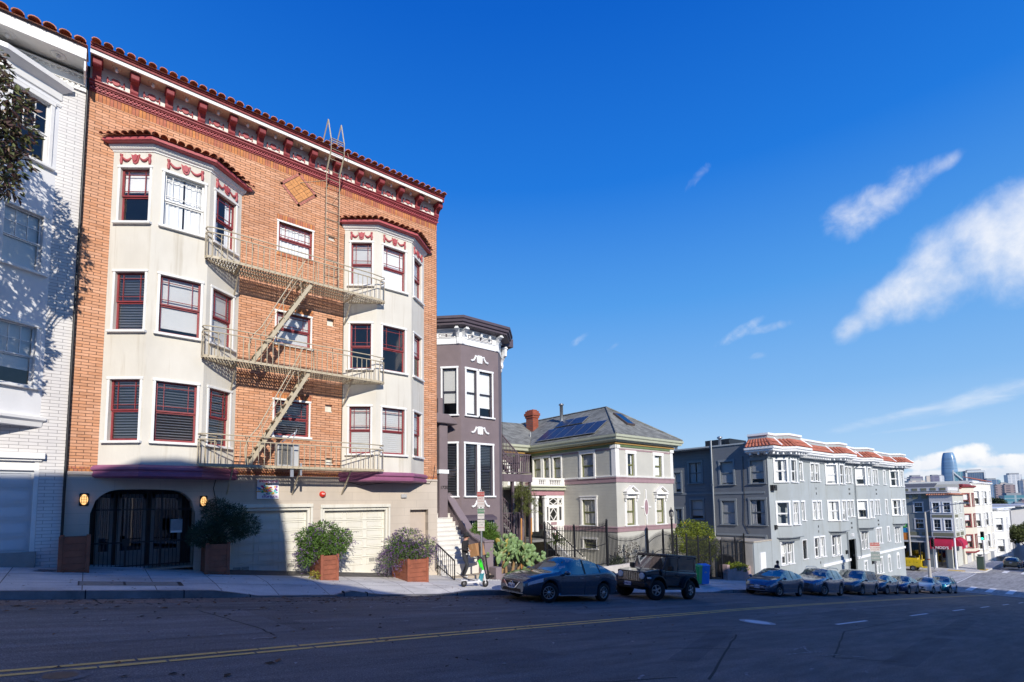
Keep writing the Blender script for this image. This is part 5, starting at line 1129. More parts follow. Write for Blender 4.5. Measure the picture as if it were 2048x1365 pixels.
# entrance
mb = MB(); FG.box(mb, door[0], door[1], -8.6, -4.0, -1.6, -1.5, 0); FG.box(mb, door[0]+.6, door[1]-.5, -6.3, -4.4, -1.5, -1.44, 1)
for i in range(8): FG.box(mb, door[0], door[1], -9.6, -8.0+i*.24, -1.5, -.1-i*.17, 2)
mb.build('entrance', [MATS['grey_trim'], MATS['dark_glass'], MATS['step_concrete']], T)
text_mesh('house_number', '1700', wt, T, FG.p(UG(59.2), -3.62, .02), (1, 0, 0), (0, 0, 1), .5, .02)
for x in (50.6, 59.2, 67.8):
    for z in (1.0, .55, -2.4, -2.85, -5.6):
        mb = MB()
        for k in ((-.12, .12) if x > 52 else (0,)): FG.box(mb, UG(x)+k-.04, UG(x)+k+.04, z-.1, z+.1, 0, .03)
        mb.build('vent_grille', MATS['dark_iron'], T) if z > -5 or x < 60 else None
mb = MB(); mb.tube([(61.0, 17.1, 3.7), (60.7, 17.85, 3.1), (60.75, 17.9, 2.5), (60.75, 17.9, -3.2), (61.3, 17.9, -4.6), (61.3, 17.9, -5.7), (60.7, 17.9, -6.0)], .05, 6); mb.tube([(57.6, 17.9, -3.2), (57.6, 17.9, -8.8)], .05, 6); mb.build('drainpipe', MATS['grey_trim'], T)
mb = MB(); mb.box(41.35, 17.7, .75, 41.95, 18, 1.2); mb.box(41.4, 17.62, .95, 41.65, 17.7, 1.15); mb.build('floodlight', MATS['dark_iron'], T, bevel=.02)
for a_, z_ in ((41.7, -2.3), (57.0, -5.3), (64.6, -6.9), (65.4, -6.9)): mb = MB(); mb.box(a_, 17.85, z_, a_+.28, 18, z_+.35); mb.build('wall_box', MATS['dark_iron'], T)
# uphill side: dark clapboard with a jog
FA = FR((41.1, 22.75), (41.1, 18)); UA = lambda y: 22.75-y
SWA = [(UA(21.9), UA(20.8), 1.35, 3.25), (UA(19.35), UA(18.3), 1.35, 3.2), (UA(21.9), UA(20.8), -1.95, 0.0), (UA(19.5), UA(18.35), -1.95, .05)]
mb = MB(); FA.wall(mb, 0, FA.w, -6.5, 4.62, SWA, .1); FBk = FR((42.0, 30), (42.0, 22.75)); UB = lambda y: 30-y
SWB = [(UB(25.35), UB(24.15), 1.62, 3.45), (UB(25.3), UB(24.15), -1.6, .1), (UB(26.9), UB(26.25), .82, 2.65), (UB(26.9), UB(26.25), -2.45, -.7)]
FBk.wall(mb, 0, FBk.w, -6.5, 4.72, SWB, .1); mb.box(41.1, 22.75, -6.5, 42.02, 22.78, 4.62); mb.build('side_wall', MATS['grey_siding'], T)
for fr, hs in ((FA, SWA), (FBk, SWB)):
    for h in hs: window(T, fr, *h, trim=.16, proud=.05, cas=MATS['grey_trim'], sash=MATS['grey_trim'], munt=None, st=.06, blind=q.choice(['shade', 'curtain', 'shade']), bl=q.uniform(.7, 1), blindm=MATS['blind_grey'])
mb = MB(); FA.box(mb, 0, FA.w-.3, .55, .72, 0, .05); FA.box(mb, .3, FA.w-.3, -2.85, -2.7, 0, .08); FA.box(mb, FA.w-.45, FA.w-.3, -3.1, -2.85, 0, .08); FBk.box(mb, 2.5, FBk.w, .6, .75, 0, .05); mb.build('pipe_run', MATS['grey_trim'], T)
mb = MB(); mb.tube([(41.03, 22.6, 5.2), (41.03, 22.6, -3)], .07, 8); mb.box(40.95, 22.55, 1.3, 41.1, 22.7, 1.45); mb.build('drainpipe', MATS['galv'], T)
mb = MB(); mb.tube([(41.05, 19.9, 3.6), (41.05, 19.95, 0), (41.05, 20.05, -1.8), (41.05, 19.7, -2.6), (41.05, 19.6, -3.4)], .022, 5); mb.build('cable', MATS['dark_iron'], T)
mb = MB(); mb.box(77.18, 18.01, -12.5, 77.2, 34, 4.7); mb.box(41.12, 18.01, 4.55, 77.18, 30, 4.6); mb.box(42, 30, -12, 77.2, 30.05, 4.7); mb.box(41.02, 18.9, 4.6, 41.3, 30, 4.72); mb.build('shell', MATS['grey_stucco'], T)
mb = MB(); mb.box(47.9, 24.4, 4.6, 51.2, 27, 6.05); mb.hexa((51.2, 24.6, 4.6), (1.5, 0, 0), (0, 2, 0), (0, 0, .3)); mb.box(47.6, 24.35, 5.6, 47.95, 24.8, 5.95); mb.build('roof_shed', MATS['dark_iron'], T)
mb = MB(); mb.tube([(51.6, 24.3, 4.6), (51.6, 24.3, 6.2)], .03, 5); mb.lathe([(.0, 0), (.22, .05), (.28, .12)], (51.6, 24.1, 6.1), 12, axis='y'); mb.build('satellite_dish', MATS['trim_white'], T)
for x, y in ((41.9, 27.2), (42.2, 26.7), (41.8, 22.2)):
    mb = MB(); mb.lathe([(.12, 4.5), (.12, 5.35), (.22, 5.36), (.22, 5.5), (.1, 5.55)], (x, y, 0), 10); mb.build('flue_pipe', MATS['galv'], T)
# side garage wing
t = thing('garage_wing', 'low grey stucco side wing with a plain white door beside the grey building', 'outbuilding', (39.6, 18, -6))
mb = MB(); mb.box(38.12, 18, -6.8, 41.08, 26, -3.12); mb.build('wall', MATS['grey_stucco'], t); mb = MB(); mb.box(38.05, 17.95, -3.12, 41.08, 26, -3.02); mb.build('coping', plain('tan_coping', (.42, .38, .32), .8, .1), t)
mb = MB(); mb.box(39.0, 17.93, -6.3, 39.85, 18.0, -3.92); mb.build('door', MATS['trim_white'], t)
mb = MB(); mb.box(38.09, 18.1, -6.8, 38.11, 26, -3.13); mb.build('side_face', plain('sand_stucco', (.45, .42, .38), .85, .1), t)
mb = MB(); mb.prism([(-.7, 0), (.7, 0), (.7, 1.4)]+[(.7*math.cos(k*PI/8), 1.4+.5*math.sin(k*PI/8)) for k in range(1, 8)]+[(-.7, 1.4)], (38.09, 20.2, -6), (0, 1, 0), (0, 0, 1), (-.05, 0, 0)); mb.build('dark_arch', MATS['dark_iron'], t)  # flat dark arched shape on the side face
# ---------------------------------------------------------------- across the cross street and the city behind
plain('sage_shaded', (.17, .195, .21), .8, .06, .5); plain('sage_sunlit', (.50, .51, .47), .8, .05, .5); plain('olive_panel', (.16, .16, .11), .8, .08); plain('awning_red', (.42, .012, .05), .7, .1, 2); plain('ivory', (.66, .62, .52), .8, .05, .6); plain('pale_grey', (.48, .48, .50), .8, .05, .6); plain('slate_roof', (.10, .10, .11), .9, .15)  # darker and paler sage paint shade and sun into one building's faces
def zpx(y, X=None, Y=None, x=1900): return at(x, y, X=X, Y=Y).z
T = thing('corner_shop_building', 'three storey grey green building with red awnings on the far street corner', 'building', (105, 18.4, -11.2))
SL = MATS['sage_sunlit']; wt = MATS['trim_white']
FX = FR((105, 40), (105, 18.4)); UX = lambda y: 40-y; FYc = FR((105, 18.4), (112.6, 18.4))
U_, L_ = (-2.3, -.75), (-5.0, -3.45)
hx = [(UX(y+.55), UX(y-.55), *z) for z in (U_, L_) for y in (22.2, 24.6, 27.2, 30, 33)]
shop = [(UX(25.2), UX(21.8), -10.2, -7.2)]
mb = MB(); FX.wall(mb, 0, FX.w, -12.5, 1.1, hx+shop, .12); FYc.wall(mb, 0, FYc.w, -12.5, 1.1, [(.6, 1.5, -11.2, -8.3), (2.6, 3.6, -11.2, -8.3)], .2); mb.build('wall', MATS['sage_shaded'], T)
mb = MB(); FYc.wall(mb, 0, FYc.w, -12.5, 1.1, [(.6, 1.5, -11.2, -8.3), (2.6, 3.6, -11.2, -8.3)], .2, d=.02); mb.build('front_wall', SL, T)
for h in hx: window(T, FX, *h, trim=.16, proud=.05, cas=MATS['pale_grey'], sash=wt, munt=(3, 2), st=.06, blind=None, glass=MATS['dark_glass'], split=.62)
mb = MB(); FX.quad(mb, *shop[0], -.1); mb.build('shop_window', MATS['dark_glass'], T)
mb = MB(); FX.box(mb, UX(26), UX(21.2), -7.15, -6.95, 0, .25); FX.box(mb, UX(36), UX(18.5), -6.35, -6.1, 0, .2); mb.build('shop_fascia', MATS['pale_grey'], T)
mb = MB()
for y in (21, 23.4, 25.8, 28.4, 31): FX.box(mb, UX(y+1), UX(y-1), -6.1, -5.5, 0, .04)
mb.build('olive_panel', MATS['olive_panel'], T)
bp = [(105, 20.6), (104.3, 20.6), (104.3, 17.7), (112.4, 17.7), (112.4, 18.4)]; fb = [FR(a, b) for a, b in zip(bp, bp[1:])]
hb = [[], [(.35, 1.2, *U_), (1.7, 2.55, *U_), (.35, 1.2, -5.15, -3.4), (1.7, 2.55, -5.15, -3.4)], [(1.2, 2.6, -2.45, -.7), (4.4, 5.8, -2.45, -.7), (1.2, 2.6, -5.15, -3.4), (4.4, 5.8, -5.15, -3.4)], []]
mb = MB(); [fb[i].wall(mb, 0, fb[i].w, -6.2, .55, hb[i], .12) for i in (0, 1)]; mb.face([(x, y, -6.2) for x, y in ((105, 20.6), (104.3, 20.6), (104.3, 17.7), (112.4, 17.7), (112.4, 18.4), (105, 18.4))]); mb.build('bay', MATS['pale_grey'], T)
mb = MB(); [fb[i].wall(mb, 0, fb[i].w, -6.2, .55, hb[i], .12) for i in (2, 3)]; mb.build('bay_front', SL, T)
for i in (1, 2):
    for h in hb[i]: window(T, fb[i], *h, trim=.12, proud=.04, cas=wt, sash=wt, munt=(2, 2), st=.06, blind='shade' if i == 2 else None, bl=.6, glass=MATS['dark_glass'] if i == 1 else None, split=.25)
mb = MB(); fb[1].box(mb, .2, 2.7, -6.05, -5.5, 0, .03); fb[1].box(mb, .2, 2.7, -3.1, -2.7, 0, .03); fb[2].box(mb, .8, 3, -6.05, -5.5, 0, .03); fb[2].box(mb, 4, 6.2, -6.05, -5.5, 0, .03); fb[2].box(mb, .8, 3, -3.1, -2.7, 0, .03); mb.build('olive_panel', MATS['olive_panel'], T)
mb = MB()
for fr, a, b in ((FX, 0, FX.w), (FYc, 0, FYc.w)):
    fr.box(mb, a, b, 1.1, 1.75, -.3, .1); fr.box(mb, a, b+.3, .75, .95, 0, .45)
mb.build('parapet', MATS['pale_grey'], T)
mb = MB(); k = 1.2
while k < FX.w: FX.box(mb, k-.9, k-.15, 1.2, 1.6, .1, .14); FX.box(mb, k-.9, k-.15, -.1, .55, 0, .04); k += 1.2
mb.build('parapet_panel', MATS['olive_panel'], T)
mb = MB(); 
for k in range(26): FYc.box(mb, .15+k*.28, .3+k*.28, 1.2, 1.55, .1, .15); FYc.box(mb, .15+k*.28, .3+k*.28, .5, .72, 0, .3)
mb.build('dentils', wt, T)
mb = MB(); barrel_tiles(mb, (104.0, 21, .45), (104.0, 17.4, .45), (105, 21, .7), (105, 17.4, .7), pitch=.3, courses=1); barrel_tiles(mb, (104, 17.35, .45), (112.4, 17.35, .45), (104, 18.2, .7), (112.4, 18.2, .7), pitch=.3, courses=1); mb.build('tile_hood', MATS['terracotta'], T)
mb = MB(); mb.box(105.02, 18.5, 1.0, 118, 40, 1.1); mb.box(112.58, 18.5, -12, 112.6, 40, 1.1); mb.hexa((106, 20.5, 1.2), (0, 13, 0), (4, 0, 1.2), (0, 0, .1)); mb.build('roof', MATS['slate_roof'], T)
def awning(o, u, n, w, h=1.4, d=1.3):
    mb = MB(); o, u, n = V(o), V(u), V(n)
    def f(a, b): th = b*PI/2; return o+u*(a-.5)*w+n*(d*math.sin(th))*(1-.0*a)+V((0, 0, h*math.cos(th)))
    mb.grid(f, 8, 6); e = [f(k/8, 1) for k in range(9)]
    for p, q in zip(e, e[1:]): mb.face([p, p-V((0, 0, .45)), q-V((0, 0, .45)), q])
    for s in (0, 1): mb.face([o+u*(s-.5)*w]+[f(s, k/6) for k in range(7)][::1])
    return mb.build('awning', MATS['awning_red'], T)
a1 = awning((104.9, 19.5, -7.6), (0, -1, 0), (-1, 0, 0), 2.7, 1.2, 1.1); text_mesh('awning_lettering', "NOD'S", wt, a1, (103.74, 19.35, -7.83), (0, -1, 0), (0, 0, 1), .55, .01, bold=.012)
a2 = awning((107.7, 18.3, -7.6), (1, 0, 0), (0, -1, 0), 4.6, 1.2, 1.1); text_mesh('awning_lettering', "NOD'S", wt, a2, (108.7, 17.16, -7.83), (1, 0, 0), (0, 0, 1), .55, .01, bold=.012)
mb = MB(); mb.lathe([(.16, -11.3), (.13, -6.2)], (104.5, 17.9, 0), 10); mb.lathe([(.16, -11.3), (.13, -6.2)], (104.6, 20.4, 0), 10); mb.build('column', wt, T)
mb = MB(); FYc.quad(mb, .62, 1.48, -11.2, -8.35, -.1); FYc.quad(mb, 2.62, 3.58, -11.2, -8.35, -.1); FX.box(mb, UX(20.2), UX(19.2), -11.2, -8.3, 0, .03); mb.build('shop_door', MATS['dark_glass'], T)
# the row running down the hill
def rowhouse(name, label, x0, x1, y, zt, zb, wall, trim, bays, rows, roof=None, cor=.5):
    t = thing(name, label, 'house', ((x0+x1)/2, y, zb))
    F = FR((x0, y), (x1, y)); S = FR((x0, y+14), (x0, y)); hs = []
    for (a, b, d) in bays: pass
    n = rows; H = (zt-.9-(zb+2.8))/max(1, n)
    mb = MB(); F.wall(mb, 0, F.w, zb-6, zt, [], .1); S.wall(mb, 0, S.w, zb-6, zt, [(3, 4, zb+3.4+k*H, zb+3.4+k*H+H*.55) for k in range(n)]+[(9, 10, zb+3.4+k*H, zb+3.4+k*H+H*.55) for k in range(n)], .15); mb.box(x0+.01, y+.01, zt-.1, x1, y+14, zt-.05); mb.build('wall', wall, t)
    g = MB(); [S.quad(g, u, u+1, zb+3.4+k*H, zb+3.4+k*H+H*.55, -.1) for k in range(n) for u in (3, 9)]; g.build('window', MATS['dark_glass'], t)
    for (a, b, d) in bays:
        pts = [(x0+a, y), (x0+a+.8*d, y-d), (x0+b-.8*d, y-d), (x0+b, y)]; wl = FR(pts[0], pts[1]).w; w2 = FR(pts[1], pts[2]).w
        h0 = [(wl*.2, wl*.8, zb+3.4+k*H, zb+3.4+k*H+H*.6) for k in range(n)]; h1 = [(w2*.25, w2*.75, zb+3.4+k*H, zb+3.4+k*H+H*.6) for k in range(n)]
        o, frs = bay(t, pts, zb+2.6, zt-.4, [h0, h1, []], wall)
        for fr, hh in ((frs[0], h0), (frs[1], h1)):
            for h in hh: window(t, fr, *h, trim=.14, proud=.06, cas=trim, sash=trim, munt=None, st=.07, blind='shade', bl=.5)
        mb = MB(); extr_profile(mb, [(0, zt-.7), (.3, zt-.5), (.35, zt-.3), (0, zt-.2)], miter_path(pts)); extr_profile(mb, [(0, zb+2.5), (.1, zb+2.6), (.1, zb+2.8), (0, zb+2.8)], miter_path(pts)); mb.build('bay_cornice', trim, t)
    mb = MB(); F.box(mb, 0, F.w, zt-.3, zt, 0, cor); F.box(mb, 0, F.w, zt-.8, zt-.5, 0, .15); mb.build('cornice', trim, t)
    mb = MB(); F.box(mb, F.w*.25, F.w*.75, zb, zb+2.2, 0, .05); mb.build('garage_door', MATS['pale_grey'], t)
    if roof:
        mb = MB(); barrel_tiles(mb, ((x0+x1)/2-2, y-.9, zt), (x1+.3, y-.9, zt), ((x0+x1)/2-.5, y+2, zt+.9), (x1-1, y+2, zt+.9), pitch=.35, rad=.13, courses=2); mb.build('tile_roof', MATS['terracotta_red'], t)
    return t
rowhouse('row_house', 'narrow ivory row house with dark red window trim next to the awning building', 113, 120, 18.2, 2.3, -11.8, MATS['ivory'], MATS['oxblood'], [(1, 6, 1.1)], 3)
rowhouse('row_house', 'white row house with an orange tiled roof beyond the ivory one', 120.5, 136, 18, 3.0, -12.6, MATS['offwhite_paint'], wt, [(1.5, 6.5, 1.1), (9, 14, 1.1)], 3, True)
rowhouse('row_house', 'lower white row house with a bracketed cornice behind the parked green car', 140, 165, 18, -2.2, -14.5, wt, wt, [(2, 9, 1.6)], 2, cor=1.0)
rowhouse('row_house', 'flat roofed pale grey row house with a projecting cornice above the street trees', 167, 214, 18, -2.0, -17.5, MATS['pale_grey'], MATS['pale_grey'], [], 2, cor=1.8)
rowhouse('row_house', 'white low building with a blue roof edge at the right edge', 222, 300, 18, -8.0, -23, wt, MATS['pale_grey'], [(3, 20, 2)], 2, cor=1.5)
# ---- city towers, their blue glass tones also standing in for distance haze
def tower_mat(name, glass, frame, w, h, ms, rough=.3, metal=0):
    if name in MATS: return MATS[name]
    m, nt, b = newmat(name); b.inputs['Roughness'].default_value = rough
    t = N(nt, 'TexBrick'); t.offset = 0; t.inputs['Scale'].default_value = 1; t.inputs['Brick Width'].default_value = w; t.inputs['Row Height'].default_value = h; t.inputs['Mortar Size'].default_value = ms; t.inputs['Mortar Smooth'].default_value = .1
    t.inputs['Color1'].default_value = c4(glass); t.inputs['Color2'].default_value = c4(tuple(c*1.5 for c in glass)); t.inputs['Mortar'].default_value = c4(frame)
    sp = N(nt, 'SeparateXYZ'); nt.links.new(coords(nt), sp.inputs[0]); cb = N(nt, 'CombineXYZ'); ad = N(nt, 'Math', operation='ADD'); nt.links.new(sp.outputs[0], ad.inputs[0]); nt.links.new(sp.outputs[1], ad.inputs[1]); nt.links.new(ad.outputs[0], cb.inputs[0]); nt.links.new(sp.outputs[2], cb.inputs[1]); nt.links.new(cb.outputs[0], t.inputs[0]); nt.links.new(t.outputs[0], b.inputs['Base Color']); return m
G1_ = tower_mat('tower_blue', (.06, .13, .25), (.22, .28, .36), 5, 4, .5); G2_ = tower_mat('tower_dark', (.05, .09, .17), (.15, .2, .28), 4, 4, .6); G3_ = tower_mat('tower_cream', (.2, .2, .24), (.55, .5, .46), 5, 4, 1.1); G4_ = tower_mat('tower_brown', (.09, .08, .11), (.3, .24, .25), 6, 5, 1.3); G5_ = tower_mat('tower_white', (.3, .34, .4), (.62, .64, .68), 5, 4, .9); G6_ = tower_mat('tower_teal', (.07, .2, .26), (.3, .4, .45), 6, 5, .5); G7_ = tower_mat('tower_violet', (.1, .1, .17), (.18, .18, .26), 5, 4, .8)
tower_frame = plain('tower_frame', (.6, .64, .68), .6, .04); tower_roof = plain('tower_roof', (.25, .27, .3), .8, .1)
def tower(name, label, x0, x1, yt, dist, mat, rot=.35, yb=1030, cap=True, depthk=.8, cat='tower', grp=None, split=None):
    pc = CF.normalized(); c = ray((x0+x1)/2, yt); c = c/c.dot(CF)*dist; w = (x1-x0)/F_PX*dist
    zt = c.z; zb = -62.
    t = thing(name, label, cat, (c.x, c.y, zb), grp); t.rotation_euler = (0, 0, 0)
    # plan rectangle turned so that two faces show; its projected width matches
    view = V((c.x, c.y, 0)).normalized(); side = V((view.y, -view.x, 0)); a = rot
    e1 = side*math.cos(a)+view*math.sin(a); e2 = -side*math.sin(a)+view*math.cos(a)
    W_ = w/(math.cos(a)+depthk*math.sin(abs(a))); D_ = W_*depthk; o = V((c.x, c.y, 0))-e1*W_/2-e2*D_/2
    mb = MB(); mb.hexa(o+V((0, 0, zb)), e1*W_, e2*D_, (0, 0, zt-zb)); mb.build('shaft', mat, t)
    if cap:
        mb = MB(); mb.hexa(o+e1*W_*.15+e2*D_*.15+V((0, 0, zt)), e1*W_*.7, e2*D_*.7, (0, 0, w*.12)); mb.build('plant_room', tower_roof, t)
    return t, o, e1*W_, e2*D_, zt
tl = [('tall pale office tower block behind the corner shop roof, with pale top', 1806, 1817, 958, 1300, G5_), ('wide dark blue office block low on the skyline left of the round tower', 1817, 1842, 954, 1500, G7_), ('cream ribbed office block in front of the dark blue one on the skyline', 1812, 1846, 962, 1100, G3_), ('narrow cream tower standing left of the dark violet block', 1851, 1859, 953, 1400, G3_), ('dark violet slab tower beside the rounded glass tower', 1859, 1876, 952, 1500, G7_), ('pale blue tower tucked against the rounded glass tower', 1873, 1886, 952, 1700, G5_)]
for l, a, b, y, d, m in tl: tower('skyscraper', l, a, b, y, d, m)
# rounded tapering glass tower
c = ray(1896, 906); c = c/c.dot(CF)*2400; w = 27/F_PX*2400; zt = c.z
t = thing('skyscraper', 'tallest skyscraper, a rounded blue glass tower tapering to a soft top', 'tower', (c.x, c.y, -62))
mb = MB(); n = 32; vs = []; prof = [(0, .5), (.25, .5), (.45, .49), (.6, .475), (.72, .45), (.82, .42), (.9, .38), (.96, .33), (1, .27)]
for f, r in prof:
    for j in range(n):
        th = 2*PI*j/n+.5; k = 1/(abs(math.cos(th))**3.2+abs(math.sin(th))**3.2)**(1/3.2); vs.append((c.x+w*r*k*math.cos(th), c.y+w*r*k*math.sin(th), lerp(-62, zt, f)))
mb.mesh(vs, [(i*n+j, i*n+(j+1) % n, (i+1)*n+(j+1) % n, (i+1)*n+j) for i in range(len(prof)-1) for j in range(n)], 0, True); mb.face(vs[-n:]); mb.build('shaft', tower_mat('tower_glazed', (.12, .22, .36), (.2, .3, .42), 60, 5, .9, .25), t)
t, o, a, b, zt = tower('skyscraper', 'slim teal glass tower with a white diagonal brace on its face', 1907, 1929, 944, 2300, G6_, .12, cap=False)
mb = MB(); nrm = -b.normalized()*2
for p, q in (((0, zt+8), (0, zt-75)), ((0, zt), (1, zt-55)), ((1, zt), (1, zt-55)), ((0, zt-62), (1, zt-62))): mb.bar(o+a*p[0]+V((0, 0, p[1]))+nrm, o+a*q[0]+V((0, 0, q[1]))+nrm, 4.5)
mb.build('brace', tower_frame, t)
t, o, a, b, zt = tower('skyscraper', 'broad blue grid tower with pale concrete edge frames', 1930, 1963, 944, 2000, G2_, .2)
mb = MB(); nrm = -b.normalized()*2
for k in (0, .95): mb.hexa(o+a*k+nrm+V((0, 0, -62)), a*.09, b*1.05, (0, 0, zt+62+3))
mb.hexa(o+nrm+V((0, 0, zt-4)), a, b, (0, 0, 8)); mb.build('edge_frame', tower_frame, t)
for l, a, b, y, d, m in [('blue glass slab tower right of the broad grid tower', 1968, 1992, 960, 1500, G1_), ('white topped glass block just behind the blue slab tower', 1988, 1999, 961, 1700, G6_), ('brown gridded office block low in front of the cream one', 1989, 2001, 970, 1100, G4_), ('cream concrete office tower between two brown blocks', 1999, 2013, 967, 1300, G3_), ('brown stepped office block left of the white tower', 2006, 2026, 970, 1200, G4_),
                         ('tall white ribbed tower near the right edge of the skyline', 2012, 2038, 950, 1700, G5_), ('dark blue narrow tower next to the white ribbed tower', 2036, 2044, 962, 1500, G2_), ('cream tower cut off by the right edge of the view', 2041, 2056, 961, 1500, G3_), ('grey tower low behind the trees on the skyline', 1960, 1970, 972, 1800, G5_)]:
    tower('skyscraper', l, a, b, y, d, m)
for l, a, b, y, d, m in [('low teal glass block with white top above the street trees', 2004, 2043, 991, 700, G6_), ('dark gridded block below the teal glass one', 2026, 2044, 1006, 520, G2_), ('low beige building at the right edge under the skyline', 2040, 2060, 1000, 600, G4_)]:
    tower('office_block', l, a, b, y, d, m, cat='building')
# ---- buildings behind the viewpoint: the row that keeps the near half of the street in shade
plain('opposite_stucco', (.70, .68, .64), .85, .08, .6); plain('opposite_pink', (.68, .60, .55), .85, .08, .6)
def opp(label, x0, x1, zt, gable=None, mat='opposite_stucco'):
    zb = rz(x1)-.5; t = thing('opposite_house', label, 'house', ((x0+x1)/2, -3.2, rz((x0+x1)/2)))
    poly = gable or [(x0, zb), (x1, zb), (x1, zt), (x0, zt)]
    mb = MB(); mb.prism(poly, (0, -3.2, 0), (1, 0, 0), (0, 0, 1), (0, -13 if not gable else -.5, 0)); mb.build('wall', MATS[mat], t)
    if gable: mb = MB(); mb.box(x0, -16, zb, -5.2, -3.7, 10.8); mb.build('rear_wing', MATS[mat], t)
    mb = MB(); x = x0+.8
    while x < x1-1.2:
        z = rz(x1)+3.6
        while z < zt-2.2: mb.box(x, -3.2, z, x+1.1, -3.16, z+1.6); z += 3.1
        x += 2.2
    mb.build('window', MATS['dark_glass'], t)
    mb = MB(); mb.box(x0+1, -3.2, rz(x0+2)-.5, x0+3.4, -3.14, rz(x0+2)+2.3); mb.build('door', MATS['door_grey'], t)
opp('unseen stucco house opposite the brick building, thin gable wall shaped to shade the arched gate', -24, -1.6, 11.0, [(-24, -4), (2.3, -4), (2.3, 6.0), (-.5, 7.25), (-1.62, 8.2), (-1.75, 9.85), (-1.95, 10.85), (-2.4, 11.5), (-3.4, 11.5), (-4.6, 11.68), (-6.0, 11.58), (-24, 11.5)])  # unseen thin gable wall, outline shaped to cast the shadow edge on the facade
xs_ = 2.35; k = 0
for L, dz, lab in ((5.6, .05, 'low pink house across the street, first down from the gabled one'), (6.6, .75, 'stucco house across the street opposite the mauve house'), (8, 2.2, 'pink house across the street opposite the putty house'), (8, 2.6, 'stucco house across the street opposite the lemon tree'), (9, 1.6, 'pink house across the street opposite the garage wing'), (9.5, 1.0, 'stucco house across the street opposite the grey building'), (10, .6, 'pink house across the street near the lower end of the block'), (12, -.2, 'stucco house across the street, second from the corner'), (8, -.2, 'last pink house across the street at the corner')):
    xm = xs_+L/2; opp(lab, xs_, xs_+L-.1, rz(xm+5.7)+9.1+dz, mat=('opposite_pink', 'opposite_stucco')[k % 2]); xs_ += L; k += 1
t = thing('opposite_house', 'far house across the street beyond the cross street', 'house', (118, -6, -12)); mb = MB(); mb.box(104, -18, -16, 215, -3, -1.5); mb.build('wall', MATS['opposite_stucco'], t)
# ---------------------------------------------------------------- vehicles (local x = forward, y = left, z = up)
def paint(name, col, metal=.65, rough=.2):
    m = plain(name, col, rough, 0, 2, metal=metal, coat=1); return m
plain('car_black', (.012, .012, .014), .5, .1); plain('seam_black', (.004, .004, .004), .8, 0); plain('lamp_clear', (.55, .58, .62), .1, .1, 30, coat=1); plain('lamp_red', (.32, .01, .015), .15, .1, coat=1); plain('amber', (.6, .2, .03), .3, .05); plain('plate_white', (.7, .7, .72), .5, .03); plain('plate_blue', (.05, .07, .22), .6, 0); plain('seat_dark', (.02, .02, .022), .9, .2); plain('sunshade', (.55, .54, .52), .6, .1)
def slope_matrix(x, y, heading=PI, grade=None):
    g = -SLOPE if grade is None else grade
    ex, ey = math.cos(heading), math.sin(heading)
    f = V((ex, ey, g*ex)).normalized(); l = V((-ey, ex, 0)); l = (l-f*l.dot(f)).normalized(); u = f.cross(l)
    m = Matrix((f, l, u)).transposed().to_4x4(); m.translation = (x, y, rz(x)); return m
def place(T, x, y, heading=PI, grade=None, dz=0):
    m = slope_matrix(x, y, heading, grade); T.location = m.translation+V((0, 0, dz)); T.rotation_euler = m.to_euler()
def wheel(T, x, y, r, w=.2, steer=0, spokes=10, rim=.66, side=1, rimmat='alu'):
    mb = MB(); mb.lathe([(r*rim, -w/2), (r*.93, -w/2), (r, -w/2+.03), (r, w/2-.03), (r*.93, w/2), (r*rim, w/2)], (0, 0, 0), 28, axis='y', cap=False)
    o = mb.build('wheel', MATS['rubber'], T, local=True); o.location = (x, y, r); o.rotation_euler = (0, 0, steer)
    mb = MB(); h = side*w*.42; R_ = r*rim
    mb.lathe([(R_, -w/2), (R_*.98, h), (R_*.88, h+side*.012), (R_*.86, h-side*.03)], (0, 0, 0), 28, axis='y', cap=False)
    for k in range(spokes):
        a = 2*PI*k/spokes; p = V((math.cos(a)*.05, h-side*.01, math.sin(a)*.05)); q = V((math.cos(a)*R_*.9, h-side*.005, math.sin(a)*R_*.9)); mb.bar(p, q, .014 if spokes > 6 else .05, R_*(.16 if spokes > 6 else .3), up=(0, 1, 0))
    mb.lathe([(0, h+side*.02), (.05, h+side*.015), (.06, h-side*.02)], (0, 0, 0), 12, axis='y', cap=False)
    rr = mb.build('rim', MATS[rimmat], o, local=True)
    mb = MB(); mb.lathe([(0, h-side*.06), (R_*.97, h-side*.06)], (0, 0, 0), 20, axis='y', cap=False); mb.build('brake_disc', MATS['car_black'], o, local=True)
    return o
def smooth(pts, x):
    if x <= pts[0][0]: return pts[0][1]
    for k in range(len(pts)-1):
        (a, b), (c, d) = pts[k], pts[k+1]
        if x <= c:
            t = (x-a)/(c-a); m0 = (d-(pts[k-1][1] if k else b))/(c-(pts[k-1][0] if k else a))*(c-a); m1 = ((pts[k+2][1] if k+2 < len(pts) else d)-b)/((pts[k+2][0] if k+2 < len(pts) else c)-a)*(c-a)
            return (2*t**3-3*t*t+1)*b+(t**3-2*t*t+t)*m0+(-2*t**3+3*t*t)*d+(t**3-t*t)*m1
    return pts[-1][1]
def plate(T, x, z, txt, rear=False):
    s = -1 if rear else 1
    mb = MB(); mb.box(x, -.155, z-.08, x+s*.012, .155, z+.08); P = mb.build('licence_plate', MATS['plate_white'], T, local=True)
    mb = MB(); text_into(mb, txt, (x+s*.014, 0, z-.01), (0, s, 0), (0, 0, 1), .1, .001, bold=.004); mb.build('plate_number', MATS['plate_blue'], P, local=True)
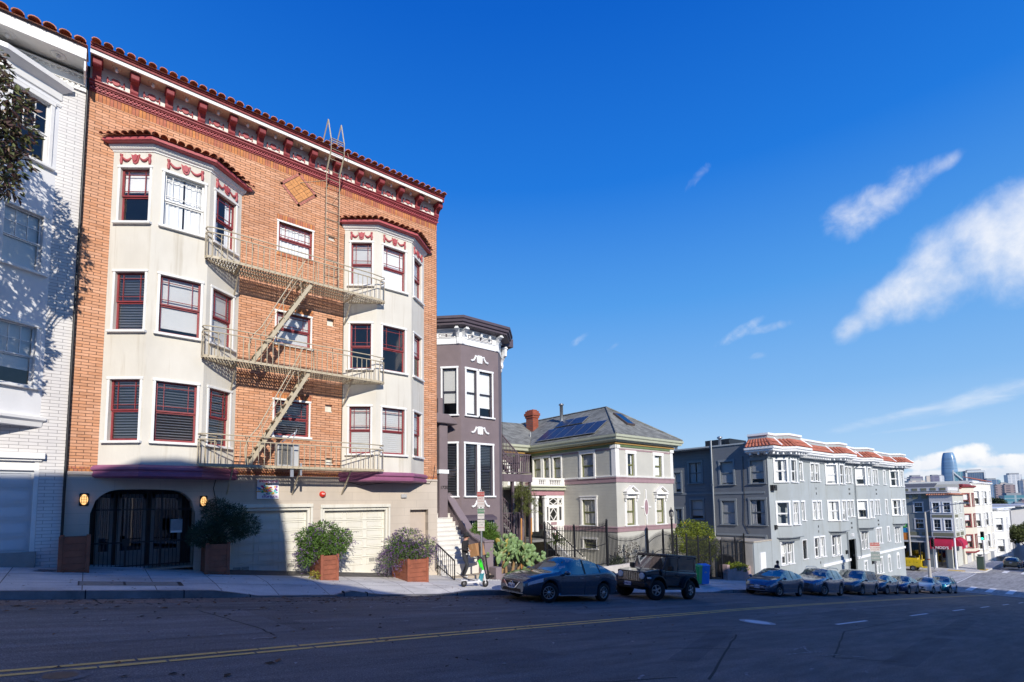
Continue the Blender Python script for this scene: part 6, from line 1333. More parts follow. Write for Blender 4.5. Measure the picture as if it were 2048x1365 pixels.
CAR = {
 'sedan': dict(L=4.6, W=1.8, wb=(1.36, -1.36), r=.325, top=[(-2.3, .92), (-2.15, 1.08), (-1.75, 1.13), (-1.3, 1.33), (-.8, 1.46), (-.2, 1.5), (.2, 1.45), (.95, 1.02), (1.5, .93), (2.0, .80), (2.2, .71), (2.3, .64)], belt=[(-2.3, .88), (-1.75, 1.05), (-1, 1.01), (0, .95), (.95, .93), (1.6, .86), (2.1, .72), (2.3, .6)], ws=(.22, .98), rw=(-1.72, -.98), sg=(-1.5, .82), pil=[(-.36, -.26), (-1.16, -1.1)], seams=(.86, -.31, -1.12)),
 'wedge': dict(L=4.45, W=1.74, wb=(1.35, -1.35), r=.31, top=[(-2.22, .95), (-2.1, 1.1), (-1.6, 1.25), (-.9, 1.44), (-.2, 1.51), (.15, 1.48), (1.25, 1.0), (1.7, .9), (2.0, .79), (2.15, .68), (2.22, .58)], belt=[(-2.22, .9), (-1.7, 1.08), (-1, 1.03), (0, .96), (1.2, .93), (1.7, .84), (2.05, .68), (2.22, .55)], ws=(.17, 1.28), rw=(-2.0, -1.1), sg=(-1.55, 1.05), pil=[(-.36, -.26), (-1.1, -1.04)], seams=(.9, -.31, -1.1)),
 'suv': dict(L=4.65, W=1.9, wb=(1.42, -1.4), r=.37, top=[(-2.32, 1.05), (-2.2, 1.25), (-1.95, 1.5), (-1.6, 1.62), (-.8, 1.68), (-.1, 1.68), (.25, 1.62), (.95, 1.14), (1.5, 1.06), (2.05, .94), (2.25, .84), (2.32, .74)], belt=[(-2.32, 1.0), (-1.8, 1.14), (-1, 1.1), (0, 1.06), (.95, 1.06), (1.6, .99), (2.15, .85), (2.32, .7)], ws=(.27, .98), rw=(-2.18, -1.7), sg=(-1.9, .8), pil=[(-.36, -.26), (-1.2, -1.12)], seams=(.86, -.31, -1.15)),
 'van': dict(L=5.1, W=1.98, wb=(1.55, -1.45), r=.34, top=[(-2.55, 1.1), (-2.45, 1.4), (-2.3, 1.62), (-1.9, 1.72), (-.8, 1.76), (.1, 1.75), (.5, 1.66), (1.35, 1.12), (1.9, 1.0), (2.3, .88), (2.48, .78), (2.55, .68)], belt=[(-2.55, 1.0), (-1.8, 1.08), (-1, 1.05), (0, 1.02), (1.3, 1.02), (1.9, .94), (2.35, .8), (2.55, .64)], ws=(.52, 1.38), rw=(-2.42, -2.05), sg=(-2.2, 1.15), pil=[(.02, .12), (-1.2, -1.1)], seams=(1.1, .06, -1.15)),
}
def car(name, label, kind, pmat, x, y, steer=0, heading=PI, grade=None, grp=None, plate_txt='', rear_plate='', cat='car', full=True, rimspokes=10, clutter=True, dz=0):
    S = CAR[kind]; T = thing(name, label, cat, (0, 0, 0), grp); hw = S['W']/2; L2 = S['L']/2; r = S['r']; ra = r+.055
    st = {round(-L2+i*.06, 3) for i in range(int(S['L']/.06)+1)} | {L2}
    for xw in S['wb']:
        for k in range(9): st.add(round(xw-ra*math.cos(PI*k/8), 3))
        st.add(xw-ra-.004); st.add(xw+ra+.004)
    for a, b in S['pil']+[S['ws'], S['rw'], S['sg']]: st |= {a, b}
    for q in S['seams']: st |= {q-.007, q+.007}
    st |= {L2-.1, L2-.62, -L2+.28, L2-.5, -L2+.05}
    st = sorted(st)
    wk = [(-L2, .80), (-L2+.12, .9), (-L2+.4, .965), (-L2+1, 1), (L2-1.2, 1), (L2-.6, .965), (L2-.28, .885), (L2-.1, .77), (L2, .64)]
    zb0 = [(-L2, .42), (-L2+.25, .26), (-L2+.6, .2), (L2-.6, .19), (L2-.2, .22), (L2, .26)]
    def sec(xx):
        w = hw*smooth(wk, xx); zb = piece(xx, zb0); top = smooth(S['top'], xx); belt = min(smooth(S['belt'], xx), top-.02)
        for xw in S['wb']:
            d = abs(xx-xw)
            if d < ra+.001: zb = max(zb, r+math.sqrt(max(0, ra*ra-d*d)))
        green = min(1, max(0, (top-belt-.06)/.32)); wr = w*lerp(.9, .70 if kind != 'van' else .76, green); mid = max(lerp(zb0[3][1], belt, .55), zb+.05); zl = min(zb+.06, mid-.02)
        return [(0, zb), (.8*w, zb), (.975*w, zl), (w, mid), (.996*w, lerp(mid, max(mid+.01, belt-.05), .5)), (.985*w, max(mid+.01, belt-.05)), (.955*w, max(mid+.02, belt)), (wr, max(belt+.012, top-.055*green-.012)), (.66*wr, top-.008), (0, top+.012)]
    secs = [sec(a) for a in st]
    B_ = {k: MB() for k in ('body', 'windscreen', 'rear_window', 'headlight', 'taillight')}; SW = {}; DO = {}
    def put(mb, i, j, s, m=0, sm=True):
        q = [(st[i], *secs[i][j]), (st[i+1], *secs[i+1][j]), (st[i+1], *secs[i+1][j+1]), (st[i], *secs[i][j+1])]; q = [(a, s*b, c) for a, b, c in q]
        i0 = len(mb.v); 
        mb.v += q; mb.f.append(tuple(range(i0, i0+4)) if s < 0 else tuple(range(i0+3, i0-1, -1))); mb.m.append(m); mb.sm.append(sm)
    f_, m_, b_ = S['seams']
    for i in range(len(st)-1):
        xm = (st[i]+st[i+1])/2
        for j in range(9):
            for s in (1, -1):
                key = 'body'; m = 0
                if j >= 7 and S['ws'][0] < xm < S['ws'][1]: key = 'windscreen'
                elif j >= 7 and S['rw'][0] < xm < S['rw'][1]: key = 'rear_window'
                elif j == 6 and S['sg'][0] < xm < S['sg'][1]:
                    pl = [k for k in S['pil'] if k[0] < xm < k[1]]
                    if pl: m = 2
                    else: key = ('side_window', s, sum(xm < k[0] for k in S['pil']))
                elif j == 4 and L2-.62 < xm < L2-.1: key = 'headlight'
                elif j in (4, 5) and xm < -L2+.28 and xm > -L2+.05: key = 'taillight'
                elif 2 <= j <= 5 and any(abs(xm-k) < .0075 for k in S['seams']) and secs[i][1][1] < .5: m = 1
                elif 2 <= j <= 5 and m_ < xm < f_ and secs[i][1][1] < .4: key = ('door', s, 0)
                elif 2 <= j <= 5 and b_ < xm < m_ and secs[i][1][1] < .4: key = ('door', s, 1)
                elif j <= 1: m = 2 if j == 0 else 0
                if isinstance(key, tuple): mb = (SW if key[0] == 'side_window' else DO).setdefault(key, MB())
                else: mb = B_[key]
                put(mb, i, j, s, m, j != 6)
    for i, rev in ((0, True), (len(st)-1, False)):
        pts = [(st[i], a, b) for a, b in secs[i]]+[(st[i], -a, b) for a, b in secs[i][::-1][1:-1]]
        B_['body'].face(pts if not rev else pts[::-1])
    B_['body'].mesh([(-L2+.3, -hw*.9, .32), (L2-.3, -hw*.9, .32), (L2-.3, hw*.9, .32), (-L2+.3, hw*.9, .32)], [(0, 1, 2, 3)], 2)
    bo = None
    def weld(o):
        import bmesh
        bm = bmesh.new(); bm.from_mesh(o.data); bmesh.ops.remove_doubles(bm, verts=bm.verts, dist=.0005); bmesh.ops.recalc_face_normals(bm, faces=bm.faces); bm.to_mesh(o.data); bm.free(); return o
    body = weld(B_['body'].build('body', [pmat, MATS['seam_black'], MATS['car_black']], T, local=True))
    for k, mt in (('windscreen', 'car_glass'), ('rear_window', 'car_glass'), ('taillight', 'lamp_red')): weld(B_[k].build(k, MATS[mt], T, local=True)) if B_[k].f else None
    hl = B_['headlight']
    for s in (1, -1):
        mb = MB()
        for f, in zip(hl.f):
            if hl.v[f[0]][1]*s > 0 or hl.v[f[2]][1]*s > 0: mb.face([hl.v[a] for a in f], 0, True)
        weld(mb.build('headlight', MATS['lamp_clear'], T, local=True))
    for k, mb in SW.items(): weld(mb.build('side_window', MATS['car_glass'], T, local=True))
    for k, mb in DO.items():
        d = weld(mb.build('door', pmat, T, local=True)); xs = m_+.22 if k[2] == 0 else b_+.2; h = MB(); zz = smooth(S['belt'], xs)-.13; h.bar((xs-.1, k[1]*hw*1.012, zz), (xs+.1, k[1]*hw*1.012, zz+.01), .025, .03); h.build('handle', MATS['chrome'], d, local=True)
    # interior, mirrors, wheels
    mb = MB(); zt = smooth(S['belt'], 0)
    for xx in (.1, -.85):
        for yy in (-.38, .38): mb.box(xx-.12, yy-.24, .35, xx+.05, yy+.24, zt+.16); mb.box(xx-.1, yy-.1, zt+.16, xx, yy+.1, zt+.36)
    mb.box(-L2+.4, -hw*.8, .35, L2-.9, hw*.8, .5); mb.box(S['ws'][1]-.5, -hw*.75, .6, S['ws'][1]-.05, hw*.75, zt-.03); mb.build('seats', MATS['seat_dark'], T, local=True)
    for s in (1, -1):
        mb = MB(); xx = S['ws'][1]-.28; vs = []
        mb.lathe([(0, -.09), (.07, -.07), (.095, 0), (.07, .07), (0, .1)], (xx, s*(hw+.09), zt+.04), 10, axis='y'); mb.v = [(xx+(a-xx)*1.2, b, zt+.04+(c-zt-.04)*.85) for a, b, c in mb.v]; mb.bar((xx, s*hw*.93, zt), (xx, s*(hw+.05), zt+.02), .06, .04); mb.build('mirror', pmat, T, local=True)
    for k, xw in enumerate(S['wb']):
        for s in (1, -1): wheel(T, xw, s*(hw-.115), r, .2, steer if k == 0 else 0, rimspokes, side=s)
    # front and rear trim
    z1 = smooth(S['top'], L2); w2 = hw*.6; mb = MB(); mb.prism([(-w2*.9, .30), (w2*.9, .30), (w2*.8, .40), (-w2*.8, .40)], (L2+.001, 0, 0), (0, 1, 0), (0, 0, 1), (.008, 0, 0)); mb.build('air_intake', MATS['car_black'], T, local=True)
    if full:
        mb = MB(); ga = .60 if kind != 'suv' else .8
        if kind == 'wedge': mb.box(L2-.03, -w2*.9, z1-.07, L2+.012, w2*.9, z1-.035)
        elif kind == 'suv': mb.prism([(-.3, .46), (.3, .46), (.4, .66), (.33, .74), (-.33, .74), (-.4, .66)], (L2-.01, 0, 0), (0, 1, 0), (0, 0, 1), (.02, 0, 0))
        else: mb.prism([(-.16, .43), (.16, .43), (w2*.72, z1-.03), (-w2*.72, z1-.03)], (L2-.01, 0, 0), (0, 1, 0), (0, 0, 1), (.02, 0, 0))
        g = mb.build('grille', MATS['car_black'], T, local=True); mb = MB()
        if kind == 'sedan':
            for s in (1, -1): mb.bar((L2+.014, s*w2*.74, z1-.02), (L2+.014, s*.2, .43), .015, .035)
            mb.bar((L2+.014, -.2, .43), (L2+.014, .2, .43), .015, .035); mb.lathe([(.075, .0), (.085, .012), (.07, .018), (.06, .012), (.06, 0)], (L2+.012, 0, .545), 18, axis='x', cap=False); mb.box(L2+.012, -.095, .53, L2+.022, .095, .56); mb.bar((L2-.02, -w2*1.05, .255), (L2-.02, w2*1.05, .255), .03, .02)
        elif kind == 'suv':
            for k in range(-5, 6): mb.box(L2+.01, k*.06-.006, .48, L2+.02, k*.06+.006, .72)
            for s in (1, -1): mb.bar((L2+.012, s*.4, .66), (L2+.012, s*.3, .46), .012, .02); mb.bar((L2+.012, s*.4, .66), (L2+.012, s*.33, .74), .012, .02)
        else: mb.box(L2+.011, -w2*.7, z1-.1, L2+.02, w2*.7, z1-.075); mb.lathe([(0, .02), (.05, .012), (.06, 0)], (L2+.01, 0, z1-.06), 12, axis='x')
        mb.build('badge_trim', MATS['chrome'], g, local=True)
        if kind == 'suv':
            for s in (1, -1):
                mb = MB(); mb.tube([(.2, s*.62, 1.68), (-.2, s*.64, 1.76), (-1.5, s*.64, 1.74), (-1.8, s*.62, 1.64)], .02, 6); mb.build('roof_rail', MATS['alu'], T, local=True)
    mb = MB()
    for s in (1, -1): mb.bar((.95, s*hw*.985, .235), (-.95, s*hw*.985, .235), .03, .03)
    mb.build('sill_trim', MATS['chrome' if full else 'car_black'], T, local=True)
    if plate_txt: plate(T, L2+.012, .47 if kind != 'suv' else .38, plate_txt)
    if rear_plate: plate(T, -L2-.012, .85, rear_plate, True)
    if clutter:
        mb = MB(); xx = S['ws'][1]-.3; mb.face([(xx, -.6, zt+.01), (xx, .2, zt+.01), (xx-.35, .2, zt+.3), (xx-.35, -.6, zt+.3)]); mb.build('sunshade', MATS['sunshade'], T, local=True)
    place(T, x, y, heading, grade, dz); return T
G = 'cars parked along the far kerb'
slate = paint('paint_slate', (.075, .10, .145)); blue_grey = paint('paint_blue_grey', (.10, .14, .21)); silver_blue = paint('paint_silver_blue', (.17, .22, .30)); gunmetal = paint('paint_gunmetal', (.15, .16, .18)); navy = paint('paint_navy', (.05, .08, .18)); white_car = paint('paint_white', (.62, .63, .65), 0, .3); teal = paint('paint_teal', (.01, .19, .30)); olive = paint('paint_olive', (.09, .10, .08)); red = paint('paint_red', (.35, .01, .03)); black = paint('paint_black', (.012, .012, .014))
car('parked_sedan', 'slate grey sedan with a V shaped grille parked in front of the prickly pear', 'sedan', slate, 13.25, 13.35, steer=R(-24), grp=G, plate_txt='8KRU327', clutter=True)
car('parked_hatchback', 'dark wedge shaped hatchback parked beside the white door of the grey building', 'wedge', blue_grey, 30.9, 13.5, steer=R(-18), grp=G, plate_txt='6CJT318', rimspokes=7)
car('parked_suv', 'grey blue SUV with roof rails and a tall slatted grille', 'suv', silver_blue, 37.0, 13.45, steer=R(-20), grp=G, rimspokes=7)
car('parked_minivan', 'dark grey minivan parked behind the SUV with roof rails', 'van', gunmetal, 43.9, 13.45, steer=R(-12), grp=G, rimspokes=7, plate_txt='7LMB450')
car('parked_compact', 'dark compact car with sharp headlights parked directly behind the minivan', 'wedge', slate, 50.0, 13.5, steer=R(-15), grp=G, rimspokes=5)
car('parked_compact', 'navy compact car parked in front of the white sedan', 'sedan', navy, 55.9, 13.5, steer=R(-12), grp=G, rimspokes=5, plate_txt='5DNR172')
car('parked_sedan', 'white sedan parked in front of the teal SUV', 'sedan', white_car, 63.2, 13.3, steer=R(-15), grp=G, plate_txt='7VWT604')
car('parked_suv', 'bright teal SUV parked last before the crossing', 'suv', teal, 69.8, 13.3, steer=R(-15), grp=G, rimspokes=6)
car('parked_suv', 'olive SUV seen from behind beyond the far crosswalk', 'suv', olive, 114, 12.6, heading=0, grade=-.05, rear_plate='8AXL993', full=False, clutter=False)
car('parked_car', 'dark blue car parked ahead of the olive SUV', 'sedan', navy, 125, 11.6, heading=0, grade=-.05, full=False, clutter=False, dz=-.8)
car('parked_car', 'red car peeping out from behind the grey corner building', 'sedan', red, 86.2, 23.2, heading=PI/2, grade=0, full=False, clutter=False)
# ---- boxy four wheel drive
glassmat('jeep_glass', (.02, .022, .025), lo=.1, wav=0)
T = thing('parked_off_roader', 'boxy black grey two door off roader with seven slot grille and turned wheels', 'car', (0, 0, 0), G); p = gunmetal_ = paint('paint_granite', (.045, .047, .055))
def lb(name, fn, mat, par=None, bevel=.02, seg=2):
    mb = MB(); fn(mb); return mb.build(name, mat, par or T, local=True, bevel=bevel, seg=seg)
def f(mb):
    mb.box(-1.85, -.78, .55, .75, .78, 1.14); mb.prism([(.72, .6), (1.78, .62), (1.78, 1.06), (1.6, 1.14), (.72, 1.2)], (0, -.68, 0), (1, 0, 0), (0, 0, 1), (0, 1.36, 0)); mb.box(.55, -.76, 1.1, .78, .76, 1.2)
lb('body', f, p, bevel=.035)
lb('bonnet', lambda mb: mb.prism([(.74, 1.16), (1.8, 1.05), (1.82, 1.1), (1.3, 1.19), (.74, 1.23)], (0, -.70, 0), (1, 0, 0), (0, 0, 1), (0, 1.40, 0)), p, bevel=.03)
GR = lb('grille', lambda mb: mb.prism([(-.66, .68), (.66, .68), (.70, 1.1), (-.70, 1.1)], (1.78, 0, 0), (0, 1, 0), (0, 0, 1), (.05, 0, 0)), p, bevel=.02)
mb = MB(); [mb.box(1.82, k*.115-.032, .74, 1.842, k*.115+.032, 1.04) for k in range(-3, 4)]; mb.build('grille_slots', MATS['car_black'], GR, local=True)
mb = MB(); [mb.box(1.835, k*.115+s*.035-.006, .73, 1.85, k*.115+s*.035+.006, 1.05) for k in range(-3, 4) for s in (-1, 1)]; mb.build('slot_trim', MATS['chrome'], GR, local=True)
for s in (1, -1):
    mb = MB(); mb.lathe([(.13, 0), (.13, .05), (.1, .06), (.06, .045), (0, .06)], (1.8, s*.53, .93), 20, axis='x'); mb.build('headlight', MATS['lamp_clear'], T, local=True)
    def arch(mb, xc, s=s):
        pr = [(xc+.62*math.cos(t), .42+.58*math.sin(t)) for t in [PI*k/12 for k in range(1, 12)]]; pr = [(xc+.66, .5)]+pr+[(xc-.66, .5)]; inn = [(xc+(a-xc)*.88, .42+(b-.42)*.88) for a, b in pr][::-1]; mb.prism(pr+inn, (0, s*.6, 0), (1, 0, 0), (0, 0, 1), (0, s*.34, 0))
    lb('wheel_arch', lambda mb: arch(mb, 1.22), MATS['car_black']); lb('wheel_arch', lambda mb: arch(mb, -1.22), MATS['car_black'])
    mb = MB(); mb.box(1.72, s*.76, .84, 1.8, s*.92, .91); mb.build('indicator', MATS['lamp_clear'], T, local=True, bevel=.01)
    D = lb('door', lambda mb: mb.box(-.42, s*.765, .6, .58, s*.8, 1.16), p, bevel=.015); mb = MB(); mb.bar((-.35, s*.82, 1.02), (-.18, s*.82, 1.02), .03, .04); mb.build('handle', MATS['car_black'], D, local=True)
    lb('running_board', lambda mb: mb.box(-.62, s*.74, .42, .62, s*.9, .5), MATS['car_black'])
    lb('mirror', lambda mb: mb.box(.42, s*.86, 1.2, .54, s*1.08, 1.4), MATS['car_black'], bevel=.03)
    mb = MB(); mb.box(-1.87, s*.6, .8, -1.8, s*.77, 1.05); mb.build('taillight', MATS['lamp_red'], T, local=True, bevel=.01)
def hard(mb):
    for y in (-.74, .69): mb.box(-1.8, y, 1.14, -1.68, y+.05, 1.8); mb.box(-.52, y, 1.14, -.42, y+.05, 1.8); mb.hexa((.62, y, 1.16), (.1, 0, 0), (0, .05, 0), (-.28, 0, .64)); mb.box(-1.8, y, 1.7, .42, y+.05, 1.8); mb.box(-1.8, y, 1.1, -.5, y+.05, 1.22)
    mb.box(-1.85, -.74, 1.76, .42, .74, 1.86); mb.box(-1.85, -.74, 1.1, -1.8, .74, 1.3); mb.box(-1.84, -.7, 1.7, -1.78, .7, 1.8); mb.hexa((.4, -.74, 1.76), (.08, 0, 0), (0, 1.48, 0), (-.03, 0, .08)); mb.hexa((.64, -.7, 1.2), (.05, 0, 0), (0, 1.4, 0), (0, 0, .03)); mb.hexa((.5, -.02, 1.45), (.03, 0, 0), (0, .04, 0), (-.14, 0, .33))
lb('hard_top', hard, p, bevel=.02)
mb = MB(); mb.face([(.70, -.68, 1.2), (.70, .68, 1.2), (.43, .68, 1.78), (.43, -.68, 1.78)]); mb.build('windscreen', MATS['car_glass'], T, local=True)
for s in (1, -1):
    mb = MB(); mb.face([(-.42, s*.72, 1.16), (.62, s*.72, 1.16), (.38, s*.72, 1.72), (-.42, s*.72, 1.72)]); mb.build('side_window', MATS['jeep_glass'], T, local=True)
    mb = MB(); mb.face([(-1.68, s*.72, 1.2), (-.52, s*.72, 1.2), (-.52, s*.72, 1.72), (-1.68, s*.72, 1.72)]); mb.build('side_window', MATS['jeep_glass'], T, local=True)
mb = MB(); mb.face([(-1.82, -.68, 1.28), (-1.82, .68, 1.28), (-1.82, .68, 1.74), (-1.82, -.68, 1.74)]); mb.build('rear_window', MATS['jeep_glass'], T, local=True)
lb('bumper', lambda mb: (mb.box(1.84, -.85, .5, 2.02, .85, .68), mb.box(1.8, -.5, .42, 1.98, .5, .52), mb.box(-2.0, -.8, .5, -1.85, .8, .68)), MATS['car_black'], bevel=.04)
lb('seats', lambda mb: (mb.box(-.25, -.6, .8, -.1, -.15, 1.5), mb.box(-.25, .15, .8, -.1, .6, 1.5), mb.box(.4, -.65, 1.1, .66, .65, 1.2), mb.box(-1.4, -.6, .8, -1.25, .6, 1.4), mb.face([(.6, -.6, 1.2), (.6, .05, 1.2), (.42, .05, 1.6), (.42, -.6, 1.6)])), MATS['seat_dark'], bevel=.03)
mb = MB(); mb.face([(.615, -.62, 1.24), (.615, .0, 1.24), (.45, .0, 1.66), (.45, -.62, 1.66)]); mb.build('sunshade', MATS['sunshade'], T, local=True)
lb('chassis', lambda mb: mb.box(-1.7, -.5, .38, 1.7, .5, .58), MATS['car_black'])
for xw in (1.22, -1.22):
    for s in (1, -1): wheel(T, xw, s*.76, .40, .25, R(-24) if xw > 0 else 0, 5, .55, s)
mb = MB(); mb.lathe([(.25, -.1), (.38, -.1), (.4, -.06), (.4, .06), (.38, .1), (.25, .1)], (-2.0, 0, 1.0), 24, axis='x', cap=False); mb.lathe([(0, -.1), (.26, -.12)], (-2.0, 0, 1.0), 20, axis='x'); mb.build('spare_wheel', MATS['rubber'], T, local=True)
plate(T, 2.025, .6, '8HRK214'); mb = MB(); text_into(mb, 'WRANGLER', (.95, .665, .98), (-1, 0, 0), (0, 0, 1), .07, .002) if False else mb.box(.9, .625, .95, .98, .635, 1.0); mb.build('badge', MATS['chrome'], T, local=True)
place(T, 19.05, 13.3)
# ---- yellow utility truck on the cross street
T = thing('utility_truck', 'bright yellow utility service truck parked on the cross street beneath the corner shop', 'truck', (0, 0, 0)); yel = paint('paint_yellow', (.72, .50, .01), 0, .35)
lb('service_body', lambda mb: (mb.box(-2.6, -.95, .75, .3, .95, 1.75), mb.box(-2.7, -.9, .6, .3, .9, .8), mb.box(-3.2, -.85, .55, -2.6, .85, .75)), yel, bevel=.03)
lb('cab', lambda mb: mb.prism([(.4, .6), (2.9, .6), (2.9, 1.2), (2.0, 1.35), (1.5, 2.2), (.45, 2.25)], (0, -.95, 0), (1, 0, 0), (0, 0, 1), (0, 1.9, 0)), yel, bevel=.05)
for a in (-2.4, -1.5, -.3):
    for s in (-1, 1): D = lb('locker_door', lambda mb: mb.box(a, s*.95, .95, a+.75, s*.97, 1.68), yel, bevel=.01); lb('handle', lambda mb: mb.box(a+.3, s*.97, 1.28, a+.42, s*.99, 1.36), MATS['car_black'], D)
lb('rack', lambda mb: (mb.box(-2.4, -.8, 1.75, -2.3, -.7, 2.4), mb.box(-2.4, .7, 1.75, -2.3, .8, 2.4), mb.box(-.2, -.8, 1.75, -.1, .8, 2.0), mb.box(-2.0, -.7, 1.75, -.5, .7, 1.95)), yel, bevel=.02)
lb('tool_rolls', lambda mb: (mb.box(-1.7, -.5, 1.95, -.9, .4, 2.2), mb.box(-2.8, -.6, .75, -2.65, .6, 1.6)), MATS['car_black'], bevel=.05)
lb('windscreen', lambda mb: mb.hexa((1.98, -.8, 1.36), (.02, 0, 0), (0, 1.6, 0), (-.45, 0, .8)), MATS['dark_glass'], bevel=0)
for xw in (2.0, -1.5):
    for s in (-1, 1): wheel(T, xw, s*.85, .42, .26, 0, 6, .6, s, 'galv')
place(T, 99.6, 23.6, heading=PI/2, grade=0)
# ---- motorbike far off
T = thing('motorcycle', 'small blue motorcycle parked beyond the far crosswalk', 'motorcycle', (0, 0, 0))
for xw in (.65, -.65): wheel(T, xw, 0, .3, .12, 0, 7, .7, 1)
lb('frame', lambda mb: (mb.bar((.65, 0, .3), (.35, 0, .95), .06), mb.bar((.35, 0, .7), (-.5, 0, .65), .18, .25), mb.bar((-.65, 0, .3), (-.3, 0, .6), .06)), MATS['car_black'], bevel=.02); lb('tank', lambda mb: mb.hexa((-.1, -.14, .72), (.45, 0, .05), (0, .28, 0), (0, 0, .2)), navy, bevel=.06); lb('saddle', lambda mb: mb.box(-.7, -.12, .78, -.1, .12, .88), MATS['car_black'], bevel=.04); lb('handlebar', lambda mb: mb.tube([(.3, -.35, 1.0), (.38, 0, .95), (.3, .35, 1.0)], .02), MATS['car_black'], bevel=0)
place(T, 119, 10.6, heading=R(60), grade=0, dz=-.6)
# ---------------------------------------------------------------- people: one skinned body each
plain('skin', (.50, .27, .20), .6, .06, 8); plain('cloth_black', (.018, .018, .02), .85, .2, 12); plain('jeans_black', (.03, .032, .04), .85, .2, 10); plain('hair_brown', (.10, .045, .02), .7, .3, 20); plain('shoe_white', (.6, .6, .6), .6, .1); plain('cardboard', (.40, .21, .09), .85, .1, 3); plain('tee_grey', (.4, .4, .42), .85, .1); plain('coat_navy', (.03, .035, .06), .85, .15)
def skin_body(T, J, E, mats, pick, sub=2):
    """J name -> (x, y, z, radius); E edges; pick(co) -> material index"""
    names = list(J); me = bpy.data.meshes.new('body'); me.from_pydata([J[n][:3] for n in names], [(names.index(a), names.index(b)) for a, b in E], [])
    o = bpy.data.objects.new('body_src', me); COL.objects.link(o); o.modifiers.new('skin', 'SKIN').use_smooth_shade = True
    for i, n in enumerate(names):
        r = J[n][3]; me.skin_vertices[0].data[i].radius = (r, r) if not isinstance(r, tuple) else r
        me.skin_vertices[0].data[i].use_root = (n == 'pelvis')
    s = o.modifiers.new('sub', 'SUBSURF'); s.levels = sub; s.render_levels = sub
    dg = bpy.context.evaluated_depsgraph_get(); dg.update(); m2 = bpy.data.meshes.new_from_object(o.evaluated_get(dg)); bpy.data.objects.remove(o)
    m2.materials.clear(); [m2.materials.append(m) for m in mats]
    for p in m2.polygons: p.use_smooth = True; p.material_index = pick(p.center)
    m2.name = 'body'; b = bpy.data.objects.new('body', m2); COL.objects.link(b); b.parent = T; return b
def hand(J, E, wrist, palm, fdir, side, curl, k):
    """palm with four fingers and a thumb; fdir finger direction, side across the palm, curl bend direction"""
    w, p, f, s, c = V(J[wrist][:3]), V(palm), V(fdir).normalized(), V(side).normalized(), V(curl).normalized()
    J[k+'palm'] = (*p, .026); E.append((wrist, k+'palm'))
    for i, (o, l) in enumerate(((-.03, .07), (-.01, .08), (.01, .075), (.03, .06))):
        a = p+f*.03+s*o; b = a+f*l*.5; d = b+f*l*.25+c*l*.45
        J[f'{k}a{i}'] = (*a, .010); J[f'{k}b{i}'] = (*b, .009); J[f'{k}c{i}'] = (*d, .008); E += [(k+'palm', f'{k}a{i}'), (f'{k}a{i}', f'{k}b{i}'), (f'{k}b{i}', f'{k}c{i}')]
    a = p-s*.035+f*.005; b = a-s*.02+f*.035; J[k+'t0'] = (*a, .011); J[k+'t1'] = (*b, .009); E += [(k+'palm', k+'t0'), (k+'t0', k+'t1')]
def head_parts(T, c, f, skinm, hairm, hat=None, hair=True):
    """face features round head centre c looking along f"""
    c, f = V(c), V(f).normalized(); u = V((0, 0, 1)); s = f.cross(u).normalized()
    mb = MB()
    for k in (-1, 1): mb.lathe([(0, -.008), (.009, 0), (0, .008)], c+f*.088+s*k*.033+u*.012, 8)
    mb.build('eyes', MATS['car_black'], T, loc=None)
    mb = MB(); mb.prism([(-.013, -.03), (.013, -.03), (.005, .02), (-.005, .02)], c+f*.085-u*.0, s, u, f*.028); mb.build('nose', skinm, T, bevel=.004)
    mb = MB(); mb.hexa(c+f*.086-s*.025-u*.06, s*.05, f*.006, u*.01); mb.build('mouth', plain('lip', (.3, .1, .09), .6, .05), T)
    for k in (-1, 1): mb = MB(); mb.hexa(c+s*k*.08-u*.03-f*.01, s*k*.015, f*.03, u*.055); mb.build('ear', skinm, T, bevel=.006)
    if hair:
        mb = MB(); vs = []
        for i in range(7):
            for j in range(14):
                th = PI*i/6*.62; ph = 2*PI*j/14; d = V((math.sin(th)*math.cos(ph), math.sin(th)*math.sin(ph), math.cos(th))); fr = d.dot(f)
                r = .104 if not (fr > .55 and d.z < .75) else .082; vs.append(c+u*.01+V((d.x*r, d.y*r, d.z*(.128 if r > .1 else .1))))
        mb.mesh(vs, [(i*14+j, i*14+(j+1) % 14, (i+1)*14+(j+1) % 14, (i+1)*14+j) for i in range(6) for j in range(14)], 0, True); mb.build('hair', hairm, T)
# the man with the box on the pavement below the white steps; he faces down the street, towards +X and the road
px, py = 11.83, 17.3; gz = sz(px, py)+.0; T = thing('person', 'person in black hat and clothes carrying a cardboard box below the white steps', 'person', (px, py, gz))
F = V((.55, -.835, 0)); S = V((.835, .55, 0))*-1          # facing, and his right side... S points to his right
def B(fwd, right, up, r): p = V((px, py, gz))+F*fwd+V((-S.x, -S.y, 0))*right*-1+V((0, 0, up)); return (p.x-px, p.y-py, up, r)
J = {'pelvis': B(0, 0, .95, .125), 'waist': B(.0, 0, 1.12, .125), 'chest': B(.03, 0, 1.32, .15), 'neck': B(.05, 0, 1.50, .06), 'head': B(.08, 0, 1.60, .085), 'crown': B(.085, 0, 1.70, .08),
     'rsh': B(.03, .18, 1.42, .07), 'rel': B(.02, .25, 1.16, .05), 'rwr': B(.28, .20, 1.10, .035), 'lsh': B(.03, -.18, 1.42, .07), 'lel': B(.08, -.27, 1.20, .05), 'lwr': B(.36, -.2, 1.22, .035),
     'rhip': B(0, .09, .90, .095), 'rkn': B(.17, .10, .50, .065), 'ran': B(.02, .10, .12, .05), 'rtoe': B(.18, .11, .045, .04), 'lhip': B(0, -.09, .90, .095), 'lkn': B(.06, -.10, .50, .065), 'lan': B(-.16, -.10, .10, .05), 'ltoe': B(.0, -.11, .045, .04)}
